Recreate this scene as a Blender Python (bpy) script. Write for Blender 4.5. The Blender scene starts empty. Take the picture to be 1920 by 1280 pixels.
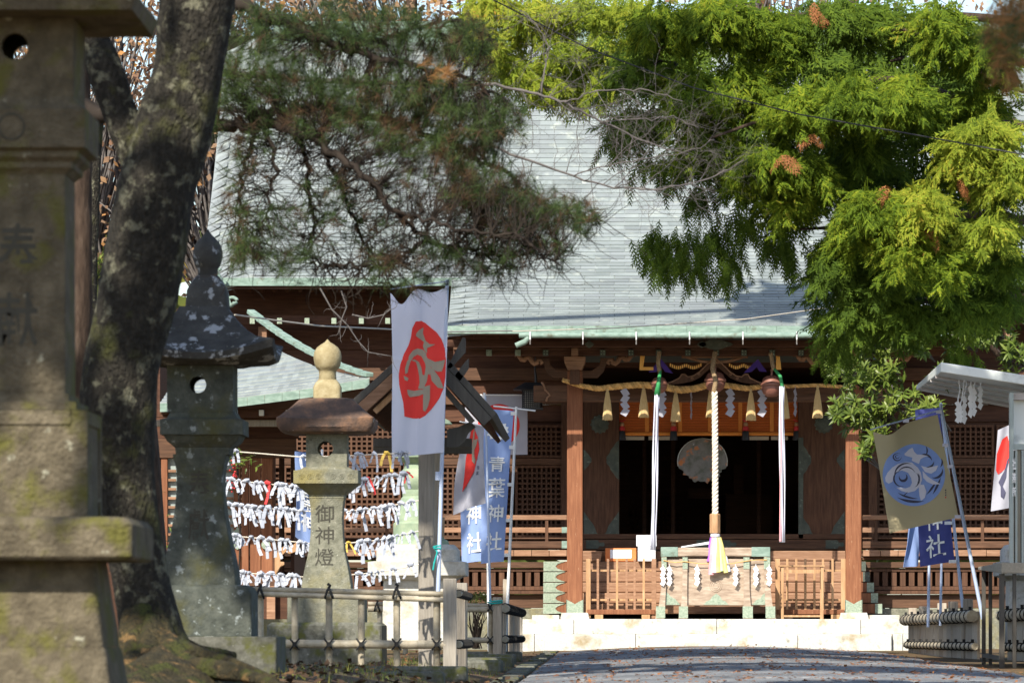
import bpy, math, random
import numpy as np
from mathutils import Vector, Matrix
from mathutils.geometry import delaunay_2d_cdt, tessellate_polygon

random.seed(7)
RNG = np.random.default_rng(7)
sc = bpy.context.scene
col = sc.collection
R = math.radians

# ------------------------------------------------------------------ camera, sky, sun, exposure
F, U0, V0 = 10000.0, 1150.0, 1195.0          # focal length in photo pixels, vanishing point
cam_d = bpy.data.cameras.new('camera')
cam = bpy.data.objects.new('camera', cam_d)
col.objects.link(cam)
cam.location = (0, 0, 0)
cam.rotation_euler = (R(90), 0, 0)
cam_d.sensor_width = 36
cam_d.lens = F / 1920 * 36
cam_d.shift_x = (960 - U0) / 1920
cam_d.shift_y = (V0 - 640) / 1920
cam_d.clip_start = 1
cam_d.clip_end = 2000
cam_d.dof.use_dof = True
cam_d.dof.focus_distance = 88
cam_d.dof.aperture_fstop = 11
sc.camera = cam

SUN_EL, SUN_AZ = 40.0, 22.0                   # sun behind the camera and to its left
ce = math.cos(R(SUN_EL))
SUN_DIR = Vector((math.sin(R(SUN_AZ)) * ce, math.cos(R(SUN_AZ)) * ce, -math.sin(R(SUN_EL))))
w = bpy.data.worlds.new('World')
sc.world = w
w.use_nodes = True
nt = w.node_tree
sky = nt.nodes.new('ShaderNodeTexSky')
sky.sky_type = 'NISHITA'
sky.sun_disc = False
sky.sun_elevation = R(SUN_EL)
sky.sun_rotation = R(180 + SUN_AZ)
bg = nt.nodes['Background']
nt.links.new(sky.outputs[0], bg.inputs[0])
bg.inputs[1].default_value = 0.115
sun_d = bpy.data.lights.new('sun', 'SUN')
sun_d.energy = 4.6
sun_d.angle = R(0.5)
sun_d.color = (1.0, 0.93, 0.80)
sun = bpy.data.objects.new('sun', sun_d)
col.objects.link(sun)
sun.rotation_euler = SUN_DIR.to_track_quat('-Z', 'Y').to_euler()
sun.location = (-20, -40, 60)
sc.view_settings.view_transform = 'Standard'
sc.view_settings.look = 'None'
sc.view_settings.gamma = 1
sc.view_settings.use_curve_mapping = False
sc.view_settings.exposure = 0.9
sc.cycles.use_denoising = True
sc.cycles.max_bounces = 8
sc.cycles.transparent_max_bounces = 4
sc.cycles.use_adaptive_sampling = False

# ------------------------------------------------------------------ helpers
def P(u, v, Y): return Vector(((u - U0) / F * Y, Y, (V0 - v) / F * Y))
def XX(u, Y): return (u - U0) / F * Y
def ZZ(v, Y): return (V0 - v) / F * Y

WOFF = {}                                      # world offset of every object that has children
def base_of(parent): return WOFF.get(parent.name, Vector((0, 0, 0))) if parent else Vector((0, 0, 0))

def tag(o, label=None, cat=None, group=None, kind=None):
    if label: o['label'] = label
    if cat: o['category'] = cat
    if group: o['group'] = group
    if kind: o['kind'] = kind
    return o

def thing(name, label, cat, loc, group=None):
    o = bpy.data.objects.new(name, None)
    col.objects.link(o)
    o.location = loc
    o.empty_display_size = .2
    WOFF[o.name] = Vector(loc)
    return tag(o, label, cat, group)

def link(name, me, parent=None, off=None):
    o = bpy.data.objects.new(name, me)
    col.objects.link(o)
    if parent:
        o.parent = parent
        WOFF[o.name] = base_of(parent).copy()
    else:
        WOFF[o.name] = Vector((0, 0, 0))
    return o

def copy_tree(o, parent=None, label=None, group=None):
    c = o.copy()
    col.objects.link(c)
    if parent: c.parent = parent
    if label: c['label'] = label
    if group: c['group'] = group
    for ch in list(o.children):
        copy_tree(ch, c)
    return c

class MB:
    def __init__(s):
        s.v, s.f, s.m = [], [], []
    def add(s, vs, fs, mi=0):
        b = len(s.v)
        s.v += [tuple(p) for p in vs]
        s.f += [tuple(b + i for i in f) for f in fs]
        s.m += [mi] * len(fs)
        return s
    def box(s, x0, x1, y0, y1, z0, z1, mi=0):
        vs = [(x, y, z) for x in (x0, x1) for y in (y0, y1) for z in (z0, z1)]
        return s.add(vs, [(0, 1, 3, 2), (4, 6, 7, 5), (0, 4, 5, 1), (2, 3, 7, 6), (0, 2, 6, 4), (1, 5, 7, 3)], mi)
    def hexa(s, bot, top, mi=0):               # two quads (lists of four points)
        return s.add(list(bot) + list(top), [(3, 2, 1, 0), (4, 5, 6, 7), (0, 1, 5, 4), (1, 2, 6, 5), (2, 3, 7, 6), (3, 0, 4, 7)], mi)
    def beam(s, a, b, wx, wz, mi=0, up=(0, 0, 1)):
        a, b = Vector(a), Vector(b)
        d = (b - a).normalized()
        u = Vector(up)
        if abs(d.dot(u)) > .98: u = Vector((0, 1, 0))
        sd = d.cross(u).normalized() * wx / 2
        uu = sd.cross(d).normalized() * wz / 2
        q = lambda c: [c - sd - uu, c + sd - uu, c + sd + uu, c - sd + uu]
        return s.hexa(q(a), q(b), mi)
    def tube(s, pts, r, n=8, mi=0, cap=True, squash=1):
        pts = [Vector(p) for p in pts]
        k = len(pts)
        rs = r if hasattr(r, '__len__') else [r] * k
        vs = []
        prev = None
        for i, p in enumerate(pts):
            d = (pts[min(i + 1, k - 1)] - pts[max(i - 1, 0)])
            d = d.normalized() if d.length > 1e-9 else Vector((0, 0, 1))
            if prev is None:
                a = d.cross(Vector((0, 0, 1)))
                if a.length < .05: a = d.cross(Vector((1, 0, 0)))
            else:
                a = prev - d * prev.dot(d)
            a.normalize(); prev = a
            b = d.cross(a)
            for j in range(n):
                t = 2 * math.pi * j / n
                vs.append(p + (a * math.cos(t) + b * math.sin(t) * squash) * rs[i])
        fs = [(i * n + j, i * n + (j + 1) % n, (i + 1) * n + (j + 1) % n, (i + 1) * n + j) for i in range(k - 1) for j in range(n)]
        if cap:
            fs += [tuple(range(n - 1, -1, -1)), tuple((k - 1) * n + j for j in range(n))]
        return s.add(vs, fs, mi)
    def lathe(s, prof, c, n=24, mi=0, axis='z'):
        vs = []
        for r, h in prof:
            for j in range(n):
                t = 2 * math.pi * j / n
                a, b = math.cos(t) * r, math.sin(t) * r
                if axis == 'z': vs.append((c[0] + a, c[1] + b, c[2] + h))
                else: vs.append((c[0] + a, c[1] + h, c[2] + b))
        k = len(prof)
        fs = [(i * n + j, i * n + (j + 1) % n, (i + 1) * n + (j + 1) % n, (i + 1) * n + j) for i in range(k - 1) for j in range(n)]
        fs += [tuple(range(n - 1, -1, -1)), tuple((k - 1) * n + j for j in range(n))]
        return s.add(vs, fs, mi)
    def sqloft(s, prof, cx, cy, nc=3, mi=0, lift=0, seg=1):      # prof: (z, half, corner radius); lift raises corners
        vs = []
        m = None
        for item in prof:
            z, h, r = item[:3]
            lf = item[3] if len(item) > 3 else 0
            ring = []
            for q in range(4):
                a0 = q * math.pi / 2
                sx = 1 if q in (0, 3) else -1
                sy = 1 if q in (0, 1) else -1
                for j in range(nc + 1):
                    t = a0 + (math.pi / 2) * j / nc
                    ring.append((cx + sx * (h - r) + r * math.cos(t), cy + sy * (h - r) + r * math.sin(t), z + lf))
                nq = (q + 1) % 4               # points along the side, lifted less in the middle
                sx2 = 1 if nq in (0, 3) else -1
                sy2 = 1 if nq in (0, 1) else -1
                t = a0 + math.pi / 2
                pa = (cx + sx * (h - r) + r * math.cos(t), cy + sy * (h - r) + r * math.sin(t))
                pb = (cx + sx2 * (h - r) + r * math.cos(t), cy + sy2 * (h - r) + r * math.sin(t))
                for j in range(1, 6):
                    e = j / 6
                    bow = abs(2 * e - 1) ** 2
                    ring.append((pa[0] + (pb[0] - pa[0]) * e, pa[1] + (pb[1] - pa[1]) * e, z + lf * bow))
            m = len(ring)
            vs += ring
        k = len(prof)
        fs = [(i * m + j, i * m + (j + 1) % m, (i + 1) * m + (j + 1) % m, (i + 1) * m + j) for i in range(k - 1) for j in range(m)]
        fs += [tuple(range(m - 1, -1, -1)), tuple((k - 1) * m + j for j in range(m))]
        return s.add(vs, fs, mi)
    def prism(s, poly, y0, y1, mi=0):          # poly in (x, z), extruded along y
        n = len(poly)
        ar = sum(poly[i][0] * poly[(i + 1) % n][1] - poly[(i + 1) % n][0] * poly[i][1] for i in range(n))
        if ar < 0: poly = poly[::-1]
        vs = [(x, y0, z) for x, z in poly] + [(x, y1, z) for x, z in poly]
        tr = tessellate_polygon([[Vector((x, z, 0)) for x, z in poly]])
        fs = []
        for t in tr:
            a, b, c = t
            cr = (poly[b][0] - poly[a][0]) * (poly[c][1] - poly[a][1]) - (poly[c][0] - poly[a][0]) * (poly[b][1] - poly[a][1])
            if cr < 0: b, c = c, b
            fs.append((a, b, c)); fs.append((n + a, n + c, n + b))
        fs += [(i, n + i, n + (i + 1) % n, (i + 1) % n) for i in range(n)]
        fs = [f if len(f) == 3 else f[::-1] for f in fs]
        return s.add(vs, fs, mi)
    def holebox(s, x0, x1, y0, y1, z0, z1, cx, cz, r, n=24, mi=0):   # box with a round hole through along y
        def sq(t):
            c, q = math.cos(t), math.sin(t)
            k = 1e9
            if c > 1e-9: k = min(k, (x1 - cx) / c)
            if c < -1e-9: k = min(k, (x0 - cx) / c)
            if q > 1e-9: k = min(k, (z1 - cz) / q)
            if q < -1e-9: k = min(k, (z0 - cz) / q)
            return cx + c * k, cz + q * k
        ts = [2 * math.pi * i / n for i in range(n)] + [math.atan2(z - cz, x - cx) % (2 * math.pi) for x in (x0, x1) for z in (z0, z1)]
        ts = sorted(set(round(t, 6) for t in ts))
        n = len(ts)
        vs = []
        for y in (y0, y1):
            vs += [(cx + r * math.cos(t), y, cz + r * math.sin(t)) for t in ts]
            vs += [(sq(t)[0], y, sq(t)[1]) for t in ts]
        fs = []
        for i in range(n):
            j = (i + 1) % n
            fs += [(i, j, n + j, n + i), (2 * n + j, 2 * n + i, 3 * n + i, 3 * n + j), (j, i, 2 * n + i, 2 * n + j), (n + i, n + j, 3 * n + j, 3 * n + i)]
        return s.add(vs, fs, mi)
    def mesh(s, name, mats, off=(0, 0, 0), smooth=False):
        me = bpy.data.meshes.new(name)
        o = Vector(off)
        me.from_pydata([Vector(p) - o for p in s.v], [], s.f)
        for m in (mats if isinstance(mats, (list, tuple)) else [mats]): me.materials.append(m)
        if any(s.m): me.polygons.foreach_set('material_index', s.m)
        if smooth: me.polygons.foreach_set('use_smooth', [True] * len(me.polygons))
        me.update()
        return me
    def build(s, name, mats, parent=None, smooth=False, bev=0, sharp=None, fix=False):
        me = s.mesh(name, mats, base_of(parent), smooth)
        o = link(name, me, parent)
        if fix: fixn(me)
        if bev:
            b = o.modifiers.new('bevel', 'BEVEL')
            b.width = bev; b.segments = 2; b.limit_method = 'ANGLE'; b.angle_limit = R(40)
        if sharp is not None: me.set_sharp_from_angle(angle=R(sharp))
        return o

import bmesh
def fixn(me):
    bm = bmesh.new(); bm.from_mesh(me)
    bmesh.ops.recalc_face_normals(bm, faces=bm.faces)
    bm.to_mesh(me); bm.free()

def np_mesh(name, V, T, mat, parent=None, smooth=False):
    me = bpy.data.meshes.new(name)
    V = np.asarray(V, dtype=np.float32) - np.array(base_of(parent), dtype=np.float32)
    T = np.asarray(T, dtype=np.int32)
    k = T.shape[1]
    me.vertices.add(len(V)); me.vertices.foreach_set('co', V.ravel())
    me.loops.add(T.size); me.loops.foreach_set('vertex_index', T.ravel())
    me.polygons.add(len(T))
    me.polygons.foreach_set('loop_start', np.arange(0, T.size, k, dtype=np.int32))
    if smooth: me.polygons.foreach_set('use_smooth', np.ones(len(T), dtype=bool))
    me.materials.append(mat)
    me.update(calc_edges=True)
    return link(name, me, parent)

def scatter(tv, tf, pos, ax, up, size):        # copies of a template: local x -> ax, z -> up
    ax = ax / np.linalg.norm(ax, axis=1, keepdims=True)
    sd = np.cross(up, ax); sd /= np.linalg.norm(sd, axis=1, keepdims=True) + 1e-9
    nz = np.cross(ax, sd)
    s = np.asarray(size).reshape(-1, 1, 1)
    V = pos[:, None, :] + s * (tv[None, :, 0:1] * ax[:, None, :] + tv[None, :, 1:2] * sd[:, None, :] + tv[None, :, 2:3] * nz[:, None, :])
    k = len(tv)
    T = tf[None, :, :] + (np.arange(len(pos)) * k)[:, None, None]
    return V.reshape(-1, 3), T.reshape(-1, tf.shape[1])

def tubes_np(paths, n=3):                       # paths: list of (pts (k,3), radii (k)); one joined mesh
    Vs, Ts, b = [], [], 0
    for pts, rs in paths:
        m = MB().tube(pts, rs, n, cap=False)
        Vs.append(np.array(m.v)); Ts.append(np.array(m.f) + b); b += len(m.v)
    return np.concatenate(Vs), np.concatenate(Ts)

# ------------------------------------------------------------------ materials
def mat(name, cols, scale=4, stretch=(1, 1, 1), rough=.85, bump=.25, bscale=None, island=0, orand=0, metal=0,
        trans=0, spots=None, spots2=None, spec=.3, rot=(0, 0, 0), contrast=.25, hue=0, bdist=.02, tcol=None):
    m = bpy.data.materials.new(name)
    m.use_nodes = True
    t = m.node_tree; N = t.nodes; L = t.links
    bs = N['Principled BSDF']
    out = N['Material Output']
    tc = N.new('ShaderNodeTexCoord')
    mp = N.new('ShaderNodeMapping')
    mp.inputs['Scale'].default_value = stretch
    mp.inputs['Rotation'].default_value = rot
    L.new(tc.outputs['Object'], mp.inputs['Vector'])
    vec = mp.outputs['Vector']
    oi = None
    if orand:
        oi = N.new('ShaderNodeObjectInfo')
        va = N.new('ShaderNodeVectorMath'); va.operation = 'SCALE'
        va.inputs[0].default_value = (17, 31, 23)
        L.new(oi.outputs['Random'], va.inputs['Scale'])
        vb = N.new('ShaderNodeVectorMath'); vb.operation = 'ADD'
        L.new(vec, vb.inputs[0]); L.new(va.outputs[0], vb.inputs[1])
        vec = vb.outputs[0]
    nz = N.new('ShaderNodeTexNoise')
    nz.inputs['Scale'].default_value = scale
    nz.inputs['Detail'].default_value = 8
    nz.inputs['Roughness'].default_value = .62
    L.new(vec, nz.inputs['Vector'])
    cr = N.new('ShaderNodeValToRGB')
    el = cr.color_ramp.elements
    k = len(cols)
    lo, hi = .5 - contrast, .5 + contrast
    for i, c in enumerate(cols):
        p = lo + (hi - lo) * (i / (k - 1) if k > 1 else 0)
        if i < 2: e = el[i]; e.position = p
        else: e = el.new(p)
        e.color = (*c, 1)
    if k == 1: el[1].color = (*cols[0], 1)
    L.new(nz.outputs['Fac'], cr.inputs['Fac'])
    c_out = cr.outputs['Color']
    for sp in (spots, spots2):
        if not sp: continue
        sc_, s_scale, thr = sp[0], sp[1], sp[2]
        soft = sp[3] if len(sp) > 3 else .04
        n2 = N.new('ShaderNodeTexNoise'); n2.inputs['Scale'].default_value = s_scale
        n2.inputs['Detail'].default_value = 6; n2.inputs['Roughness'].default_value = .6
        v2 = N.new('ShaderNodeVectorMath'); v2.operation = 'ADD'
        v2.inputs[1].default_value = (s_scale * 3.1, 5.7, thr * 20)
        L.new(tc.outputs['Object'] if not orand else vec, v2.inputs[0]); L.new(v2.outputs[0], n2.inputs['Vector'])
        r2 = N.new('ShaderNodeMapRange'); r2.inputs['From Min'].default_value = thr - soft; r2.inputs['From Max'].default_value = thr + soft
        L.new(n2.outputs['Fac'], r2.inputs['Value'])
        mx = N.new('ShaderNodeMix'); mx.data_type = 'RGBA'
        L.new(r2.outputs['Result'], mx.inputs['Factor']); L.new(c_out, mx.inputs[6]); mx.inputs[7].default_value = (*sc_, 1)
        c_out = mx.outputs[2]
    if island or orand:
        if island:
            g = N.new('ShaderNodeNewGeometry'); src = g.outputs['Random Per Island']; amt = island
        else:
            src = oi.outputs['Random']; amt = orand
        mr = N.new('ShaderNodeMapRange'); mr.inputs['To Min'].default_value = 1 - amt; mr.inputs['To Max'].default_value = 1 + amt
        L.new(src, mr.inputs['Value'])
        hs = N.new('ShaderNodeHueSaturation')
        L.new(mr.outputs['Result'], hs.inputs['Value']); L.new(c_out, hs.inputs['Color'])
        if hue:
            mh = N.new('ShaderNodeMapRange'); mh.inputs['To Min'].default_value = .5 - hue; mh.inputs['To Max'].default_value = .5 + hue
            L.new(src, mh.inputs['Value']); L.new(mh.outputs['Result'], hs.inputs['Hue'])
        c_out = hs.outputs['Color']
    L.new(c_out, bs.inputs['Base Color'])
    bs.inputs['Roughness'].default_value = rough
    bs.inputs['Metallic'].default_value = metal
    bs.inputs['Specular IOR Level'].default_value = spec
    if bump:
        nb = nz
        if bscale:
            nb = N.new('ShaderNodeTexNoise'); nb.inputs['Scale'].default_value = bscale
            nb.inputs['Detail'].default_value = 6
            L.new(vec, nb.inputs['Vector'])
        bp = N.new('ShaderNodeBump'); bp.inputs['Strength'].default_value = bump; bp.inputs['Distance'].default_value = bdist
        L.new(nb.outputs['Fac'], bp.inputs['Height']); L.new(bp.outputs['Normal'], bs.inputs['Normal'])
    if trans:
        tr = N.new('ShaderNodeBsdfTranslucent')
        if tcol: tr.inputs['Color'].default_value = (*tcol, 1)
        else: L.new(c_out, tr.inputs['Color'])
        ms = N.new('ShaderNodeMixShader'); ms.inputs['Fac'].default_value = trans
        L.new(bs.outputs[0], ms.inputs[1]); L.new(tr.outputs[0], ms.inputs[2]); L.new(ms.outputs[0], out.inputs['Surface'])
    return m

def leafmat(name, ramp, rough=.5, trans=.35, spec=.3):     # colour picked per leaf / spray
    m = bpy.data.materials.new(name); m.use_nodes = True
    t = m.node_tree; N = t.nodes; L = t.links
    bs = N['Principled BSDF']; out = N['Material Output']
    g = N.new('ShaderNodeNewGeometry')
    tc = N.new('ShaderNodeTexCoord')
    nz = N.new('ShaderNodeTexNoise'); nz.inputs['Scale'].default_value = .9; nz.inputs['Detail'].default_value = 3
    L.new(tc.outputs['Object'], nz.inputs['Vector'])
    mr = N.new('ShaderNodeMapRange'); mr.inputs['From Min'].default_value = .3; mr.inputs['From Max'].default_value = .7
    L.new(nz.outputs['Fac'], mr.inputs['Value'])
    ad = N.new('ShaderNodeMix'); ad.data_type = 'FLOAT'; ad.inputs['Factor'].default_value = .4
    L.new(g.outputs['Random Per Island'], ad.inputs[2]); L.new(mr.outputs['Result'], ad.inputs[3])
    cr = N.new('ShaderNodeValToRGB')
    el = cr.color_ramp.elements
    for i, (p, c) in enumerate(ramp):
        e = el[i] if i < 2 else el.new(p)
        e.position = p; e.color = (*c, 1)
    L.new(ad.outputs[0], cr.inputs['Fac'])
    L.new(cr.outputs[0], bs.inputs['Base Color'])
    bs.inputs['Roughness'].default_value = rough
    bs.inputs['Specular IOR Level'].default_value = spec
    tr = N.new('ShaderNodeBsdfTranslucent')
    L.new(cr.outputs[0], tr.inputs['Color'])
    ms = N.new('ShaderNodeMixShader'); ms.inputs['Fac'].default_value = trans
    L.new(bs.outputs[0], ms.inputs[1]); L.new(tr.outputs[0], ms.inputs[2]); L.new(ms.outputs[0], out.inputs['Surface'])
    return m

K = {}
K['wood'] = mat('brown_wood', [(.05, .023, .013), (.09, .043, .024), (.135, .067, .037)], 3, (9, 9, .9), .75, .25, orand=.16)
K['woodh'] = mat('brown_wood_level', [(.05, .025, .014), (.093, .047, .027), (.145, .074, .042)], 3, (.7, 9, 9), .75, .25, orand=.16)
K['red_wood'] = mat('reddish_wood', [(.13, .047, .022), (.20, .077, .036), (.27, .118, .058)], 3, (9, 9, .7), .7, .25, orand=.12, spots=((.42, .27, .16), 9, .69, .02))
K['dark_wood'] = mat('dark_wood', [(.045, .018, .010), (.075, .032, .018), (.11, .05, .028)], 3, (.8, 8, 8), .75, .2, orand=.15)
K['board'] = mat('weathered_board', [(.17, .088, .05), (.26, .145, .088), (.36, .22, .145)], 4, (.8, 8, 8), .8, .3, orand=.15)
K['pale_wood'] = mat('pale_wood', [(.27, .15, .075), (.39, .23, .12), (.49, .32, .19)], 3, (6, 6, 1), .7, .2, orand=.1)
K['box_wood'] = mat('box_wood', [(.18, .125, .09), (.34, .265, .205), (.50, .43, .35)], 3.2, (1, 6, 5), .8, .3)
K['grey_wood'] = mat('grey_wood', [(.20, .18, .15), (.30, .27, .23), (.38, .35, .30)], 4, (12, 12, .7), .9, .4, orand=.12)
K['slat_wood'] = mat('fence_slat_wood', [(.22, .19, .15), (.34, .29, .23), (.44, .38, .31)], 4, (12, 12, .8), .9, .4, orand=.2)
K['bamboo'] = mat('bamboo', [(.24, .205, .145), (.35, .305, .225), (.43, .39, .305)], 5, (3, 3, 3), .5, .1, orand=.15, spots=((.14, .12, .09), 9, .68, .06))
K['rope_black'] = mat('black_cord', [(.012, .012, .013), (.03, .03, .03)], 30, rough=.9)
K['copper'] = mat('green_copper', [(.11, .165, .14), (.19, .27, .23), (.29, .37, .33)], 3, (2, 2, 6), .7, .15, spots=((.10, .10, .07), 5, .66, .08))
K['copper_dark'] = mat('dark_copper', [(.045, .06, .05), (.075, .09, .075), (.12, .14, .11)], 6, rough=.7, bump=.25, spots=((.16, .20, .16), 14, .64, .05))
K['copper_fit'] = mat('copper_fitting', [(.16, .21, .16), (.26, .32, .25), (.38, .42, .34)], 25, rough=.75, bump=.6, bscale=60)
K['plate'] = mat('roof_copper_plate', [(.17, .197, .197), (.222, .252, .25), (.28, .31, .303)], 1.6, rough=.5, bump=.08, orand=.16, spec=.45, spots=((.20, .22, .23), .8, .55, .12), spots2=((.33, .36, .33), 3.5, .64, .06))
K['plates'] = mat('roof_copper_plates', [(.17, .197, .197), (.222, .252, .25), (.28, .31, .303)], 1.6, rough=.5, bump=.08, island=.16, spec=.45, spots=((.20, .22, .23), .8, .55, .12), spots2=((.33, .36, .33), 3.5, .64, .06))
K['granite'] = mat('white_granite', [(.40, .39, .36), (.51, .50, .465), (.60, .59, .555)], 30, rough=.85, bump=.3, orand=.09, spots=((.30, .235, .13), 2.6, .62, .09), spots2=((.24, .24, .2), 7, .66, .06))
K['path'] = mat('path_stone', [(.09, .094, .10), (.155, .16, .168), (.23, .235, .24)], 9, rough=.8, bump=.7, bdist=.03, orand=.2, spots=((.20, .115, .06), 2.2, .66, .06))
K['curb'] = mat('curb_stone', [(.055, .055, .045), (.11, .11, .09), (.18, .18, .155)], 20, rough=.9, bump=.5, orand=.15, spots=((.085, .09, .025), 6, .56, .07), spots2=((.26, .26, .22), 24, .68, .03))
K['soil'] = mat('soil', [(.055, .038, .024), (.11, .072, .04), (.17, .11, .06)], 9, rough=.95, bump=.9, bscale=26, bdist=.05, spots=((.06, .085, .02), .9, .58, .1), spots2=((.22, .11, .045), 7, .58, .06))
K['stone_brown'] = mat('mossy_brown_stone', [(.05, .041, .027), (.10, .083, .055), (.17, .143, .098)], 12, rough=.95, bump=.8, bscale=60, spots=((.095, .09, .022), 5, .56, .07), spots2=((.30, .29, .22), 13, .68, .03))
K['stone_dark'] = mat('dark_green_stone', [(.032, .037, .032), (.062, .07, .06), (.10, .108, .092)], 14, rough=.92, bump=.5, bscale=50, spots=((.24, .27, .27), 15, .63, .035), spots2=((.07, .07, .03), 3, .6, .08))
K['stone_roof'] = mat('black_lichen_stone', [(.028, .028, .027), (.05, .05, .048), (.08, .08, .075)], 6, rough=.92, bump=.5, bscale=40, spots=((.30, .32, .34), 9, .60, .025), spots2=((.2, .19, .15), 22, .68, .03))
K['stone_yellow'] = mat('ochre_stone', [(.21, .165, .085), (.29, .24, .135), (.37, .32, .20)], 14, rough=.92, bump=.3, bscale=60, spots=((.55, .52, .42), 30, .70, .03))
K['stone_grey'] = mat('speckled_grey_stone', [(.10, .10, .075), (.17, .17, .13), (.25, .24, .19)], 16, rough=.92, bump=.5, bscale=60, spots=((.40, .40, .34), 40, .67, .03), spots2=((.22, .19, .08), 2, .6, .1))
K['stone_rust'] = mat('rusty_brown_stone', [(.045, .038, .036), (.11, .072, .056), (.24, .13, .075)], 7, rough=.9, bump=.4, bscale=40, spots=((.42, .44, .42), 9, .68, .015))
K['bronze'] = mat('green_bronze', [(.14, .20, .14), (.24, .31, .22), (.38, .44, .30)], 5, rough=.7, bump=.3, spots=((.48, .44, .22), 9, .68, .05))
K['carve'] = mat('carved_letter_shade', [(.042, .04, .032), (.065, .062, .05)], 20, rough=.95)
K['white_cloth'] = mat('white_cloth', [(.66, .68, .80), (.70, .72, .84)], 2, rough=.8, bump=.05, trans=.18)  # bluish tint put into the white to imitate skylit shade
K['shade_grey_cloth'] = mat('shade_grey_white_cloth', [(.36, .36, .42), (.42, .42, .48)], 2, rough=.8, bump=.05, trans=.12)  # white cloth greyed in its colour to stand in for shade
K['blue_cloth'] = mat('blue_cloth', [(.24, .34, .62), (.29, .40, .69)], 1.2, rough=.75, bump=.05, trans=.15)
K['navy_cloth'] = mat('navy_cloth', [(.055, .065, .24), (.08, .095, .32)], 1.2, rough=.75, bump=.05, trans=.1)
K['gold_cloth'] = mat('gold_cloth', [(.48, .41, .25), (.54, .47, .30)], 1.2, rough=.6, bump=.05, trans=.12)
K['red_print'] = mat('red_print', [(.66, .035, .03), (.70, .045, .035)], 3, rough=.75, bump=0)
K['taupe_print'] = mat('taupe_print', [(.28, .24, .18), (.32, .27, .21)], 3, rough=.75, bump=0)
K['white_print'] = mat('white_print', [(.80, .80, .78), (.84, .84, .82)], 3, rough=.75, bump=0)
K['blue_print'] = mat('blue_print', [(.20, .31, .68), (.28, .40, .76)], 5, rough=.75, bump=0)
K['ink_print'] = mat('dark_ink_print', [(.05, .05, .09), (.07, .07, .12)], 5, rough=.75, bump=0)
K['lilac_print'] = mat('lilac_print', [(.62, .62, .76), (.68, .68, .8)], 5, rough=.75, bump=0)
K['pole'] = mat('pale_blue_pole', [(.36, .43, .60), (.42, .50, .66)], 3, rough=.35, bump=0, spec=.5)
K['pole_white'] = mat('white_pole', [(.72, .73, .74), (.8, .8, .8)], 3, rough=.35, bump=0, spec=.5)
K['teal'] = mat('teal_cord', [(.01, .28, .27), (.02, .38, .36)], 20, rough=.7)
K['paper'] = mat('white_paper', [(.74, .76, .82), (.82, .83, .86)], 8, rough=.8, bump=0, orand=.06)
K['fortune'] = mat('shade_grey_fortune_paper', [(.34, .37, .45), (.46, .49, .56)], 8, rough=.85, bump=0, orand=.1)  # white paper darkened and blued in colour to imitate shade
K['paper_gold'] = mat('gold_paper', [(.55, .37, .06), (.66, .48, .12)], 8, rough=.6, bump=0, orand=.08)
K['paper_red'] = mat('red_paper', [(.5, .03, .035), (.62, .06, .06)], 8, rough=.7, bump=0, orand=.08)
K['straw'] = mat('straw_rope', [(.42, .23, .07), (.56, .34, .12), (.66, .44, .18)], 20, rough=.8, bump=.4, island=.4)
K['tassel'] = mat('straw_tassel', [(.45, .30, .12), (.58, .42, .2), (.68, .53, .29)], 8, (20, 20, 1), .85, .6)
K['rope_white'] = mat('white_rope', [(.60, .54, .45), (.72, .66, .57)], 15, rough=.85, bump=.3, island=.2)
K['rope_brown'] = mat('brown_frayed_rope', [(.14, .09, .05), (.26, .18, .10), (.36, .27, .17)], 30, rough=.9, bump=.5)
K['bell'] = mat('brown_bell_metal', [(.15, .06, .045), (.21, .09, .065), (.27, .13, .09)], 5, rough=.5, bump=.1, metal=.2, spec=.5)
K['green_cloth'] = mat('green_cloth', [(.03, .22, .07), (.05, .30, .11)], 5, rough=.7)
K['gold'] = mat('gold_metal', [(.75, .36, .06), (.85, .48, .12)], 5, rough=.4, bump=0, metal=.3, spec=.6)
K['purple'] = mat('purple_cloth', [(.05, .025, .20), (.08, .04, .28)], 4, rough=.8)
K['blind'] = mat('orange_blind', [(.50, .115, .025), (.64, .18, .04)], 6, (1, 1, 40), .7, .4)
K['orange_band'] = mat('orange_band', [(.72, .24, .04), (.80, .32, .07)], 30, rough=.7)
K['black_metal'] = mat('black_metal', [(.018, .02, .024), (.035, .038, .044)], 8, rough=.5, bump=.1, spec=.5)
K['white_paint'] = mat('white_metal', [(.62, .66, .64), (.72, .75, .73)], 2, rough=.5, bump=.05, spots=((.42, .44, .42), 2.4, .62, .06))
K['grey_paint'] = mat('grey_green_frame', [(.24, .29, .28), (.32, .37, .36)], 4, rough=.4, bump=.05, spec=.5)
K['tin'] = mat('soffit_sheet', [(.40, .37, .36), (.5, .47, .46)], 3, rough=.6, bump=.05)
K['dark_frame'] = mat('dark_table_wood', [(.055, .05, .045), (.09, .085, .075)], 4, (8, 8, 1), .8, .2)
K['table_top'] = mat('table_board', [(.22, .20, .16), (.33, .30, .25)], 4, (8, 1, 8), .8, .2)
K['wire'] = mat('pale_wire', [(.42, .38, .32), (.5, .46, .4)], 9, rough=.6)
K['wire_dark'] = mat('dark_wire', [(.03, .03, .03), (.05, .05, .05)], 9, rough=.6)
K['bark'] = mat('lichen_bark', [(.009, .008, .006), (.024, .021, .016), (.06, .053, .04)], 16, (1.6, 1.6, .8), .95, 1.0, bdist=.06, bscale=38, spots=((.155, .15, .105), 11, .60, .05), spots2=((.07, .072, .02), 3, .62, .07))
K['bark_brown'] = mat('brown_bark', [(.022, .014, .010), (.055, .036, .026), (.10, .072, .054)], 9, (3, 3, .8), .95, .8)
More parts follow.
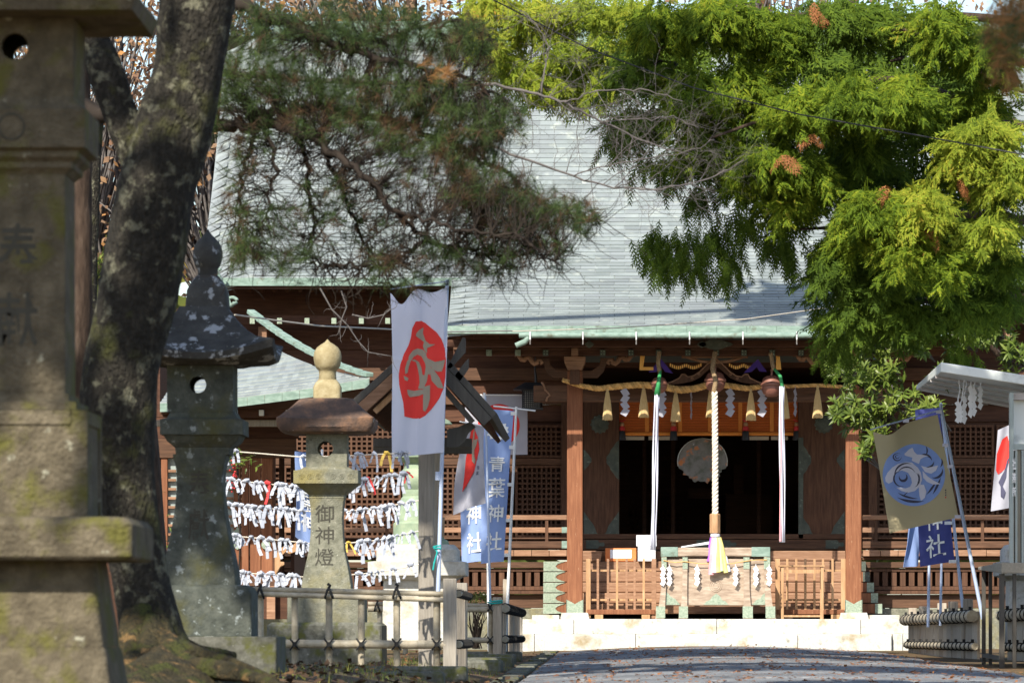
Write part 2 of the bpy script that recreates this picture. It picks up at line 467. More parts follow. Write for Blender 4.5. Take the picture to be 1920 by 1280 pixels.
K['root'] = mat('mossy_root', [(.018, .015, .009), (.042, .035, .016), (.10, .07, .03)], 16, rough=.95, bump=1, bdist=.06, bscale=45, spots=((.05, .055, .012), 6, .55, .05), spots2=((.19, .115, .045), 9, .62, .04))
K['twig'] = mat('grey_twig', [(.075, .066, .062), (.16, .145, .14)], 6, rough=.9, bump=0)
K['twig_dark'] = mat('dark_pine_twig', [(.014, .010, .008), (.034, .025, .019)], 6, rough=.9, bump=0)
K['glass'] = mat('grey_glass', [(.10, .12, .14), (.16, .18, .2)], 2, rough=.12, bump=0, spec=.6)
K['shoji'] = mat('shoji_paper', [(.74, .70, .62), (.8, .76, .68)], 5, rough=.9, bump=0, trans=.4)
K['orange_box'] = mat('orange_box', [(.60, .17, .05), (.68, .22, .07)], 5, rough=.6)
K['disc'] = mat('marbled_disc', [(.05, .06, .045), (.11, .12, .10), (.20, .20, .20), (.13, .15, .12)], 5, rough=.45, bump=.3, spec=.5, spots=((.55, .19, .05), 4.2, .6, .03), spots2=((.42, .42, .5), 5.5, .66, .03))
# ------------------------------------------------------------------ ground, path, steps
def zc(Y): return -.17 - (95 - Y) * .00485
def zpath(x, Y): return zc(Y) + .05 - .1 * ((x - 1.75) / 2.7) ** 2
def zground(x, Y):
    z = zc(min(Y, 97)) - .07
    if x < -1.3:
        k = min(1, (-1.3 - x) / .8)
        z = z * (1 - k) + k * (-.28 if Y > 30 else -.28)
    if Y < 26: z -= (26 - Y) * .035
    if Y > 97: z = -.2
    return z
g = MB()
xs = [-400, -150, -60, -30, -15] + [-9 + .6 * i for i in range(16)] + [1, 3, 5.0, 6, 7, 8, 10, 14, 20, 40, 80, 200, 400]
ys = [-60, -20, 0, 6, 12] + list(range(16, 100, 3)) + [104, 112, 125, 150, 200, 300, 500, 800]
rr = random.Random(3)
gv = [(x, y, zground(x, y) + (rr.uniform(-.02, .02) if -9 < x < 0 and y < 95 else 0)) for y in ys for x in xs]
nx = len(xs)
g.add(gv, [(j * nx + i, j * nx + i + 1, (j + 1) * nx + i + 1, (j + 1) * nx + i) for j in range(len(ys) - 1) for i in range(nx - 1)])
tag(g.build('ground', K['soil'], smooth=True), kind='structure')

pb = MB()
py_ = [40 + 1.5 * i for i in range(38)]
px_ = [-.95 + 5.4 * i / 10 for i in range(11)]
pv = [(x, y, zpath(x, y) - .03) for y in py_ for x in px_]
pb.add(pv, [(j * 11 + i, j * 11 + i + 1, (j + 1) * 11 + i + 1, (j + 1) * 11 + i) for j in range(37) for i in range(10)])
path = tag(pb.build('stone_path', K['soil'], smooth=True), kind='structure')
y = 41.0; cnt = 0; JT = []
while y < 95.6 and cnt < 290:
    d = rr.uniform(.85, 1.25)
    x = -.95
    JT.append((-.9, y, 4.4, y))
    while x < 4.4:
        ww = rr.uniform(.6, 1.15)
        x1 = min(4.45, x + ww)
        if 4.45 - x1 < .35: x1 = 4.45
        gp = .035
        m = MB()
        n = 4
        def top(a, b, h):
            X_ = x + gp + (x1 - x - 2 * gp) * a; Y_ = y + gp + (d - 2 * gp) * b
            return (X_, Y_, zpath(X_, Y_) + h)
        hb = rr.uniform(-.006, .010)
        rows = []
        for b in (0, .04, .5, .96, 1):
            rows.append([top(a, b, hb + rr.uniform(-.004, .004) - (.012 if a in (0, 1) or b in (0, 1) else 0)) for a in (0, .04, .5, .96, 1)])
        vs = [p for r_ in rows for p in r_]
        fs = [(j * 5 + i, j * 5 + i + 1, (j + 1) * 5 + i + 1, (j + 1) * 5 + i) for j in range(4) for i in range(4)]
        per = [0, 1, 2, 3, 4, 9, 14, 19, 24, 23, 22, 21, 20, 15, 10, 5]
        nb = len(vs)
        vs += [(vs[i][0], vs[i][1], vs[i][2] - .09) for i in per]
        for q in range(16):
            fs.append((per[q], nb + q, nb + (q + 1) % 16, per[(q + 1) % 16]))
        m.add(vs, fs)
        m.build('paving_stone', K['path'], path)
        cnt += 1
        JT.append((x1, y, x1, y + d))
        x = x1
    y += d
# kerb stones along the left side of the path, and flat stones by the fence
y = 44.0
while y < 94:
    d = rr.uniform(1.4, 2.2)
    x0 = -1.2 + rr.uniform(-.02, .02)
    z = zpath(-.95, y) + .005
    m = MB().box(x0, -.965, y, y + d - .03, z - .2, z + rr.uniform(-.01, .015))
    m.build('kerb_stone', K['curb'], path, bev=.02)
    y += d
for (x0, x1, Y0, Y1, z) in ((-2.35, -1.28, 74.2, 75.0, -.19), (-2.3, -1.3, 70.6, 71.5, -.215), (-2.4, -1.25, 66.5, 67.4, -.245), (-1.9, -1.3, 62, 63.2, -.26),
                            (-3.6, -1.35, 49.2, 49.6, -.262), (-3.2, -1.5, 47.2, 47.6, -.30)):
    MB().box(x0, x1, Y0, Y1, z - .15, z).build('flat_stone', K['curb'], path, bev=.03)

st = bpy.data.objects.new('stone_steps', None); col.objects.link(st); st.location = (1.9, 97.5, -.2)
WOFF['stone_steps'] = Vector((1.9, 97.5, -.2)); st['kind'] = 'structure'
def block_row(us, Y0, Y1, z0, z1, name='granite_block'):
    xsn = [XX(u, Y0) for u in us]
    for a, b in zip(xsn, xsn[1:]):
        MB().box(a + .004, b - .004, Y0 + rr.uniform(0, .004), Y1, z0, z1 + rr.uniform(-.003, .003)).build(name, K['granite'], st, bev=.012)
YA = 96.8
block_row([976, 1002, 1192, 1500, 1674, 1693, 1720, 1760], YA + .12, YA + .7, ZZ(1222, YA), ZZ(1188, YA))
block_row([1021, 1192, 1496, 1672], YA, YA + .115, ZZ(1222, YA), ZZ(1188, YA) - .004)
YB = 97.3
block_row([976, 1076, 1344, 1614, 1704], YB, YB + .9, ZZ(1188, YB), ZZ(1160, YB))
MB().box(XX(978, 98.2), XX(1704, 98.2), 98.21, 106, -.25, ZZ(1160, 98.2) - .004).build('platform_slab', K['granite'], st)
zt = ZZ(1160, 98.2)
for cx in (-.72, 4.5):
    q = MB()
    hexb = [(cx - .28, 99.7, zt - .003), (cx + .28, 99.7, zt - .003), (cx + .28, 100.3, zt - .003), (cx - .28, 100.3, zt - .003)]
    hext = [(cx - .245, 99.74, .47), (cx + .245, 99.74, .47), (cx + .245, 100.26, .47), (cx - .245, 100.26, .47)]
    q.hexa(hexb, hext).build('pillar_plinth', K['granite'], st, bev=.012, fix=True)
for (a, b) in ((-1.52, -1.01), (4.79, 5.35)):
    MB().box(a, b, 99.6, 101.2, zt - .002, .425).build('granite_block', K['granite'], st, bev=.012)

# ------------------------------------------------------------------ shrine hall
hall = thing('shrine_hall', 'large dark wooden shrine hall with pale green copper roof behind the stone steps', 'shrine', (1.9, 100, -.2))
CX = 1.9
# roof profile
prof = [(98.0, .0583 * 98.0)]
ds = .05
s = 0
while prof[-1][1] / prof[-1][0] < .1130:
    a = R(13 + 37 * min(1, s / 14) ** .75)
    prof.append((prof[-1][0] + math.cos(a) * ds, prof[-1][1] + math.sin(a) * ds)); s += ds
prof = np.array(prof)
S_TOT = (len(prof) - 1) * ds
def rp(s_):
    i = min(len(prof) - 2, max(0, int(s_ / ds))); t = s_ / ds - i
    p = prof[i] * (1 - t) + prof[i + 1] * t
    d = prof[i + 1] - prof[i]
    return p[0], p[1], math.atan2(d[1], d[0])
s_main = next(i for i in range(len(prof)) if prof[i][0] > 101.0) * ds
XK0, XK1, XM0, XM1 = -3.06, 6.86, -7.9, 11.7
def drop(x, s_):
    d = 0
    if s_ > s_main:
        e = min(x - XM0, XM1 - x)
        if e < 1.1: d = .42 * ((1.1 - e) / 1.1) ** 2
    else:
        e = min(x - XK0, XK1 - x)
        if e < .5: d = .05 * ((.5 - e) / .5) ** 2
    return d
def roof_slab(x0, x1, s0, s1, n):
    m = MB(); cols_ = [x0 + (x1 - x0) * i / n for i in range(n + 1)]
    ss = [s0 + (s1 - s0) * j / 24 for j in range(25)]
    tp, bt = [], []
    for s_ in ss:
        Y_, Z_, a = rp(s_)
        for x in cols_:
            z = Z_ - drop(x, s_)
            tp.append((x, Y_, z)); bt.append((x, Y_ + .14 * math.sin(a), z - .14))
    k = n + 1
    N_ = len(tp)
    fs = [(j * k + i, j * k + i + 1, (j + 1) * k + i + 1, (j + 1) * k + i) for j in range(24) for i in range(n)]
    fs += [tuple(N_ + q for q in f[::-1]) for f in fs]
    rim = [i for i in range(n)]
    fs += [(i + 1, i, N_ + i, N_ + i + 1) for i in range(n)]
    fs += [(24 * k + i, 24 * k + i + 1, N_ + 24 * k + i + 1, N_ + 24 * k + i) for i in range(n)]
    for j in range(24):
        fs += [(j * k, (j + 1) * k, N_ + (j + 1) * k, N_ + j * k), ((j + 1) * k + n, j * k + n, N_ + j * k + n, N_ + (j + 1) * k + n)]
    m.add(tp + bt, fs)
    return m
rm = roof_slab(XM0, XM1, s_main + .02, S_TOT, 40)
rk = roof_slab(XK0, XK1, 0, s_main + .05, 20)
rm.add(rk.v, rk.f)
roof = rm.build('roof', K['plates'], hall)
# plates
E_, W_ = .165, .56
rows = int(S_TOT / E_)
plates = []
for r_ in range(rows):
    s_ = r_ * E_
    x0, x1 = (XK0, XK1) if s_ < s_main else (XM0, XM1)
    x = x0 - (W_ / 2 if r_ % 2 else 0)
    while x < x1 - .01:
        a, b = max(x, x0), min(x + W_, x1)
        if b - a > .05: plates.append((a, b, s_))
        x += W_
def plate_geo(w_):
    g_ = .007
    x0, x1 = -w_ / 2 + g_, w_ / 2 - g_
    bot = [(x0, 0, 0), (x1, 0, 0), (x1, E_ + .03, 0), (x0, E_ + .03, 0)]
    top = [(x0, -.004, .018), (x1, -.004, .018), (x1, E_ + .03, .004), (x0, E_ + .03, .004)]
    return bot, top
pm = MB(); bot, top = plate_geo(W_); pm.hexa(bot, top)
plate_me = pm.mesh('roof_plate', K['plate'])
full = [p for p in plates if abs(p[1] - p[0] - W_) < 1e-6]
def scr(p):
    Y_, Z_, a = rp(p[2]); x = (p[0] + p[1]) / 2
    return U0 + x / Y_ * F, V0 - Z_ / Y_ * F
full.sort(key=lambda p: ((scr(p)[0] - 1130) / 1.25) ** 2 + (scr(p)[1] - 440) ** 2)
chosen = set(full[:300])
stuff = MB()
off = base_of(roof)
for p in plates:
    Y_, Z_, a = rp(p[2]); x = (p[0] + p[1]) / 2
    z = Z_ - drop(x, p[2]) + .004
    if p in chosen:
        o = bpy.data.objects.new('roof_plate', plate_me); col.objects.link(o)
        o.parent = roof
        o.location = Vector((x, Y_, z)) - off
        o.rotation_euler = (a + rr.uniform(-.006, .006), rr.uniform(-.003, .003), 0)
    else:
        b_, t_ = plate_geo(p[1] - p[0])
        M_ = Matrix.Translation((x, Y_, z)) @ Matrix.Rotation(a + rr.uniform(-.006, .006), 4, 'X')
        dl = [drop(x + q[0], p[2]) - drop(x, p[2]) for q in b_]
        f_ = lambda L_: [M_ @ Vector((q[0], q[1], q[2] - d_)) for q, d_ in zip(L_, dl)]
        stuff.hexa(f_(b_), f_(t_))
so = stuff.build('roof_plates', K['plates'], roof); so['kind'] = 'stuff'
# ridge beam of the roof
MB().box(XM0 + 1, XM1 - 1, prof[-1][0] - .2, prof[-1][0] + .5, prof[-1][1] - .3, prof[-1][1] + .25).build('roof_ridge', K['copper'], hall, bev=.04)
# back slope of roof so that it closes
MB().add([(XM0, prof[-1][0] + .3, prof[-1][1]), (XM1, prof[-1][0] + .3, prof[-1][1]), (XM1, 126, 5.6), (XM0, 126, 5.6)], [(0, 1, 2, 3)]).build('roof_back_slope', K['plates'], hall)
# fascias
zk = prof[0][1]; ym, zm, _ = rp(s_main + .02)
for i in range(18):
    a = XK0 + (XK1 - XK0) * i / 18; b = XK0 + (XK1 - XK0) * (i + 1) / 18
    MB().box(a + .003, b - .003, 97.97, 98.03, zk - .13, zk + .01).build('eave_fascia', K['copper'], hall)
for i in range(14):
    a = XM0 + .3 + (XM1 - XM0 - .6) * i / 14; b = XM0 + .3 + (XM1 - XM0 - .6) * (i + 1) / 14
    MB().box(a + .003, b - .003, ym - .03, ym + .03, zm - .15, zm + .0).build('eave_fascia', K['copper'], hall)
# scroll ornament at the left end of the roof
def scroll(cx, cz, Y, k, parent):
    pts = []
    m = MB()
    for i in range(26):
        t = i / 25
        a = t * 4.2 * math.pi / 2 + .4
        r_ = .11 * k * (1 - .75 * t)
        pts.append(Vector((cx + math.cos(a) * r_, Y, cz + math.sin(a) * r_)))
    m.tube(pts, [.035 * k * (1 - .5 * i / 25) for i in range(26)], 6)
    return m
m = MB()
Ys = 100.7
for (u, v, k) in ((404, 512, 1.0), (416, 536, .8), (434, 568, 1.1)):
    sc_ = scroll(XX(u, Ys), ZZ(v, Ys), Ys, k, None); m.add(sc_.v, sc_.f)
path_ = [P(u, v, Ys) for u, v in ((398, 500), (406, 520), (414, 538), (420, 552), (430, 574), (445, 566))]
m.tube(path_, [.06, .09, .10, .09, .07, .03], 8)
m.build('scroll_ornament', K['copper'], hall, smooth=True)

# soffits
MB().hexa([(XK0 + .05, 98.04, zk - .16), (XK1 - .05, 98.04, zk - .16), (XK1 - .05, 102.6, zk + .45), (XK0 + .05, 102.6, zk + .45)],
          [(XK0 + .05, 98.04, zk - .10), (XK1 - .05, 98.04, zk - .10), (XK1 - .05, 102.6, zk + .51), (XK0 + .05, 102.6, zk + .51)]).build('eave_soffit', K['dark_wood'], hall)
for (a, b) in ((XM0 + .4, XK0), (XK1, XM1 - .4)):
    MB().hexa([(a, ym + .04, zm - .21), (b, ym + .04, zm - .21), (b, 103.4, zm + .2), (a, 103.4, zm + .2)],
              [(a, ym + .04, zm - .15), (b, ym + .04, zm - .15), (b, 103.4, zm + .26), (a, 103.4, zm + .26)]).build('eave_soffit', K['dark_wood'], hall)
# rafters under the eaves
rf = MB(); x = XK0 + .2
while x < XK1 - .1:
    rf.beam((x, 98.5, zk - .16), (x, 102.4, zk + .38), .07, .09); x += .24
for (a, b) in ((XM0 + .5, XK0 - .1), (XK1 + .1, XM1 - .5)):
    x = a
    while x < b:
        rf.beam((x, ym + .4, zm - .2), (x, 103.3, zm + .14), .07, .09); x += .24
o = rf.build('rafters', K['dark_wood'], hall); o['kind'] = 'stuff'
# gutter with hooks
Yg = 97.86
gz = ZZ(628.5, Yg)
gu = MB().tube([(XX(973, Yg), Yg, gz), (XK1, Yg, gz)], .052, 14)
gut = gu.build('gutter', K['copper'], hall, smooth=True, sharp=40)
for u in (994, 1093, 1193, 1293, 1393, 1494, 1594):
    MB().tube([P(u, 622, 97.79), P(u, 636, 97.79), P(u, 645, 97.9)], .012, 6).build('gutter_hook', K['pole_white'], gut)
MB().tube([P(991, 632, 97.86), P(985, 640, 97.86), P(967, 648, 97.86)], [.05, .055, .05], 12).build('downspout_stub', K['copper'], gut, smooth=True, sharp=40)

# kohai beams
def ubox(name, u0, u1, v0, v1, Y0, Y1, m_, parent=None, bev=.008, Yr=None):
    Yr = Yr or Y0
    return MB().box(XX(u0, Yr), XX(u1, Yr), Y0, Y1, ZZ(v1, Yr), ZZ(v0, Yr)).build(name, K[m_], parent or hall, bev=bev)
ubox('eave_beam', 835, 1845, 637, 650, 98.9, 99.1, 'dark_wood')
ubox('purlin', 850, 1830, 655, 666, 99.55, 99.8, 'dark_wood')
ubox('purlin_board', 850, 1830, 649, 655.5, 99.5, 99.7, 'woodh')
for u in (917, 971, 1023, 1130, 1183, 1235, 1290, 1343, 1395, 1448, 1502, 1556):
    m = MB().box(XX(u - 5.2, 99.5), XX(u + 5.2, 99.5), 99.44, 99.548, ZZ(667, 99.5), ZZ(655.5, 99.5))
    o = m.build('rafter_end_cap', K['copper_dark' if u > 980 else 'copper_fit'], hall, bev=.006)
    q = MB()
    for du in (-2.6, 2.6):
        for dv in (-2.6, 2.6):
            q.box(XX(u + du - 1, 99.43), XX(u + du + 1, 99.43), 99.433, 99.441, ZZ(661 + dv + 1, 99.43), ZZ(661 + dv - 1, 99.43))
    q.build('cap_stud', K['copper_fit'], o)
for (u, v, w_, h_) in ((1105, 645, 15, 12), (1316, 645, 15, 12), (1342, 645, 58, 18)):
    pts = []
    for i in range(20):
        t = 2 * math.pi * i / 20; k = 1 + .12 * math.cos(4 * t)
        pts.append((XX(u + math.cos(t) * w_ / 2 * k, 98.8), ZZ(v + math.sin(t) * h_ / 2 * k, 98.8)))
    MB().prism(pts, 98.86, 98.895).build('beam_fitting', K['copper_dark'], hall)
ubox('tie_beam', 1000, 1682, 722, 753, 99.88, 100.12, 'woodh', bev=.02)
# pillars with copper shoes
for cx in (-.72, 4.5):
    pl = MB().box(cx - .148, cx + .148, 99.852, 100.148, .47, 5.0).build('pillar', K['red_wood'], hall, bev=.022)
    zz = [(-.158, .0), (-.158, .245), (-.075, .205), (0, .16), (.075, .205), (.158, .245), (.158, 0)]
    sh = MB()
    sh.prism([(cx + a, .471 + b) for a, b in zz], 99.838, 99.85)
    sh.box(cx - .162, cx - .15, 99.838, 100.16, .471, .71); sh.box(cx + .15, cx + .162, 99.838, 100.16, .471, .71)
    sh.build('pillar_shoe', K['copper_fit'], pl)
    # bracket block stack on the pillar
    b_ = MB()
    b_.hexa([(cx - .13, 99.6, 5.0), (cx + .13, 99.6, 5.0), (cx + .13, 100.3, 5.0), (cx - .13, 100.3, 5.0)],
            [(cx - .2, 99.55, 5.16), (cx + .2, 99.55, 5.16), (cx + .2, 100.35, 5.16), (cx - .2, 100.35, 5.16)])
    b_.box(cx - .2, cx + .2, 99.55, 100.35, 5.162, 5.25)
    br = b_.build('bracket_block', K['board'], hall, bev=.01)
    MB().box(cx - .065, cx + .065, 99.35, 100.2, 5.252, 5.40).build('bracket_nose', K['board'], br, bev=.01)
    MB().box(cx - .095, cx + .095, 99.42, 99.549, 4.72, 4.99).build('beam_nose', K['wood'], br, bev=.02)
    arm = []
    for sx in (-1, 1):
        pr = [(0, 4.86), (.30, 4.86), (.42, 4.98), (.46, 5.12), (.62, 5.16), (.62, 5.235), (.36, 5.235), (.34, 5.10), (.2, 5.0), (0, 5.0)]
        MB().prism([(cx + sx * (.12 + a), b) for a, b in pr], 99.86, 100.1).build('bracket_arm', K['woodh'], br, bev=.008, fix=True)
        crv = [Vector((cx + sx * (.60 + .55 * t), 99.9, 5.13 + .17 * t ** 1.0 + .05 * math.sin(t * 16))) for t in [i / 14 for i in range(15)]]
        MB().tube(crv, [.05] * 15, 8).build('carved_bracket_edge', K['board'], br, smooth=True)
# curved frog-leg strut in the middle
fl = [(0, 5.22), (.06, 5.20), (.16, 5.10), (.28, 4.98), (.40, 4.90), (.50, 4.88), (.56, 4.93), (.62, 4.93), (.66, 4.86), (.80, 4.79), (.95, 4.745)]
inn = [(.78, 4.745), (.6, 4.76), (.42, 4.80), (.28, 4.87), (.16, 4.98), (.06, 5.06), (0, 5.09)]
for sx in (-1, 1):
    poly = [(CX + sx * a, b) for a, b in fl] + [(CX + sx * a, b) for a, b in inn]
    fs_ = MB().prism(poly, 99.88, 100.0).build('frog_leg_strut', K['wood'], hall, fix=True)
    MB().tube([(CX + sx * a, 99.872, b) for a, b in fl], .014, 6).build('strut_edge', K['board'], fs_, smooth=True)
    for (dx, dz, r_) in ((.42, 4.845, .028), (.3, 4.93, .03)):
        pts = [(CX + sx * (dx + math.cos(a) * r_ * (1 - a / 11)), 99.872, dz + math.sin(a) * r_ * (1 - a / 11)) for a in [i * .6 for i in range(16)]]
        MB().tube(pts, .008, 5).build('strut_scroll', K['board'], fs_)
MB().box(CX - .62, CX + .62, 99.86, 99.99, 5.235, 5.275).build('strut_cap', K['board'], hall, bev=.012)
crv = [Vector((CX + .62 * math.sin(t), 99.9, 5.30 - .15 * math.cos(t) ** 2)) for t in [-1.5 + 3 * i / 16 for i in range(17)]]
MB().tube(crv, .03, 7).build('carved_cap_edge', K['board'], hall, smooth=True)

# ---- walls at Y = 102.6
YW = 102.6
def wallbox(name, u0, u1, v0, v1, m_='woodh', dy0=0, dy1=.12, bev=.006):
    return ubox(name, u0, u1, v0, v1, YW + dy0, YW + dy1, m_, bev=bev, Yr=YW)
spans = ((395, 1093), (1586, 2290))
for (a, b) in spans:
    for (v0, v1, dy, mt) in ((528, 618, .1, 'dark_wood'), (618, 655, .06, 'dark_wood'), (655, 690, .1, 'dark_wood'), (690, 713, -.06, 'woodh'), (713, 742, .06, 'dark_wood'), (742, 758, -.04, 'woodh'),
                             (758, 790, .08, 'dark_wood')):
        wallbox('wall_board', a, b, v0, v1, mt, dy, dy + .12)
    wallbox('lattice_backing', a, b, 789, 1030, 'dark_wood', .13, .2)
for xx in (-7.05, 10.75): MB().box(xx, xx + .1, 102.75, 124, -.2, 6.5).build('side_wall', K['dark_wood'], hall)
# caps on the eave purlin left and right
for (a, b) in ((XM0 + .5, XK0), (XK1, XM1 - .5)):
    MB().box(a, b, 101.75, 101.95, ZZ(608, 101.8), ZZ(592, 101.8)).build('purlin', K['dark_wood'], hall)
for u in (473, 524, 575.5, 626, 677.5, 727, 778, 829, 1872, 1923):
    ubox('rafter_end_cap', u - 4.6, u + 4.6, 596, 607, 101.6, 101.748, 'copper_fit', bev=.006)
for u in (492, 1890):
    b_ = ubox('bracket_block', u - 8, u + 8, 612, 640, 101.9, 102.5, 'board')
# lattice panels: frame + bars
def lattice(u0, u1, v0, v1, nx_, nz_, Y=YW, frame=.05, bw=.036, mt='wood'):
    x0, x1, z0, z1 = XX(u0, Y), XX(u1, Y), ZZ(v1, Y), ZZ(v0, Y)
    fr = MB()
    fr.box(x0, x0 + frame, Y - .03, Y + .06, z0, z1); fr.box(x1 - frame, x1, Y - .03, Y + .06, z0, z1)
    fr.box(x0 + frame, x1 - frame, Y - .028, Y + .06, z0, z0 + frame); fr.box(x0 + frame, x1 - frame, Y - .028, Y + .06, z1 - frame, z1)
    f_ = fr.build('lattice_panel', K[mt], hall, bev=.004)
    lv, lh = MB(), MB()
    for i in range(1, nx_):
        x = x0 + frame + (x1 - x0 - 2 * frame) * i / nx_
        lv.box(x - bw / 2, x + bw / 2, Y - .012, Y + .05, z0 + frame, z1 - frame)
    for i in range(1, nz_):
        z = z0 + frame + (z1 - z0 - 2 * frame) * i / nz_
        lh.box(x0 + frame, x1 - frame, Y - .007, Y + .048, z - bw / 2, z + bw / 2)
    a = lv.build('upright_bars', K[mt], f_); a['kind'] = 'stuff'
    b = lh.build('level_bars', K[mt], f_); b['kind'] = 'stuff'
for (a, b) in ((425, 528), (532, 640), (644, 752), (756, 864), (868, 962), (966, 1056)):
    n_ = round((b - a) / 10.3)
    lattice(a, b, 796, 858, n_, 6)
    wallbox('lattice_rail', a, b, 859, 871, 'woodh', -.045, .06)
    lattice(a, b, 872, 1008, n_, 13)
for (a, b) in ((1644, 1752), (1756, 1864), (1868, 1976)):
    n_ = round((b - a) / 10.3)
    lattice(a, b, 796, 858, n_, 6)
    wallbox('lattice_rail', a, b, 859, 871, 'woodh', -.045, .06)
    lattice(a, b, 872, 1008, n_, 13)
# posts beside the entrance
for u in (1062, 1640):
    ubox('wall_post', u - 9 if u < 1300 else u - 12, u + 12 if u < 1300 else u + 4, 755, 1032, YW - .12, YW + .1, 'wood', Yr=YW)
# folded door leaves beside the entrance, with copper fittings
def lobed(cx, cz, w_, h_, side):             # half palmette: straight edge on one side
    pts = []
    for i in range(21):
        t = -1 + 2 * i / 20
        base = (1 - abs(t)) ** .75
        pts.append((cx + side * w_ * (base * .88 + .12 * base * abs(math.sin(t * 9))), cz + t * h_))
    return pts + [(cx, cz + h_), (cx, cz - h_)][::1]
YD = 102.35
for k, (u0, u1) in enumerate(((1094, 1161), (1497, 1584))):
    dr = ubox('door', u0, u1, 748, 1010, YD, YD + .08, 'wood', Yr=YD)
    xa, xb = XX(u0, YD), XX(u1, YD)
    uc = (u0 + u1) / 2 - (3 if k == 0 else -4)
    q = MB()
    pts = []
    for i in range(48):
        t = 2 * math.pi * i / 48; r_ = .165 + (.018 if i % 4 < 2 else 0)
        pts.append((XX(uc, YD) + math.cos(t) * r_, ZZ(795, YD) + math.sin(t) * r_))
    q.prism(pts, YD - .022, YD - .003)
    q.lathe([(.115, -.05), (.15, -.035), (.15, -.022)], (XX(uc, YD), YD, ZZ(795, YD)), 24, axis='y')
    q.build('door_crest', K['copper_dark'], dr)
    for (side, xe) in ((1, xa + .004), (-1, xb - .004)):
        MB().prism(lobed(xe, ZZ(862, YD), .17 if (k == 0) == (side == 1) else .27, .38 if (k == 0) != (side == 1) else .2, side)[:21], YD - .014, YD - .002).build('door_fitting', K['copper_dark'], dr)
        tri = [(xe, ZZ(1009, YD)), (xe + side * .36, ZZ(1009, YD)), (xe + side * .25, ZZ(998, YD)), (xe + side * .2, ZZ(985, YD)), (xe + side * .10, ZZ(972, YD)), (xe, ZZ(958, YD))]
        MB().prism(tri, YD - .014, YD - .002).build('door_fitting', K['copper_dark'], dr)
    if k == 1:
        ubox('hinge_strip', 1497, 1506, 820, 1009, YD - .03, YD - .004, 'copper_dark', dr, bev=.003, Yr=YD)
# room inside the entrance
room = MB()
x0, x1 = XX(1150, 102.7), XX(1510, 102.7)
room.box(x0 - 2.5, x1 + 2.5, 102.75, 114, 1.9, 1.98)      # floor
room.build('room_floor', K['dark_wood'], hall)
MB().box(x0 - 2.5, x1 + 2.5, 102.75, 114, 5.2, 5.3).build('room_ceiling', K['dark_wood'], hall)
for xx in (x0 - 2.6, x1 + 2.5):
    MB().box(xx, xx + .1, 102.75, 114, 1.98, 5.2).build('room_side_wall', K['dark_wood'], hall)
YBk = 112.0
def bkbox(u0, u1, v0, v1, name='room_back_wall'):
    return ubox(name, u0, u1, v0, v1, YBk, YBk + .1, 'dark_wood', bev=0, Yr=YBk)
bkbox(1080, 1178, 735, 1030); bkbox(1178, 1282, 735, 955); bkbox(1178, 1282, 992, 1030); bkbox(1282, 1600, 735, 1030)
bars = MB()
for u in (1190, 1204, 1216, 1228, 1240, 1247, 1258, 1270):
    wdt = 9 if u in (1204, 1216) else 3.2
    bars.box(XX(u - wdt / 1.2, YBk), XX(u + wdt / 1.2, YBk), YBk + .01, YBk + .08, ZZ(992, YBk), ZZ(955, YBk))
for v in (965, 974, 983):
    bars.box(XX(1178, YBk), XX(1282, YBk), YBk + .02, YBk + .07, ZZ(v + 2, YBk), ZZ(v - 2, YBk))
o = bars.build('back_window_bars', K['dark_wood'], hall); o['kind'] = 'stuff'
MB().box(XX(1080, 114.5), XX(1600, 114.5), 114.5, 114.6, -.2, 5).build('window_backdrop', K['board'], hall)  # added backdrop that keeps the back window squares dim
for (u0, u1, v0, v1, nm) in ((1360, 1450, 925, 1000, 'altar_cabinet'), (1375, 1395, 870, 925, 'altar_stand'), (1290, 1345, 915, 935, 'altar_shelf')):
    ubox(nm, u0, u1, v0, v1, 109, 109.6, 'dark_wood', Yr=109)
for u in (1208, 1262, 1423, 1470):
    ubox('room_post', u - 4, u + 4, 735, 1005, 106.5, 106.7, 'dark_wood', Yr=106.5)
# sill boards below the opening
ubox('sill_board', 1093, 1586, 1000.5, 1010, YD - .03, YD + .25, 'woodh', Yr=YD)
sl = ubox('floor_beam', 1093, 1586, 1011, 1030, YD - .02, YD + .2, 'woodh', Yr=YD)
for u in (1113, 1320, 1360, 1562):
    pts = [(XX(u + a, YD), ZZ(1020 + b, YD)) for a, b in ((-14, -8), (8, -8), (11, -3), (19, -4), (21, 0), (19, 4), (11, 3), (8, 8), (-14, 8))]
    MB().prism(pts, YD - .035, YD - .021).build('beam_fitting', K['copper_dark'], sl, fix=True)

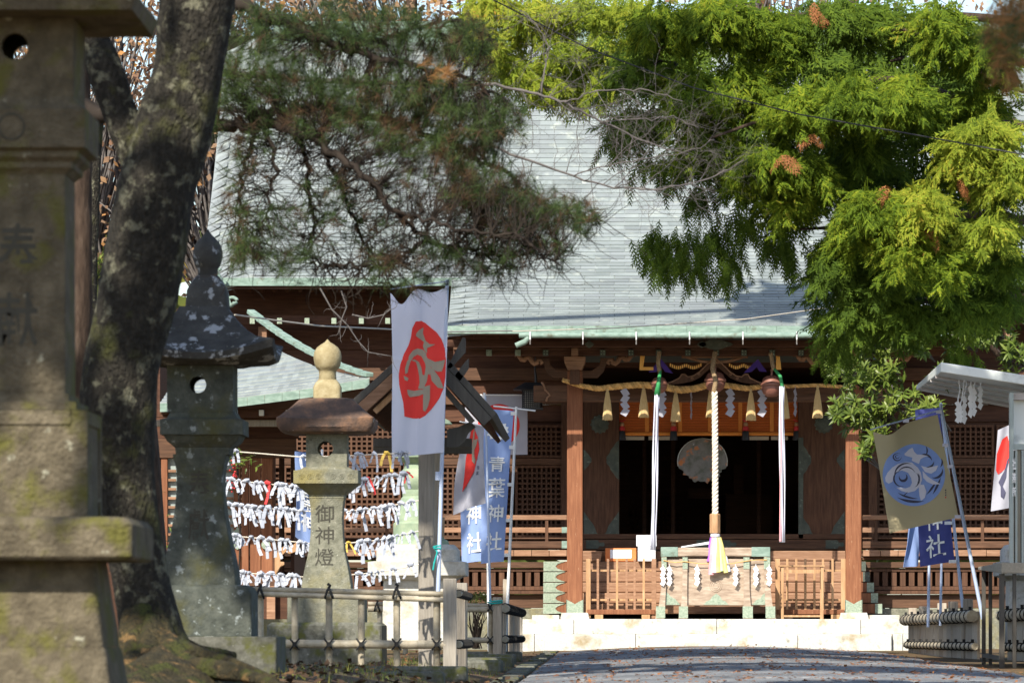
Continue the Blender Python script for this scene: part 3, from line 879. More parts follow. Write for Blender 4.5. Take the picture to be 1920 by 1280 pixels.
# ---- veranda with railing, in front of the lattice walls
YV = 101.4
for (a, b, end) in ((400, 1063, 1), (1618, 2280, -1)):
    n_ = int((b - a) / 32)
    vr = ubox('veranda', a, b, 1031, 1036, YV + .06, YW - .1, 'woodh', Yr=YV)
    for i in range(n_):
        u_a = a + (b - a) * i / n_; u_b = a + (b - a) * (i + 1) / n_
        MB().box(XX(u_a, YV) + .004, XX(u_b, YV) - .004, YV, YV + 1.0, ZZ(1042, YV), ZZ(1030.5, YV) + rr.uniform(-.004, .004)).build('floor_board', K['board'], vr, bev=.006)
    ubox('joist_board', a, b, 1043, 1049, YV + .2, YV + .3, 'woodh', vr, Yr=YV)
    ubox('joist_beam', a, b, 1053, 1064, YV + .05, YV + .25, 'woodh', vr, Yr=YV)
    # railing
    for (v0, v1, y_) in ((965, 974, 0), (988, 998, .03), (1007, 1010, .04), (1014, 1027, -.02)):
        ubox('rail', a, b, v0, v1, YV + .08 + y_, YV + .2 + y_, 'board' if v0 in (965, 988) else 'woodh', vr, bev=.012, Yr=YV)
    u = a + 25
    while u < b:
        ubox('rail_post', u - 3, u + 3, 974, 1030, YV + .1, YV + .18, 'wood', vr, Yr=YV); u += 100
    if end == 1:
        for v0, v1 in ((987.5, 998.5), (1013.5, 1027.5)):
            ubox('rail_end_cap', 1053, 1064, v0, v1, YV + .055, YV + .23, 'copper', vr, Yr=YV)
    # slotted skirting with sunk openings
    ubox('skirt_rail', a, b, 1064.5, 1071, YV + .1, YV + .3, 'wood', vr, Yr=YV)
    u = a + 4; i = 0
    while u < b - 6:
        ubox('skirt_slat', u, u + 10.3, 1071.5, 1098, YV + .12, YV + .2, 'wood', vr, bev=.004, Yr=YV); u += 16.6
    ubox('skirt_sill', a, b, 1098.5, 1106, YV + .1, YV + .3, 'wood', vr, Yr=YV)
    ubox('skirt_step', a, b, 1107, 1113, YV + .0, YV + .3, 'wood', vr, Yr=YV)
    ubox('skirt_board', a, b, 1114, 1139, YV + .12, YV + .3, 'woodh', vr, Yr=YV)
    ubox('skirt_shade_sheet', a, b, 1064, 1112, YV + .55, YV + .6, 'dark_wood', vr, Yr=YV)  # dark sheet added close behind so the slots look shaded
    MB().box(XX(a, YV), XX(b, YV), YV + .06, YV + .5, -.25, ZZ(1140, YV)).build('footing_stone', K['stone_grey'], vr, bev=.02)
# ---- stair in the middle: five log treads with copper ends
for i in range(6):
    yy = 100.75 + .14 * i
    z0 = ZZ(1150 - 20 * i, 100.9) ; z1 = ZZ(1131 - 20 * i, 100.9)
    ta = MB().box(XX(1063, 100.9), XX(1612, 100.9), yy, yy + .5, z0, z1).build('stair_tread', K['board'], hall, bev=.02)
    if i < 5:
        for (ua, ub, sd) in ((1019, 1064, 1), (1661, 1612, -1)):
            if sd == -1: ub, ua = 1612, 1625 + 7 * (4 - i)
            xa, xb = sorted((XX(ua, 100.9), XX(ub, 100.9)))
            MB().box(xa, xb, yy + .01, yy + .49, z0 + .004, z1 - .002).build('tread_end', K['red_wood'], ta, bev=.01)
            if sd == 1:
                xm = XX(1042, 100.9)
                zc_ = (z0 + z1) / 2; hz = (z1 - z0) / 2 - .004
                poly = [(xa - .004, zc_ - hz), (xm + .18, zc_ - hz), (xm + .10, zc_ - hz * .75), (xm + .03, zc_ - hz * .45), (xm - .01, zc_), (xm + .03, zc_ + hz * .45), (xm + .10, zc_ + hz * .75), (xm + .18, zc_ + hz), (xa - .004, zc_ + hz)]
                MB().prism(poly, yy - .004, yy + .008).build('copper_sheath', K['copper_fit'], ta, fix=True)
            else:
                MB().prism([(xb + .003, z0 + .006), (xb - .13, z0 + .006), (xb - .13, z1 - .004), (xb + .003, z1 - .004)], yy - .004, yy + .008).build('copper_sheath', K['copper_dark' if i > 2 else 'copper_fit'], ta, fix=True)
# ------------------------------------------------------------------ writing, cloth and print helpers
def glyph(ch, off=.02):
    c = bpy.data.curves.new('glyph', 'FONT'); c.body = ch; c.size = 1; c.offset = off; c.resolution_u = 3
    o = bpy.data.objects.new('glyph', c); col.objects.link(o)
    dg = bpy.context.evaluated_depsgraph_get(); dg.update()
    me = bpy.data.meshes.new_from_object(o.evaluated_get(dg))
    vs = [v.co.copy() for v in me.vertices]; fs = [tuple(p.vertices) for p in me.polygons]
    bpy.data.objects.remove(o); bpy.data.curves.remove(c); bpy.data.meshes.remove(me)
    x0, x1 = min(v.x for v in vs), max(v.x for v in vs); y0, y1 = min(v.y for v in vs), max(v.y for v in vs)
    return [((v.x - x0) / (x1 - x0), 1 - (v.y - y0) / (y1 - y0)) for v in vs], fs
def write(ch, box, mapf, mt, parent, name='character', off=.006, bold=.02, slant=0):
    pts, fs = glyph(ch, bold)
    s0, t0, s1, t1 = box
    m = MB()
    m.add([mapf(s0 + (s1 - s0) * a + slant * (1 - b), t0 + (t1 - t0) * b, off) for a, b in pts], fs)
    return m.build(name, K[mt], parent)
def art(poly, mapf, mt, parent, name='brush_stroke', off=.006, grid=.06):
    xs_ = [p[0] for p in poly]; ys_ = [p[1] for p in poly]
    pts = [Vector(p) for p in poly]
    n = len(pts)
    def inside(x, y):
        c = False
        for i in range(n):
            a, b = poly[i], poly[(i + 1) % n]
            if (a[1] > y) != (b[1] > y) and x < (b[0] - a[0]) * (y - a[1]) / (b[1] - a[1]) + a[0]: c = not c
        return c
    x = min(xs_) + grid / 2
    while x < max(xs_):
        y = min(ys_) + grid / 2
        while y < max(ys_):
            if inside(x, y): pts.append(Vector((x, y)))
            y += grid
        x += grid
    v, e, f, *_ = delaunay_2d_cdt(pts, [], [list(range(n))], 1, 1e-6)
    m = MB().add([mapf(p[0], p[1], off) for p in v], [tuple(q) for q in f])
    return m.build(name, K[mt], parent)
def sheet(mapf, nx_, ny_, mt, parent, name='cloth', th=.004):
    m = MB()
    f_ = [mapf(i / nx_, j / ny_, 0) for j in range(ny_ + 1) for i in range(nx_ + 1)]
    b_ = [mapf(i / nx_, j / ny_, -th) for j in range(ny_ + 1) for i in range(nx_ + 1)]
    k = nx_ + 1; n = len(f_)
    fs = [(j * k + i, (j + 1) * k + i, (j + 1) * k + i + 1, j * k + i + 1) for j in range(ny_) for i in range(nx_)]
    fs += [tuple(n + q for q in f[::-1]) for f in fs]
    per = [i for i in range(nx_)] + [j * k + nx_ for j in range(ny_)] + [ny_ * k + i for i in range(nx_, 0, -1)] + [j * k for j in range(ny_, 0, -1)]
    for q in range(len(per)):
        a, b = per[q], per[(q + 1) % len(per)]
        fs.append((a, b, n + b, n + a))
    m.add(f_ + b_, fs)
    return m.build(name, K[mt], parent, smooth=True, sharp=50)
def quadmap(TL, TR, BR, BL, wave):
    nrm = ((TR - TL).cross(BL - TL)).normalized()
    if nrm.y > 0: nrm = -nrm
    def f(s_, t_, off=0):
        p = (TL * (1 - s_) + TR * s_) * (1 - t_) + (BL * (1 - s_) + BR * s_) * t_
        dx, dz, dn = wave(s_, t_)
        return p + nrm * (dn + off) + Vector((dx, 0, dz))
    return f
def zz(pts, k, ox, oy, w_, h_):             # zoom-picture coordinates -> (s, t)
    return [((x - ox) / w_, (y - oy) / h_) for x, y in pts]

# ------------------------------------------------------------------ things at the shrine front
# offertory box
YO = 98.75
zt = ZZ(1160, 98.2)
bx = thing('offertory_box', 'weathered wooden offertory box on splayed legs in front of the stairs', 'offertory box', (1.92, YO + .4, zt))
def obox(name, u0, u1, v0, v1, y0, y1, mt, par, bev=.008):
    return MB().box(XX(u0, YO), XX(u1, YO), y0, y1, ZZ(v1, YO), ZZ(v0, YO)).build(name, K[mt], par, bev=bev)
body = obox('body', 1247, 1436, 1047, 1134, YO + .03, YO + .75, 'box_wood', bx)
top = obox('top_beam', 1240, 1443, 1026, 1042, YO - .03, YO + .09, 'box_wood', bx, .015)
obox('top_beam', 1240, 1443, 1026, 1042, YO + .7, YO + .82, 'box_wood', bx, .015)
for a, b in ((1239, 1271), (1409, 1444)):
    obox('copper_end', a, b, 1025, 1043, YO - .04, YO + .1, 'copper', top)
obox('top_grate', 1250, 1433, 1043, 1046, YO + .1, YO + .69, 'box_wood', bx)
for u, w0, w1, lean in ((1245, 9, 17, -8), (1284.5, 9, 17, -4), (1399.5, 11, 19, 3), (1438, 11, 18, 8)):
    q = MB()
    prof_ = [(0, w0), (.5, w0), (.75, w0 + (w1 - w0) * .3), (1, w1)]
    L_ = []
    for t, w_ in prof_:
        v = 1044 + (1160 - 1044) * t; uu = u + lean * (t ** 3)
        L_.append([(XX(uu - w_ / 2, YO), y_, ZZ(v, YO)) for y_ in (YO - .035, YO + .1)] + [(XX(uu + w_ / 2, YO), y_, ZZ(v, YO)) for y_ in (YO + .1, YO - .035)])
    for a, b in zip(L_, L_[1:]): q.hexa(b, a)
    lg = q.build('leg', K['box_wood'], bx, fix=True)
    for v0, v1 in ((1044, 1066), (1136, 1158)):
        k = 0 if v0 == 1044 else 1
        uu = u + lean * (.0 if k == 0 else .8); ww = w0 + .6 if k == 0 else w1
        MB().box(XX(uu - ww / 2, YO), XX(uu + ww / 2, YO), YO - .045, YO - .036, ZZ(v1, YO), ZZ(v0, YO)).build('copper_patch', K['copper_fit'], lg)
for pts in ([(1248, 1133), (1275, 1133), (1271, 1128), (1266, 1122), (1258, 1118), (1253, 1112), (1248, 1108)],
            [(1319, 1133), (1366, 1133), (1361, 1127), (1354, 1124), (1350, 1117), (1343, 1112), (1336, 1117), (1331, 1124), (1324, 1127)],
            [(1409, 1133), (1435, 1133), (1435, 1110), (1430, 1114), (1426, 1121), (1418, 1124), (1413, 1130)]):
    MB().prism([(XX(u, YO), ZZ(v, YO)) for u, v in pts], YO + .018, YO + .029).build('copper_patch', K['copper_fit'], body, fix=True)
q = MB()
for r_ in (.115, .085, .05):
    q.tube([(XX(1342, YO) + math.cos(t) * r_, YO + .027, ZZ(1097, YO) + math.sin(t) * r_) for t in [i * math.pi / 10 for i in range(21)]], .008, 5)
q.build('carved_crest', K['box_wood'], body)
# straw cord and zigzag papers on the box
def shide_mb(x, y, z0, L_, w_, n=4, yaw=0):
    m = MB(); c, s_ = math.cos(yaw), math.sin(yaw)
    h = L_ / n
    for i in range(n):                         # alternating lozenges, each overlapping the next
        sg = 1 if i % 2 == 0 else -1
        a, b = z0 - h * i * .93, z0 - h * i * .93 - h * 1.05
        dx = .24 * w_
        q = [(-w_ * .5 - sg * dx, a - h * .3), (w_ * .35 - sg * dx, a + h * .16), (w_ * .5 + sg * dx, b + h * .3), (-w_ * .35 + sg * dx, b - h * .16)]
        if sg < 0: q = [(-p, z) for p, z in [(-w_ * .5 - dx, a - h * .3), (w_ * .35 - dx, a + h * .16), (w_ * .5 + dx, b + h * .3), (-w_ * .35 + dx, b - h * .16)]]
        y_ = y - .006 * (i % 2)
        pts = [(x + p * c, y_ + p * s_, z) for p, z in q]
        m.hexa([Vector(p) + Vector((0, .0025, 0)) for p in pts], pts)
    m.tube([(x, y, z0 + .05), (x, y, z0)], .006, 4)
    return m
q = MB().tube([P(u, v, YO - .06) for u, v in ((1244, 1050), (1265, 1054), (1284, 1052), (1310, 1056), (1342, 1056), (1372, 1056), (1400, 1051), (1420, 1049), (1438, 1049))], .009, 6)
tag(q.build('straw_garland', K['straw']), 'thin straw garland strung across the front of the offertory box', 'garland')
for i, (u, wh) in enumerate(((1243, 'on the left corner leg of the offertory box'), (1255, 'just right of the left corner leg of the offertory box'), (1307, 'between the two left legs of the offertory box'),
             (1379, 'right of the coloured tassel on the offertory box'), (1417, 'between the two right legs of the offertory box'), (1442, 'on the right corner leg of the offertory box'))):
    tag(shide_mb(XX(u, YO), YO - .075, ZZ(1062, YO), .36, .075, 4).build('zigzag_paper', K['paper'], fix=True), 'white zigzag paper hanging ' + wh, 'paper streamer', 'zigzag papers on the offertory box')
q = MB().hexa([P(1277, 1026, 98.85), P(1335, 1019, 98.85), P(1335, 1019, 99.4), P(1277, 1026, 99.4)], [P(1277, 1024, 98.85), P(1333, 1014, 98.85), P(1333, 1014, 99.4), P(1277, 1024, 99.4)])
tag(q.build('folded_paper', K['paper'], fix=True), 'white folded paper lying on top of the offertory box', 'paper')

# low lattice gates either side of the box
YL = 99.95
for k, (us, label) in enumerate((((1103, 1121, 1140, 1157, 1175, 1190, 1207, 1226), 'low wooden lattice gate left of the offertory box'), ((1458, 1476, 1493, 1510, 1527, 1543, 1561, 1581), 'low wooden lattice gate right of the offertory box'))):
    gt = thing('lattice_gate', label, 'gate', (XX((us[0] + us[-1]) / 2, YL), YL, zt))
    for i, u in enumerate(us):
        w_ = 4.4 if i in (0, len(us) - 1) else 2.2
        MB().box(XX(u - w_, YL), XX(u + w_, YL), YL - .03, YL + .03, ZZ(1146 if i not in (0, len(us) - 1) else 1159, YL), ZZ(1047, YL)).build('upright_bar', K['pale_wood' if k or i % 3 == 0 else 'board'], gt, bev=.004)
    for v in (1069, 1124):
        MB().box(XX(us[0], YL), XX(us[-1], YL), YL + .031, YL + .06, ZZ(v + 2, YL), ZZ(v - 2, YL)).build('cross_bar', K['pale_wood'], gt, bev=.004)
    MB().box(XX(us[0] - 2, YL), XX(us[-1] + 2, YL), YL - .07, YL - .031, ZZ(1151, YL), ZZ(1142, YL)).build('bottom_rail', K['red_wood'], gt, bev=.01)
    for u in (us[0] + 20, us[-1] - 15):
        MB().box(XX(u - 8, YL), XX(u + 8, YL), YL - .1, YL + .1, zt, ZZ(1151.5, YL)).build('foot', K['pale_wood'], gt, bev=.01)
# pale stand right of the box
YS = 99.2
sd = thing('wooden_stand', 'small pale wooden stand in front of the right lattice gate', 'stand', (XX(1505, YS), YS + .2, zt))
for u in (1467, 1541.5):
    for y_ in (YS, YS + .35):
        MB().box(XX(u - 2.6, YS), XX(u + 2.6, YS), y_ - .026, y_ + .026, zt, ZZ(1062, YS)).build('leg', K['pale_wood'], sd, bev=.004)
MB().box(XX(1461, YS), XX(1547, YS), YS - .05, YS + .42, ZZ(1062, YS) + .001, ZZ(1059, YS)).build('top', K['pale_wood'], sd, bev=.004)
MB().hexa([P(1472, 1074, YS), P(1537, 1074, YS), P(1537, 1074, YS + .04), P(1472, 1074, YS + .04)], [P(1469.7, 1067, YS), P(1538.8, 1067, YS), P(1538.8, 1067, YS + .04), P(1469.7, 1067, YS + .04)]).build('apron', K['pale_wood'], sd, fix=True)
MB().box(XX(1469.7, YS), XX(1538.8, YS), YS - .015, YS + .015, ZZ(1156, YS), ZZ(1152.5, YS)).build('stretcher', K['pale_wood'], sd)

# boxes standing on the stair
zs = ZZ(1051, 100.9)
Yq = 101.36
ob = thing('orange_box', 'small orange box with white paper front on the stairs', 'box', (XX(1164, Yq), Yq, zs))
MB().box(XX(1135, Yq), XX(1193, Yq), Yq - .07, Yq + .1, zs, ZZ(1027, Yq)).build('body', K['orange_box'], ob, bev=.008)
MB().box(XX(1144, Yq), XX(1184, Yq), Yq - .076, Yq - .071, ZZ(1046, Yq), ZZ(1030, Yq)).build('paper_front', K['paper'], ob)
wb = thing('white_box', 'tall white box behind the white bell cloth on the stairs', 'box', (XX(1212, Yq), Yq, zs))
MB().box(XX(1196, Yq), XX(1229, Yq), Yq - .2, Yq + .0, zs, ZZ(1024, Yq) ).build('body', K['paper'], wb, bev=.008)
MB().box(XX(1193, Yq), XX(1231, Yq), Yq - .21, Yq + .01, ZZ(1024, Yq) + .001, ZZ(1003, Yq)).build('upper_box', K['paper'], wb, bev=.008)
tb = thing('wooden_tray', 'small wooden tray left of the orange box on the stairs', 'tray', (XX(1116, Yq), Yq, zs))
MB().hexa([P(1106, 1051 + .4, Yq - .1), P(1126, 1051.4, Yq - .1), P(1126, 1051.4, Yq + .1), P(1106, 1051.4, Yq + .1)], [P(1103, 1033, Yq - .12), P(1129, 1033, Yq - .12), P(1129, 1033, Yq + .12), P(1103, 1033, Yq + .12)]).build('body', K['board'], tb, fix=True)

# bells
def bell(u, v, r_, Y, label):
    t = thing('shrine_bell', label, 'bell', P(u, v, Y), 'round bells under the eave')
    c = P(u, v, Y)
    pr = [(.02, -1.02), (.45, -.98), (.8, -.72), (.97, -.35), (1.0, -.05), (.98, .0)]
    m = MB().lathe([(a * r_, b * r_) for a, b in pr], c, 28)
    m.build('lower_shell', K['bell'], t, smooth=True, sharp=50)
    MB().lathe([(.98 * r_, .003), (1.1 * r_, .02), (1.1 * r_, .05), (.98 * r_, .07)], c, 28).build('rim_band', K['bell'], t, smooth=True, sharp=30)
    MB().lathe([(.98 * r_, .073), (.97 * r_, .4 * r_), (.8 * r_, .78 * r_), (.5 * r_, .98 * r_), (.14 * r_, 1.05 * r_), (.1 * r_, 1.3 * r_), (.03, 1.6 * r_)], c, 28).build('upper_shell', K['bell'], t, smooth=True, sharp=50)
    return t
bell(1236, 722, .145, 99.0, 'small brown bell at the head of the left white cloth')
bell(1341, 716, .185, 99.0, 'brown bell behind the thick twisted rope, middle of three')
bell(1447, 724, .195, 99.0, 'brown bell with green base right of the twisted rope')
YR = 98.72
def twist(pts, r_, turns, strands, rs, mt, name, parent=None, n=7):
    pts = [Vector(p) for p in pts]
    seg = [0]
    for a, b in zip(pts, pts[1:]): seg.append(seg[-1] + (b - a).length)
    L_ = seg[-1]
    N_ = int(turns * 12)
    m = MB()
    for k in range(strands):
        out = []
        for i in range(N_ + 1):
            d = L_ * i / N_
            j = max(q for q in range(len(seg) - 1) if seg[q] <= d + 1e-9)
            t = (d - seg[j]) / (seg[j + 1] - seg[j])
            p = pts[j].lerp(pts[j + 1], t)
            dr = (pts[j + 1] - pts[j]).normalized()
            a = dr.cross(Vector((0, 1, 0)))
            if a.length < .1: a = dr.cross(Vector((1, 0, 0)))
            a.normalize(); b = dr.cross(a)
            rr_ = r_(i / N_) if callable(r_) else r_
            an = 2 * math.pi * (turns * i / N_ + k / strands)
            out.append(p + (a * math.cos(an) + b * math.sin(an)) * rr_ * .52)
        m.tube(out, [(rs(i / N_) if callable(rs) else rs) for i in range(N_ + 1)], n)
    return m.build(name, K[mt], parent, smooth=True)
rp_t = thing('bell_rope', 'thick twisted white rope with wooden grip and five coloured tassel', 'rope', P(1340, 1075, YR), 'ropes and cloths hanging from the bells')
twist([P(1341, 660, YR + .2), P(1336, 690, YR + .1), P(1342, 715, YR), P(1338, 737, YR)], .035, 7, 3, .03, 'rope_brown', 'frayed_top', rp_t)
twist([P(1340, 735, YR), P(1341, 850, YR), P(1341, 966, YR)], .062, 10, 3, .030, 'rope_white', 'twisted_rope', rp_t)
MB().lathe([(.075, 0), (.098, .012), (.098, .355), (.075, .37)], P(1340.5, 1000, YR), 6).build('grip', K['pale_wood'], rp_t, bev=.006)
MB().lathe([(.07, 0), (.09, .02), (.09, .05), (.07, .07)], P(1341, 1007, YR), 16).build('binding', K['white_cloth'], rp_t, smooth=True, sharp=40)
K['pink'] = mat('pink_cloth', [(.72, .25, .3), (.8, .4, .42)], 5, rough=.8, bump=.1)
K['yellow'] = mat('yellow_cloth', [(.72, .62, .12), (.8, .72, .3)], 5, rough=.8, bump=.1)
K['violet'] = mat('violet_cloth', [(.25, .08, .5), (.35, .14, .62)], 5, rough=.8, bump=.1)
K['palegreen'] = mat('pale_green_cloth', [(.45, .62, .3), (.6, .75, .45)], 5, rough=.8, bump=.1)
for (ua, ub, vb, mt, dy) in ((1334, 1330, 1052, 'violet', .03), (1337, 1333, 1077, 'pink', -.05), (1341, 1338, 1073, 'white_cloth', -.07), (1344, 1346, 1072, 'yellow', -.06), (1347, 1353, 1070, 'palegreen', -.03),
                         (1350, 1361, 1073, 'yellow', 0), (1348, 1366, 1071, 'white_cloth', .04), (1343, 1341, 1074, 'pink', .06), (1339, 1334, 1070, 'white_cloth', .05)):
    pts = [P(ua, 1007, YR + dy * .6), P(ua + (ub - ua) * .25, 1022, YR + dy), P(ua + (ub - ua) * .7, 1046, YR + dy), P(ub, vb, YR + dy)]
    MB().tube(pts, [.03, .05, .045, .058], 9, squash=.8).build('tassel_strand', K[mt], rp_t, smooth=True, sharp=60)
for (name, label, u, ub, vt, vb, top_) in (('bell_cloth', 'long white cloth strip with green head left of the twisted rope', 1232, 1224.5, 738, 1031, True), ('bell_cloth', 'long white and pink cloth strip right of the twisted rope', 1466, 1467, 724, 1016, False)):
    t = thing(name, label, 'cloth strip', P(ub, vb, YR), 'ropes and cloths hanging from the bells')
    q = MB()
    for dx, dy in ((-3.1, 0), (0, -.03), (3.1, .01)):
        prs = []
        for i in range(9):
            e = i / 8
            prs.append(P(u + (ub - u) * e + dx * (1 + .25 * math.sin(e * 3.1)) + .8 * math.sin(e * 7 + dx), vt + (vb - vt) * e, YR + dy))
        q.tube(prs, [.028 + .008 * math.sin(i * 1.3 + dx) for i in range(8)] + [.04], 8, squash=.6)
    q.build('strip', K['white_cloth'], t, smooth=True)
    tp = [P(1238, 695, YR + .1), P(1235, 715, YR), P(1232, 740, YR)] if top_ else [P(1452, 692, YR + .15), P(1463, 705, YR + .05), P(1467, 726, YR)]
    MB().tube(tp, [.03, .04, .06] if top_ else [.03, .032, .035], 9).build('green_head', K['green_cloth'], t, smooth=True)
    tp2 = [P(1236, 660, YR + .2), P(1234, 680, YR + .15), P(1237, 697, YR + .1)] if top_ else [P(1445, 662, YR + .2), P(1448, 680, YR + .2), P(1451, 693, YR + .16)]
    twist(tp2, .03, 5, 3, .026, 'rope_brown', 'frayed_top', t)
    if not top_:
        MB().tube([P(1464, 730, YR - .05), P(1464, 850, YR - .05), P(1463, 1014, YR - .05)], [.012, .016, .02], 6).build('pink_strip', K['pink'], t)
# sacred straw rope with tassels and papers
SP = [(1055, 712), (1085, 722), (1120, 728.5), (1160, 724), (1200, 721), (1240, 724), (1275, 731), (1300, 729), (1330, 721), (1360, 722), (1400, 728), (1440, 723), (1480, 724), (1530, 722), (1570, 724), (1605, 727)]
YSH = 99.55
twist([P(u, v, YSH) for u, v in SP], lambda t: .036 + .034 * math.sin(math.pi * min(1, t * 1.2 + .05)), 30, 3, lambda t: .018 + .016 * math.sin(math.pi * min(1, t * 1.2 + .05)), 'straw', 'sacred_rope', None)
tag(bpy.data.objects['sacred_rope'], 'thick twisted golden straw rope strung between the two front pillars', 'straw rope')
MB()
def rope_v(u):
    for (a, va), (b, vb) in zip(SP, SP[1:]):
        if a <= u <= b: return va + (vb - va) * (u - a) / (b - a)
    return 725
names = {1139: 'leftmost of the row, beside the left pillar', 1207: 'left of the green headed cloth strip', 1267: 'right of the green headed cloth strip', 1333: 'half hidden behind the twisted white rope',
         1408: 'left of the right hand bell', 1471: 'half hidden behind the right cloth strip', 1533: 'rightmost of the row, before the dark door crest'}
for u, wh in names.items():
    v0 = rope_v(u) + 2
    q = MB().lathe([(.05, -.02), (.075, .0), (.088, .02), (.06, .3), (.035, .46), (.022, .52), (.03, .56), (.012, .58)], P(u, v0 + 57, YSH - .02), 14)
    for i in range(26):
        a = i * 2 * math.pi / 26 + .1; r1 = .088 + rr.uniform(-.004, .008)
        c0 = P(u, v0 + 57, YSH - .02)
        q.tube([c0 + Vector((math.cos(a) * .024, math.sin(a) * .024, .5)), c0 + Vector((math.cos(a) * .06, math.sin(a) * .06, .28)), c0 + Vector((math.cos(a) * r1, math.sin(a) * r1, rr.uniform(-.03, .0)))], .008, 4)
    tag(q.build('straw_tassel', K['tassel'], smooth=True, sharp=60), 'straw tassel hanging from the golden rope, ' + wh, 'tassel', 'straw tassels on the sacred rope')
for u, yaw, wh in ((1175, 0, 'between the two leftmost straw tassels'), (1244, 0.2, 'half behind the left white cloth strip'), (1299, 1.35, 'turned edge on, left of the twisted white rope'), (1372, 0, 'just right of the twisted white rope'),
                   (1432, -.1, 'below the right hand bell'), (1494, 1.2, 'turned nearly edge on, right of the right cloth strip')):
    v0 = rope_v(u) + 6
    q = shide_mb(XX(u, YSH) - .03, YSH - .03, ZZ(v0, YSH), .52, .125 if abs(yaw) < .5 else .14, 4, yaw)
    tag(q.build('zigzag_paper', K['shade_grey_cloth'], fix=True), 'zigzag paper on the golden rope, ' + wh, 'paper streamer', 'zigzag papers on the sacred rope')
# gold fittings and purple cloth behind the bells
go = thing('gold_lantern_frame', 'gold bracket and bead chains hung with purple cloth under the eave', 'ornament', P(1340, 700, 99.75))
for k, (pts) in enumerate(([(1200, 667), (1209, 667), (1206, 688), (1225, 688), (1225, 694), (1199, 694)], [(1455, 667), (1462, 667), (1465, 693), (1455, 693)])):
    MB().prism([(XX(u, 99.8), ZZ(v, 99.8)) for u, v in pts], 99.78, 99.8).build('gold_bracket', K['gold'], go, fix=True)
for (a, b) in ((1257, 1314), (1368, 1406)):
    n_ = int((b - a) / 3.6)
    m = MB()
    for i in range(n_ + 1):
        e = i / n_
        c = P(a + (b - a) * e, 684 + 5 * abs(math.sin(e * 2 * math.pi * (1 if b - a > 45 else .75))), 99.83)
        m.box(c.x - .012, c.x + .012, c.y - .01, c.y + .01, c.z - .03, c.z + .03)
    m.build('bead_chain', K['gold'], go)
for pts in ([(1239, 672), (1262, 700), (1247, 697), (1240, 687), (1231, 697), (1216, 698)], [(1421, 673), (1438, 697), (1424, 696), (1419, 688), (1409, 697), (1394, 699)]):
    MB().prism([(XX(u, 99.8), ZZ(v, 99.8)) for u, v in pts], 99.80, 99.82).build('purple_drape', K['purple'], go, fix=True)

# orange bamboo blind with bands and tassels
YBl = 102.52
bl = thing('bamboo_blind', 'orange bamboo blind with woven bands rolled down over the dark entrance', 'blind', P(1326, 815, YBl))
for i in range(22):
    v0 = 750 + 3 * i
    MB().tube([P(1161, v0 + 1.5, YBl), P(1496, v0 + 1.5, YBl)], .0145, 6).build('blind_slat', K['blind'], bl)
for u in (1213, 1275, 1331, 1388, 1447):
    MB().box(XX(u - 3.6, YBl), XX(u + 3.6, YBl), YBl - .026, YBl - .018, ZZ(815, YBl), ZZ(752, YBl)).build('woven_band', K['orange_band'], bl)
MB().tube([P(1161, 813, YBl - .04), P(1496, 813, YBl - .04)], .035, 8).build('bottom_roll', K['orange_band'], bl)
for (a, b) in ((1170, 1208), (1216, 1258), (1392, 1442), (1446, 1478)):
    MB().box(XX(a, YBl), XX(b, YBl), YBl + .15, YBl + .16, ZZ(824, YBl), ZZ(817, YBl)).build('paper_strip', K['shoji'], bl)
for u, wh in ((1166, 'at the left end of the orange blind'), (1263, 'left of the twisted rope on the orange blind'), (1398, 'right of the twisted rope on the orange blind'), (1494, 'at the right end of the orange blind')):
    t = thing('blind_tassel', 'red and black tassel hanging ' + wh, 'tassel', P(u, 826, YBl - .1), 'red and black tassels on the blind')
    MB().tube([P(u - 6, 786, YBl - .1), P(u, 790, YBl - .1), P(u + 7, 786, YBl - .1)], .012, 5).build('cord_bow', K['paper_red'], t)
    MB().lathe([(.03, 0), (.045, .03), (.045, .06), (.03, .09)], P(u, 800, YBl - .1), 10).build('gold_knot', K['pale_wood'], t, smooth=True)
    MB().lathe([(.06, 0), (.06, .05), (.03, .1)], P(u, 807, YBl - .1), 12).build('red_head', K['paper_red'], t, smooth=True, sharp=50)
    MB().lathe([(.078, 0), (.062, .17), (.058, .175)], P(u, 825, YBl - .1), 12).build('black_fringe', K['black_metal'], t, smooth=True, sharp=50)
# round marbled disc in the entrance
YDc = 102.9
pts = []
for i in range(60):
    t = 2 * math.pi * i / 60
    r_ = .475
    if -2.75 < t - 2 * math.pi < -.35: r_ = .425 + .025 * math.sin(i * 2.3) + .02 * math.sin(i * 1.1)
    pts.append((XX(1317, YDc) + math.cos(t) * r_, ZZ(865, YDc) + math.sin(t) * r_ * .93))
dsc = thing('round_plaque', 'round marbled shiny disc with ragged lower edge in the dark entrance', 'plaque', P(1317, 910, YDc))
MB().prism(pts, YDc - .03, YDc + .02).build('disc', K['disc'], dsc, fix=True)
MB().tube([(XX(1317, YDc) + math.cos(t) * .475, YDc - .02, ZZ(865, YDc) + math.sin(t) * .442) for t in [-.2 + i * (math.pi + .4) / 30 for i in range(31)]], .012, 5).build('rim', K['white_paint'], dsc)
MB().tube([P(1317, 822, YDc), P(1317, 735, YDc)], .01, 5).build('hanging_cord', K['dark_wood'], dsc)
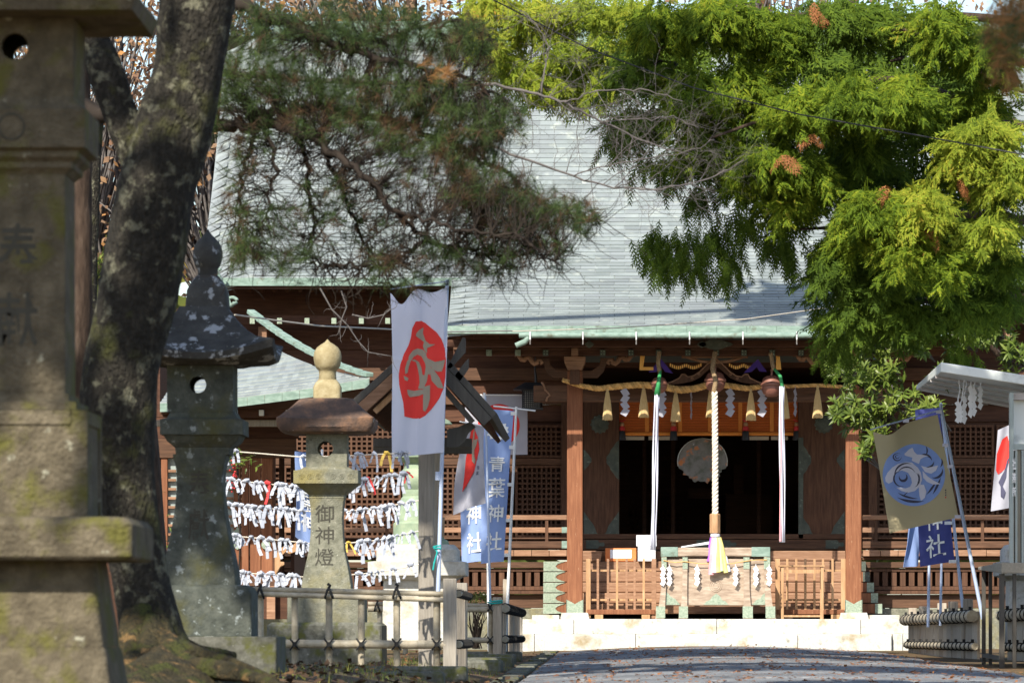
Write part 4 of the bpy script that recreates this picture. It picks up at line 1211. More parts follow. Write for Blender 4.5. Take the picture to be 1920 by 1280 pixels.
# hanging lattice lantern under the eave
YH = 100.6
hl = thing('hanging_lantern', 'black metal lattice lantern hanging under the eave left of the pillar', 'lantern', P(999, 765, YH))
MB().tube([P(1004, 668, YH), P(1003, 690, YH), P(1005, 708, YH), P(1005, 718, YH)], [.012, .014, .03, .03], 6).build('chain', K['black_metal'], hl)
a, b, z0, z1 = XX(962, YH), XX(1030, YH), ZZ(731, YH), ZZ(717, YH)
MB().hexa([(a, YH - .3, z0), (b, YH - .3, z0), (b, YH + .3, z0), (a, YH + .3, z0)], [(a + .22, YH - .08, z1), (b - .14, YH - .08, z1), (b - .14, YH + .08, z1), (a + .22, YH + .08, z1)]).build('lantern_roof', K['black_metal'], hl, fix=True, bev=.01)
cg = MB(); x0, x1 = XX(980, YH), XX(1016, YH); zb, zt_ = ZZ(765, YH), ZZ(732, YH)
for yy in (YH - .18, YH + .18):
    for i in range(11):
        x = x0 + (x1 - x0) * i / 10; cg.box(x - .008, x + .008, yy - .008, yy + .008, zb, zt_)
    for i in range(9):
        z = zb + (zt_ - zb) * i / 8; cg.box(x0, x1, yy - .007, yy + .007, z - .008, z + .008)
for xx_ in (x0, x1):
    for i in range(11):
        y_ = YH - .18 + .36 * i / 10; cg.box(xx_ - .008, xx_ + .008, y_ - .008, y_ + .008, zb, zt_)
cg.box(x0 - .02, x1 + .02, YH - .2, YH + .2, zb - .03, zb); cg.box(x0 - .02, x1 + .02, YH - .2, YH + .2, zt_ - .012, zt_ + .02)
cg.build('lattice_body', K['black_metal'], hl)
MB().box(x0 + .04, x1 - .04, YH - .14, YH + .14, zb + .004, zt_ - .016).build('paper_shade', K['shoji'], hl)
# carved nose at the left end of the tie beam
pts = [(1000, 722), (1015, 716), (1020, 722), (1022, 731), (1027, 735), (1031, 741), (1026, 745), (1024, 752), (1000, 752)]
MB().tube([P(u, v, 99.86) for u, v in pts[1:8]], .022, 6).build('carved_beam_nose', K['board'], hall, smooth=True)
# large white banner with red disc behind the flags
YBn = 101.0
bn = thing('wall_banner', 'large flat white banner with a red disc hanging before the lattice wall', 'banner', P(953, 852, YBn))
mp_ = quadmap(P(872, 741, YBn), P(989, 742, YBn), P(989, 852, YBn), P(872, 852, YBn), lambda s_, t_: (0, 0, .01 * math.sin(s_ * 9)))
sheet(mp_, 10, 8, 'shade_grey_cloth', bn)
art([(.54 + .335 * math.cos(2 * math.pi * i / 40), .5 + .36 * math.sin(2 * math.pi * i / 40)) for i in range(40)], mp_, 'red_print', bn, 'red_disc')
MB().tube([P(868, 740, YBn), P(992, 740.5, YBn)], .015, 6).build('hanging_rod', K['pole_white'], bn)
# ------------------------------------------------------------------ stone lanterns
def ring_poly(cx, Y, vs): pass
# lantern 3 (front faces lit)
Y3 = 52.4; c3 = XX(610, 52)
def z3(v): return ZZ(v, 52)
def p3(px): return px / F * 52
L3 = thing('stone_lantern', 'ochre topped stone lantern with brown lichen roof behind the bamboo fence', 'stone lantern', (c3, Y3, z3(1240)), 'stone lanterns left of the path')
m = MB().lathe([(p3(a), z3(v)) for a, v in ((15, 713), (17, 709), (16, 698), (17, 690), (20, 688), (24, 682), (26, 672), (26.5, 664), (25, 655), (20, 647), (12, 641), (5, 637), (1, 632))], (c3, Y3, 0), 24)
m.build('finial', K['stone_yellow'], L3, smooth=True, sharp=50)
MB().sqloft([(z3(747), p3(26), p3(8)), (z3(722), p3(26), p3(9)), (z3(714), p3(22), p3(9)), (z3(708), p3(17), p3(12))], c3, Y3).build('finial_base', K['stone_yellow'], L3, smooth=True, sharp=50)
MB().sqloft([(z3(812), p3(62), .02), (z3(808), p3(84), .04), (z3(800), p3(91), .05, .01), (z3(785), p3(92), .05, .012), (z3(779), p3(86), .05), (z3(762), p3(66), .05), (z3(746), p3(50), .05), (z3(744), p3(40), .04)], c3, Y3).build('lantern_roof', K['stone_rust'], L3, smooth=True, sharp=35)
h = p3(38.5)
fb = MB().holebox(c3 - h, c3 + h, Y3 - h, Y3 - h + .07, z3(876), z3(806), XX(608, 52), z3(840), p3(14.5))
fb.holebox(c3 - h, c3 + h, Y3 + h - .07, Y3 + h, z3(876), z3(806), XX(608, 52), z3(840), p3(14.5))
for sx in (-1, 1): fb.box(min(c3 + sx * h, c3 + sx * (h - .07)), max(c3 + sx * h, c3 + sx * (h - .07)), Y3 - h + .07, Y3 + h - .07, z3(876), z3(806))
fb.build('firebox', K['stone_grey'], L3, bev=.012)
MB().sqloft([(z3(932), p3(34), .02), (z3(926), p3(34), .02), (z3(916), p3(46), .02), (z3(906), p3(58), .015), (z3(905), p3(61), .01), (z3(881), p3(61), .012), (z3(879), p3(50), .02), (z3(874), p3(42), .03)], c3, Y3).build('platform', K['stone_grey'], L3, smooth=True, sharp=30)
for sx in (-1, 1):
    for k_ in range(3):
        q = MB()
        cx_ = c3 + sx * p3(14 + 16 * k_)
        q.tube([(cx_ + math.cos(t) * p3(6) * (1 - t / 14), Y3 - p3(61) - .002, z3(893) + math.sin(t) * p3(6) * (1 - t / 14)) for t in [i * .55 for i in range(24)]], .0035, 5)
        q.build('carved_scroll', K['stone_grey'], L3)
sh3 = [(z3(1103), p3(47), .012), (z3(1085), p3(45), .012), (z3(1060), p3(40), .012), (z3(1030), p3(33.5), .012), (z3(1000), p3(30.5), .012), (z3(970), p3(29.5), .012), (z3(950), p3(30.5), .012), (z3(936), p3(32.5), .012), (z3(932), p3(33), .012)]
sf = MB().sqloft(sh3, c3, Y3); s3 = sf.build('shaft', K['stone_grey'], L3, smooth=True, sharp=35)
def shaft_map(cx, cy, prof_, hw, v0, v1, zf):
    zs_ = [p[0] for p in prof_]; hs_ = [p[1] for p in prof_]
    def f(s_, t_, off=0):
        z = zf(v0 + (v1 - v0) * t_)
        hh = float(np.interp(z, zs_, hs_))
        return Vector((cx + (s_ - .5) * 2 * hw, cy - hh - off, z))
    return f
m3 = shaft_map(c3 - p3(4), Y3, sh3, p3(20), 945, 1062, z3)
for i, ch in enumerate('御神燈'):
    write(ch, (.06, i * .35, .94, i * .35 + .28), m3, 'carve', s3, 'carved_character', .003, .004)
MB().sqloft([(z3(1166), p3(72), .02), (z3(1108), p3(72), .03), (z3(1103), p3(66), .05)], c3, Y3).build('base_block', K['stone_grey'], L3, smooth=True, sharp=30)
MB().sqloft([(z3(1262), p3(108), .03), (z3(1172), p3(108), .05), (z3(1166), p3(100), .06)], c3, Y3).build('plinth', K['curb'], L3, smooth=True, sharp=30)

# lantern 2 (tall dark one)
Y2 = 38.28; c2 = XX(378, 38)
def z2(v): return ZZ(v, 38)
def p2(px): return px / F * 38
L2 = thing('stone_lantern', 'tall dark stone lantern with black roof just right of the tree trunk', 'stone lantern', (c2, Y2, z2(1250)), 'stone lanterns left of the path')
cb = XX(384, 38)
MB().lathe([(p2(a), z2(v)) for a, v in ((19, 512), (19, 500), (22, 496), (25, 490), (28, 478), (28, 466), (25, 455), (19, 446), (11, 438), (4, 430), (1, 424))], (cb, Y2, 0), 24).build('finial', K['stone_roof'], L2, smooth=True, sharp=50)
MB().sqloft([(z2(573), p2(40), .02), (z2(540), p2(37), .03), (z2(522), p2(28), .04), (z2(512), p2(20), .04)], cb, Y2).build('finial_base', K['stone_roof'], L2, smooth=True, sharp=50)
MB().sqloft([(z2(684), p2(70), .02), (z2(682), p2(120), .03, .05), (z2(676), p2(137), .02, .085), (z2(664), p2(140), .02, .10), (z2(655), p2(128), .02, .075), (z2(640), p2(104), .02, .035), (z2(618), p2(80), .02, .01), (z2(592), p2(58), .02), (z2(572), p2(44), .02)], c2, Y2).build('lantern_roof', K['stone_roof'], L2, smooth=True, sharp=35)
h = p2(62); ch_ = XX(374, 38)
fb = MB().holebox(ch_ - h, ch_ + h, Y2 - h, Y2 - h + .06, z2(772), z2(682), XX(370, 38), z2(720.5), p2(15.5))
fb.holebox(ch_ - h, ch_ + h, Y2 + h - .06, Y2 + h, z2(772), z2(682), XX(370, 38), z2(720.5), p2(16))
for sx in (-1, 1): fb.box(min(ch_ + sx * h, ch_ + sx * (h - .06)), max(ch_ + sx * h, ch_ + sx * (h - .06)), Y2 - h + .06, Y2 + h - .06, z2(772), z2(682))
fb.build('firebox', K['stone_dark'], L2, bev=.02)
MB().sqloft([(z2(851), p2(50), .01), (z2(838), p2(52), .01), (z2(826), p2(66), .01), (z2(815), p2(72), .01), (z2(814), p2(78), .008), (z2(786), p2(78), .012), (z2(782), p2(66), .02), (z2(770), p2(60), .03)], c2, Y2).build('platform', K['stone_dark'], L2, smooth=True, sharp=30)
cs2 = XX(372, 38)
sh2 = [(z2(1096), p2(70), .01), (z2(1070), p2(68), .01), (z2(1040), p2(62), .01), (z2(1000), p2(54), .01), (z2(960), p2(47.5), .01), (z2(920), p2(43.5), .01), (z2(885), p2(43.5), .01), (z2(868), p2(46), .01), (z2(856), p2(50), .01), (z2(850), p2(50), .01)]
s2 = MB().sqloft(sh2, cs2, Y2).build('shaft', K['stone_dark'], L2, smooth=True, sharp=35)
m2 = shaft_map(XX(371, 38), Y2, sh2, p2(22), 880, 1010, z2)
for i, ch in enumerate('奉獻'):
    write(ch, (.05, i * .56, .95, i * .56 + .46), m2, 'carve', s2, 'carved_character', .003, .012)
MB().sqloft([(z2(1192), p2(92), .01), (z2(1112), p2(92), .03), (z2(1100), p2(87), .05), (z2(1096), p2(78), .05)], XX(381, 38), Y2).build('base_block', K['stone_dark'], L2, smooth=True, sharp=30)
MB().sqloft([(z2(1290), p2(142), .02), (z2(1194), p2(142), .02), (z2(1192.5), p2(138), .03)], XX(381, 38), Y2).build('plinth', K['curb'], L2, smooth=True, sharp=30)

# lantern 1 (large, at the left edge, nearest)
Y1 = 20.26; c1 = XX(25, 20)
def z1(v): return ZZ(v, 20)
def p1(px): return px / F * 20
L1 = thing('stone_lantern', 'huge mossy brown stone lantern cut off by the left edge', 'stone lantern', (c1, Y1, z1(1500)), 'stone lanterns left of the path')
MB().sqloft([(z1(31), p1(150), .02), (z1(30), p1(232), .02), (z1(5), p1(240), .02, .01), (z1(-10), p1(232), .02, .01), (z1(-60), p1(170), .02), (z1(-120), p1(90), .02)], c1, Y1).build('lantern_roof', K['stone_brown'], L1, smooth=True, sharp=35)
h = p1(111)
fb = MB().holebox(c1 - h, c1 + h, Y1 - h, Y1 - h + .05, z1(181), z1(30.5), c1, z1(85), p1(25))
fb.holebox(c1 - h, c1 + h, Y1 + h - .05, Y1 + h, z1(181), z1(30.5), c1, z1(85), p1(25))
for sx in (-1, 1): fb.box(min(c1 + sx * h, c1 + sx * (h - .05)), max(c1 + sx * h, c1 + sx * (h - .05)), Y1 - h + .05, Y1 + h - .05, z1(181), z1(30.5))
fb.build('firebox', K['stone_brown'], L1, bev=.006)
MB().sqloft([(z1(323), p1(95), .006), (z1(320), p1(97), .006), (z1(312), p1(108), .006), (z1(302), p1(108), .006), (z1(292), p1(120), .006), (z1(282), p1(120), .006), (z1(276), p1(134), .006), (z1(205), p1(136), .012), (z1(190), p1(118), .02), (z1(179), p1(112), .02)], c1, Y1).build('platform', K['stone_brown'], L1, smooth=True, sharp=25)
MB().tube([(XX(22, 20) + math.cos(t) * p1(24), Y1 - p1(135) - .001, z1(238) + math.sin(t) * p1(24)) for t in [i * math.pi / 14 for i in range(29)]], .004, 6).build('carved_ring', K['carve'], L1)
s1 = MB().sqloft([(z1(738), p1(94), .006), (z1(322), p1(93), .006)], c1, Y1).build('shaft', K['stone_brown'], L1, smooth=True, sharp=35)
m1 = lambda s_, t_, off=0: Vector((XX(-8 + 75 * s_, 20), Y1 - p1(93.5) - off, z1(415 + 260 * t_)))
for i, ch in enumerate('奉献'):
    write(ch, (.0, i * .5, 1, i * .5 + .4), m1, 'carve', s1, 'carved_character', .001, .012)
MB().sqloft([(z1(768), p1(140), .004), (z1(766), p1(118), .004), (z1(752), p1(116), .004), (z1(750), p1(102), .004), (z1(737), p1(100), .004)], c1, Y1).build('stepped_collar', K['stone_brown'], L1, smooth=True, sharp=25)
h = p1(140)
blk = MB()
z_a, z_b = z1(970), z1(768.5)
blk.box(c1 - h + .008, c1 + h - .008, Y1 - h + .008, Y1 + h - .008, z_a, z_b)
for sx in (-1, 1):
    a, b = sorted((c1 + sx * h, c1 + sx * (h - .06)))
    for y0, y1 in ((Y1 - h, Y1 - h + .06), (Y1 + h - .06, Y1 + h)): blk.box(a, b, y0, y1, z_a + .001, z_b - .001)
blk.box(c1 - h + .061, c1 + h - .061, Y1 - h, Y1 - h + .03, z_b - .055, z_b - .001)
blk.box(c1 + h - .03, c1 + h, Y1 - h + .061, Y1 + h - .061, z_b - .055, z_b - .001)
blk.build('panelled_block', K['stone_brown'], L1, bev=.004)
MB().sqloft([(z1(1050), p1(226), .03), (z1(1044), p1(232), .02), (z1(985), p1(232), .02), (z1(972), p1(222), .035), (z1(969.5), p1(200), .03)], c1, Y1).build('ledge', K['stone_brown'], L1, smooth=True, sharp=30)
MB().sqloft([(z1(1212), p1(172), .02), (z1(1180), p1(170), .03), (z1(1120), p1(160), .03), (z1(1075), p1(154), .03), (z1(1050.5), p1(150), .03)], c1, Y1).build('base_block', K['stone_brown'], L1, smooth=True, sharp=30)
MB().sqloft([(z1(1330), p1(192), .02), (z1(1290), p1(188), .02), (z1(1225), p1(178), .02), (z1(1212.5), p1(174), .03)], c1, Y1).build('base_block', K['stone_brown'], L1, smooth=True, sharp=30)
MB().sqloft([(z1(1560), p1(290), .02), (z1(1331), p1(290), .02)], c1, Y1).build('plinth', K['stone_brown'], L1, smooth=True, sharp=30)

# bronze lantern on granite pedestal behind the post, and the same on the right
def pedestal(cu, Y, label, bronze=True, k=1):
    c = XX(cu, Y); Yc = Y + .5
    z = lambda v: ZZ(v, Y); p = lambda a: a * k / F * Y
    t = thing('bronze_lantern' if bronze else 'granite_lantern', label, 'lantern', (c, Yc, z(1225)), 'lanterns on white granite pedestals')
    MB().sqloft([(z(1215), p(66), .02), (z(1087), p(64), .02)], c, Yc).build('pedestal_block', K['granite'], t, smooth=True, sharp=30)
    MB().sqloft([(z(1087), p(70), .02), (z(1080), p(82), .02), (z(1078), p(92), .015), (z(1053), p(92), .015), (z(1051), p(80), .02)], c, Yc).build('pedestal_cornice', K['granite'], t, smooth=True, sharp=30)
    MB().sqloft([(z(1051), p(77), .05), (z(1030), p(77), .08), (z(1020), p(68), .09)], c, Yc).build('pedestal_cap', K['granite'], t, smooth=True, sharp=40)
    if bronze:
        b_ = [(58, 1020), (56, 1012), (48, 1008), (48, 980), (44, 976), (43, 958), (39, 950), (36, 940), (33, 932), (30, 928), (31, 922), (30, 916), (36, 905), (38, 894), (36, 884), (28, 876), (27, 866), (32, 862), (40, 858), (44, 855), (44, 848), (26, 840)]
        MB().lathe([(p(a), z(v)) for a, v in b_], (c, Yc, 0), 28).build('bronze_base', K['bronze'], t, smooth=True, sharp=35)
        MB().lathe([(p(a), z(v)) for a, v in ((26, 840), (34, 835), (34, 800), (28, 796))], (c, Yc, 0), 6).build('bronze_firebox', K['bronze'], t)
        MB().lathe([(p(a), z(v)) for a, v in ((28, 796), (64, 792), (58, 785), (30, 772), (12, 764), (10, 758), (14, 750), (8, 742), (1, 736))], (c, Yc, 0), 28).build('bronze_roof', K['bronze'], t, smooth=True, sharp=35)
    else:
        b_ = [(40, 1020), (36, 1000), (30, 990), (30, 960), (40, 950), (44, 940), (36, 930)]
        MB().lathe([(p(a), z(v)) for a, v in b_], (c, Yc, 0), 28).build('upper_shaft', K['granite'], t, smooth=True, sharp=35)
pedestal(782, 63, 'green bronze lantern on a white granite pedestal behind the grey post')
pedestal(1945, 78, 'white granite pedestal behind the table at the right edge', False, .8)

# ------------------------------------------------------------------ bamboo fences left
def bamboo(m_, a, b, r_, nodes=4, n=10):
    a, b = Vector(a), Vector(b); pts, rs = [], []
    L_ = (b - a).length
    ks = sorted([rr.uniform(.05, .95) for _ in range(nodes)])
    ts = [(0, 1)]
    for k_ in ks: ts += [(k_ - .012 / L_ * 1, 1), (k_, 1.07), (k_ + .008 / L_, 1.0)]
    ts.append((1, 1))
    ts.sort()
    m_.tube([a.lerp(b, t) for t, _ in ts], [r_ * q for _, q in ts], n)
def lash(m_, c, w_, h_, kind='x'):
    if kind == 'x':
        for sx in (-1, 1):
            m_.tube([c + Vector((-sx * w_, -.035, h_)), c + Vector((0, -.055, 0)), c + Vector((sx * w_, -.035, -h_))], .009, 5)
        m_.box(c.x - .02, c.x + .02, c.y - .075, c.y - .045, c.z - .022, c.z + .022)
    else:
        for sx in (-1, 1):
            m_.tube([c + Vector((sx * .035, -.02, -h_)), c + Vector((sx * .028, -.062, -h_ * .4)), c + Vector((sx * .015, -.062, h_ * .5)), c + Vector((0, -.03, h_ * 1.25))], .012, 5)
        m_.tube([c + Vector((0, -.03, h_ * 1.2)), c + Vector((.012, -.04, h_ * 1.7)), c + Vector((-.01, -.03, h_ * 2.0))], [.016, .013, .016], 5)
YF = 52.0 - 2.4        # bamboo fence stands just in front of the lantern plinth
YF = 50.6
bf = thing('bamboo_fence', 'low bamboo rail fence with black cord ties in front of the lantern', 'fence', (XX(660, YF), YF, -.29), 'fences around the lantern plots')
m = MB(); bamboo(m, P(462, 1103.5, YF), P(832, 1113, YF), .026, 5); m.build('top_rail', K['bamboo'], bf, smooth=True, sharp=40)
m = MB(); bamboo(m, P(462, 1112, YF - .02), P(834, 1124, YF - .02), .026, 5); m.build('top_rail', K['bamboo'], bf, smooth=True, sharp=40)
m = MB(); bamboo(m, P(528, 1206, YF - .02), P(836, 1208, YF - .02), .042, 5); m.build('lower_rail', K['bamboo'], bf, smooth=True, sharp=40)
for u in (488, 553, 617, 677.5, 744, 819):
    m = MB(); bamboo(m, P(u, 1256, YF + .05), P(u, 1116, YF + .05), .034, 1); m.build('picket', K['bamboo'], bf, smooth=True, sharp=40)
for u in (488, 617, 744):
    m = MB(); lash(m, P(u, 1112, YF - .02), .03, .045, 'n'); m.build('cord_tie', K['rope_black'], bf)
for u in (553, 617, 677.5, 744, 819):
    m = MB(); lash(m, P(u, 1207, YF - .03), .045, .055, 'x'); m.build('cord_tie', K['rope_black'], bf)
MB().box(XX(831, YF), XX(856, YF), YF - .06, YF + .07, -.38, ZZ(1084, YF)).build('end_post', K['grey_wood'], bf, bev=.008)
sp0, sp1 = XX(856, YF), XX(873, YF + 4.2)
MB().box(sp1 - .09, sp1 + .02, YF + 4.1, YF + 4.22, -.38, ZZ(1092, YF + 4)).build('end_post', K['grey_wood'], bf, bev=.008)
for i in range(9):
    y_ = YF + .25 + .43 * i; xx_ = XX(851, YF) + .02 * 0
    MB().box(xx_ - .015, xx_ + .015, y_, y_ + .2, -.36, ZZ(1100, YF + .2)).build('side_slat', K['slat_wood'], bf, bev=.004)
for z_, r_ in ((ZZ(1112, YF), .03), (ZZ(1207, YF), .035)):
    m = MB(); m.tube([(XX(853, YF) + .03, YF + .1, z_), (XX(853, YF) + .03, YF + 4.1, z_)], r_, 8); m.build('side_rail', K['bamboo'], bf, smooth=True, sharp=40)
    for i in range(9):
        y_ = YF + .3 + .43 * i
        m = MB().tube([(XX(853, YF) + .03 + math.cos(t) * (r_ + .012), y_ + .01 * math.cos(t), z_ + math.sin(t) * (r_ + .006)) for t in [j * math.pi / 6 for j in range(13)]], .007, 5)
        m.build('cord_tie', K['rope_black'], bf)
# second fence further back
YG = 72.0
bf2 = thing('bamboo_fence', 'farther bamboo rail fence with wooden post beside the blue flags', 'fence', (XX(820, YG), YG, -.25), 'fences around the lantern plots')
m = MB(); bamboo(m, P(690, 1131, YG), P(930, 1135, YG), .03, 4); m.build('top_rail', K['bamboo'], bf2, smooth=True, sharp=40)
m = MB(); bamboo(m, P(690, 1141, YG - .02), P(932, 1142, YG - .02), .04, 4); m.build('top_rail', K['bamboo'], bf2, smooth=True, sharp=40)
m = MB(); bamboo(m, P(690, 1199, YG - .02), P(932, 1199.5, YG - .02), .04, 4); m.build('lower_rail', K['bamboo'], bf2, smooth=True, sharp=40)
for u in (712, 760, 862, 920):
    m = MB(); bamboo(m, P(u, 1225, YG + .06), P(u, 1146, YG + .06), .035, 1); m.build('picket', K['bamboo'], bf2, smooth=True, sharp=40)
for u in (707, 919):
    m = MB(); lash(m, P(u, 1138, YG - .03), .03, .05, 'n' if u == 707 else 'x'); m.build('cord_tie', K['rope_black'], bf2)
m = MB(); lash(m, P(919, 1199, YG - .03), .04, .05, 'x'); m.build('cord_tie', K['rope_black'], bf2)
MB().box(XX(924, YG), XX(941, YG), YG - .06, YG + .06, -.32, ZZ(1119, YG)).build('end_post', K['slat_wood'], bf2, bev=.008)
MB().box(XX(943, YG + 3), XX(953, YG + 3), YG + 3, YG + 3.1, -.3, ZZ(1085, YG + 3)).build('tall_post', K['slat_wood'], bf2, bev=.008)
xf = XX(938, YG)
for i in range(16):
    y_ = YG + .3 + .85 * i
    xx_ = xf + .01 * math.sin(i)
    MB().box(xx_ - .02, xx_ + .02, y_, y_ + .42, -.3, .42).build('side_slat', K['slat_wood'], bf2, bev=.004)
for z_, r_ in ((.40, .06), (-.02, .045)):
    m = MB().tube([(xf + .06, YG + .2, z_), (xf + .06, YG + 14, z_ + .02)], r_, 8); m.build('side_rail', K['bamboo'], bf2, smooth=True, sharp=40)
    for i in range(16):
        y_ = YG + .5 + .85 * i
        MB().tube([(xf + .06 + math.cos(t) * (r_ + .014), y_ + .03 * math.cos(t), z_ + math.sin(t) * (r_ + .006)) for t in [j * math.pi / 6 for j in range(13)]], .008, 5).build('cord_tie', K['rope_black'], bf2)
MB().box(xf - .04, xf + .06, YG + 14.0, YG + 14.12, -.3, .46).build('end_post', K['grey_wood'], bf2, bev=.008)
tag(MB().tube([P(917, 1124, YG - .1), P(923, 1127, YG - .1), P(930, 1126, YG - .1), P(942, 1125, YG - .07), P(942, 1129, YG - .07), P(930, 1130, YG - .1), P(922, 1131, YG - .1), P(914, 1128, YG - .1)], .012, 6).build('teal_cord', K['teal']), 'teal cord tying the white flag poles to the fence post', 'cord')

# ------------------------------------------------------------------ slat fence right of the path
def slat_fence(x, Y0, Y1, n, zt_, label, rail_r, ground=-.3):
    t = thing('slat_fence', label, 'fence', (x, (Y0 + Y1) / 2, ground), 'slat fences right of the path')
    for i in range(n):
        y_ = Y0 + (Y1 - Y0) * i / n
        d = (Y1 - Y0) / n
        xx_ = x + rr.uniform(-.012, .012)
        MB().box(xx_ - .02, xx_ + .02, y_ + .02 * d, y_ + .93 * d, ground, zt_ - .0 + rr.uniform(-.01, .02)).build('slat', K['slat_wood'], t, bev=.005)
    for z_, r_ in ((zt_ - .07, rail_r), (ground + .18, rail_r * .6)):
        for dx in ((-.02 - r_,) if z_ > 0 else (-.02 - r_,)):
            m = MB().tube([(x + dx, Y0 - .15, z_), (x + dx, Y1 + .1, z_)], r_, 10); m.build('rail', K['bamboo'], t, smooth=True, sharp=40)
            for i in range(n + 4):
                y_ = Y0 + (Y1 - Y0) * (i + .5) / (n + 4)
                m = MB().tube([(x + dx + math.cos(a) * (r_ + .006), y_ + .05 * math.cos(a), z_ + math.sin(a) * (r_ + .006)) for a in [j * math.pi / 6 for j in range(13)]], .008 if z_ > 0 else .012, 5)
                if i % 2 == 0: m.box(x + dx - .015, x + dx + .025, y_ - .03, y_ + .03, z_ + r_, z_ + r_ + .05)
                m.build('cord_tie', K['rope_black'], t)
    return t
sfn = slat_fence(5.12, 74.6, 92, 15, ZZ(1150, 83), 'long wooden slat fence with bamboo rails right of the steps', .085)
for (u, Y, v) in ((1711, 91.8, 1139), (1731, 88.5, 1136), (1766, 84, 1130), (1787, 81, 1127), (1815, 77.5, 1122)):
    MB().box(XX(u, Y) - .07, XX(u, Y) + .07, Y - .06, Y + .06, -.3, ZZ(v, Y)).build('post', K['slat_wood'], sfn, bev=.008)
slat_fence(5.3, 62.5, 71.5, 10, ZZ(1141, 68), 'shorter slat fence with bamboo rail under the table at right', .075)

# ------------------------------------------------------------------ roofed shelter with grey post
YE = 56.0
es = thing('notice_shelter', 'small gabled wooden shelter on a grey post behind the big white flag', 'shelter', (XX(800, YE), YE, -.29))
MB().box(XX(785, YE), XX(814, YE), YE - .08, YE + .08, -.33, ZZ(835, YE)).build('post', K['grey_wood'], es, bev=.008)
MB().box(XX(785, YE) + .0, XX(814, YE), YE + 1.9, YE + 2.06, -.33, ZZ(835, YE)).build('post', K['grey_wood'], es, bev=.008)
ap = P(800, 655, YE)
def slope_board(u1, v1, Y0, Y1, th, mt, name, dz=0, k0=0., k1=1.):
    e = P(u1, v1, YE)
    d = (e - ap)
    a = ap + d * k0; b = ap + d * k1
    nrm = Vector((-d.z, 0, d.x)).normalized()
    if nrm.z < 0: nrm = -nrm
    q = lambda p, o: [Vector((p.x, Y0, p.z)) + nrm * o, Vector((p.x, Y1, p.z)) + nrm * o]
    A0, A1 = q(a, dz); B0, B1 = q(b, dz); C0, C1 = q(a, dz + th); D0, D1 = q(b, dz + th)
    return MB().hexa([A0, B0, B1, A1], [C0, D0, D1, C1]).build(name, K[mt], es, fix=True, bev=.005)
for (u1, v1) in ((676, 768), (922, 791)):
    slope_board(u1, v1, YE - .62, YE + 6.2, .07, 'dark_frame', 'roof_board', .025)
    slope_board(u1, v1, YE - .66, YE - .58, .115, 'board' if u1 < 800 else 'dark_frame', 'bargeboard', -.095)  # left board paler, right one darker: sun and shade put into colour
    slope_board(u1 + (5 if u1 < 800 else -5), v1, YE - .60, YE - .54, .06, 'pale_wood' if u1 < 800 else 'dark_frame', 'inner_bargeboard', -.165, .04, .92)  # same painted sunlit and shaded tones as the outer boards
    for i in range(26):
        y_ = YE - .45 + .25 * i
        slope_board(u1, v1, y_, y_ + .05, .05, 'dark_wood', 'rafter', -.055, .03, .97)
for (pts, nm) in (([(838, 690), (868, 632), (873, 634), (873, 660), (846, 690)], 'ridge_finial'), ([(852, 705), (874, 676), (879, 672), (879, 690), (862, 716)], 'ridge_finial')):
    MB().prism([(XX(u, YE - .6), ZZ(v, YE - .6)) for u, v in pts], YE - .62, YE - .56).build(nm, K['dark_frame'], es, fix=True)
MB().box(XX(700, YE), XX(885, YE), YE - .07, YE + .07, ZZ(838, YE), ZZ(822, YE)).build('cross_beam', K['dark_frame'], es, bev=.006)
pts = [(838, 838), (838, 805), (860, 800), (882, 790), (892, 800), (878, 812), (870, 830), (858, 838)]
MB().prism([(XX(u, YE - .4), ZZ(v, YE - .4)) for u, v in pts], YE - .42, YE - .34).build('carved_bracket', K['dark_frame'], es, fix=True)
MB().box(XX(700, YE + 2), XX(885, YE + 2), YE + 1.92, YE + 2.05, ZZ(838, YE), ZZ(822, YE)).build('cross_beam', K['dark_frame'], es, bev=.006)
# wooden plaques hanging behind the post
for i, (u, v, wh) in enumerate(((826, 935, 'upper'), (828, 985, 'lower'))):
    tag(MB().hexa([P(u - 6, v + 20, YE + 1.0), P(u + 5, v + 22, YE + 1.2), P(u + 5, v + 22, YE + 1.22), P(u - 6, v + 20, YE + 1.02)], [P(u - 6, v - 14, YE + 1.0), P(u + 6, v - 16, YE + 1.2), P(u + 6, v - 16, YE + 1.22), P(u - 6, v - 14, YE + 1.02)]).build('votive_plaque', K['pale_wood'], fix=True), wh + ' small wooden plaque hanging right of the grey post', 'plaque', 'votive plaques by the post')

# ------------------------------------------------------------------ flags
def pole(parent, a, b, r_, mt):
    p = MB().tube([a, a.lerp(b, .5), b], [r_ * 1.15, r_, r_ * .85], 8).build('pole', K[mt], parent, smooth=True, sharp=50); return p
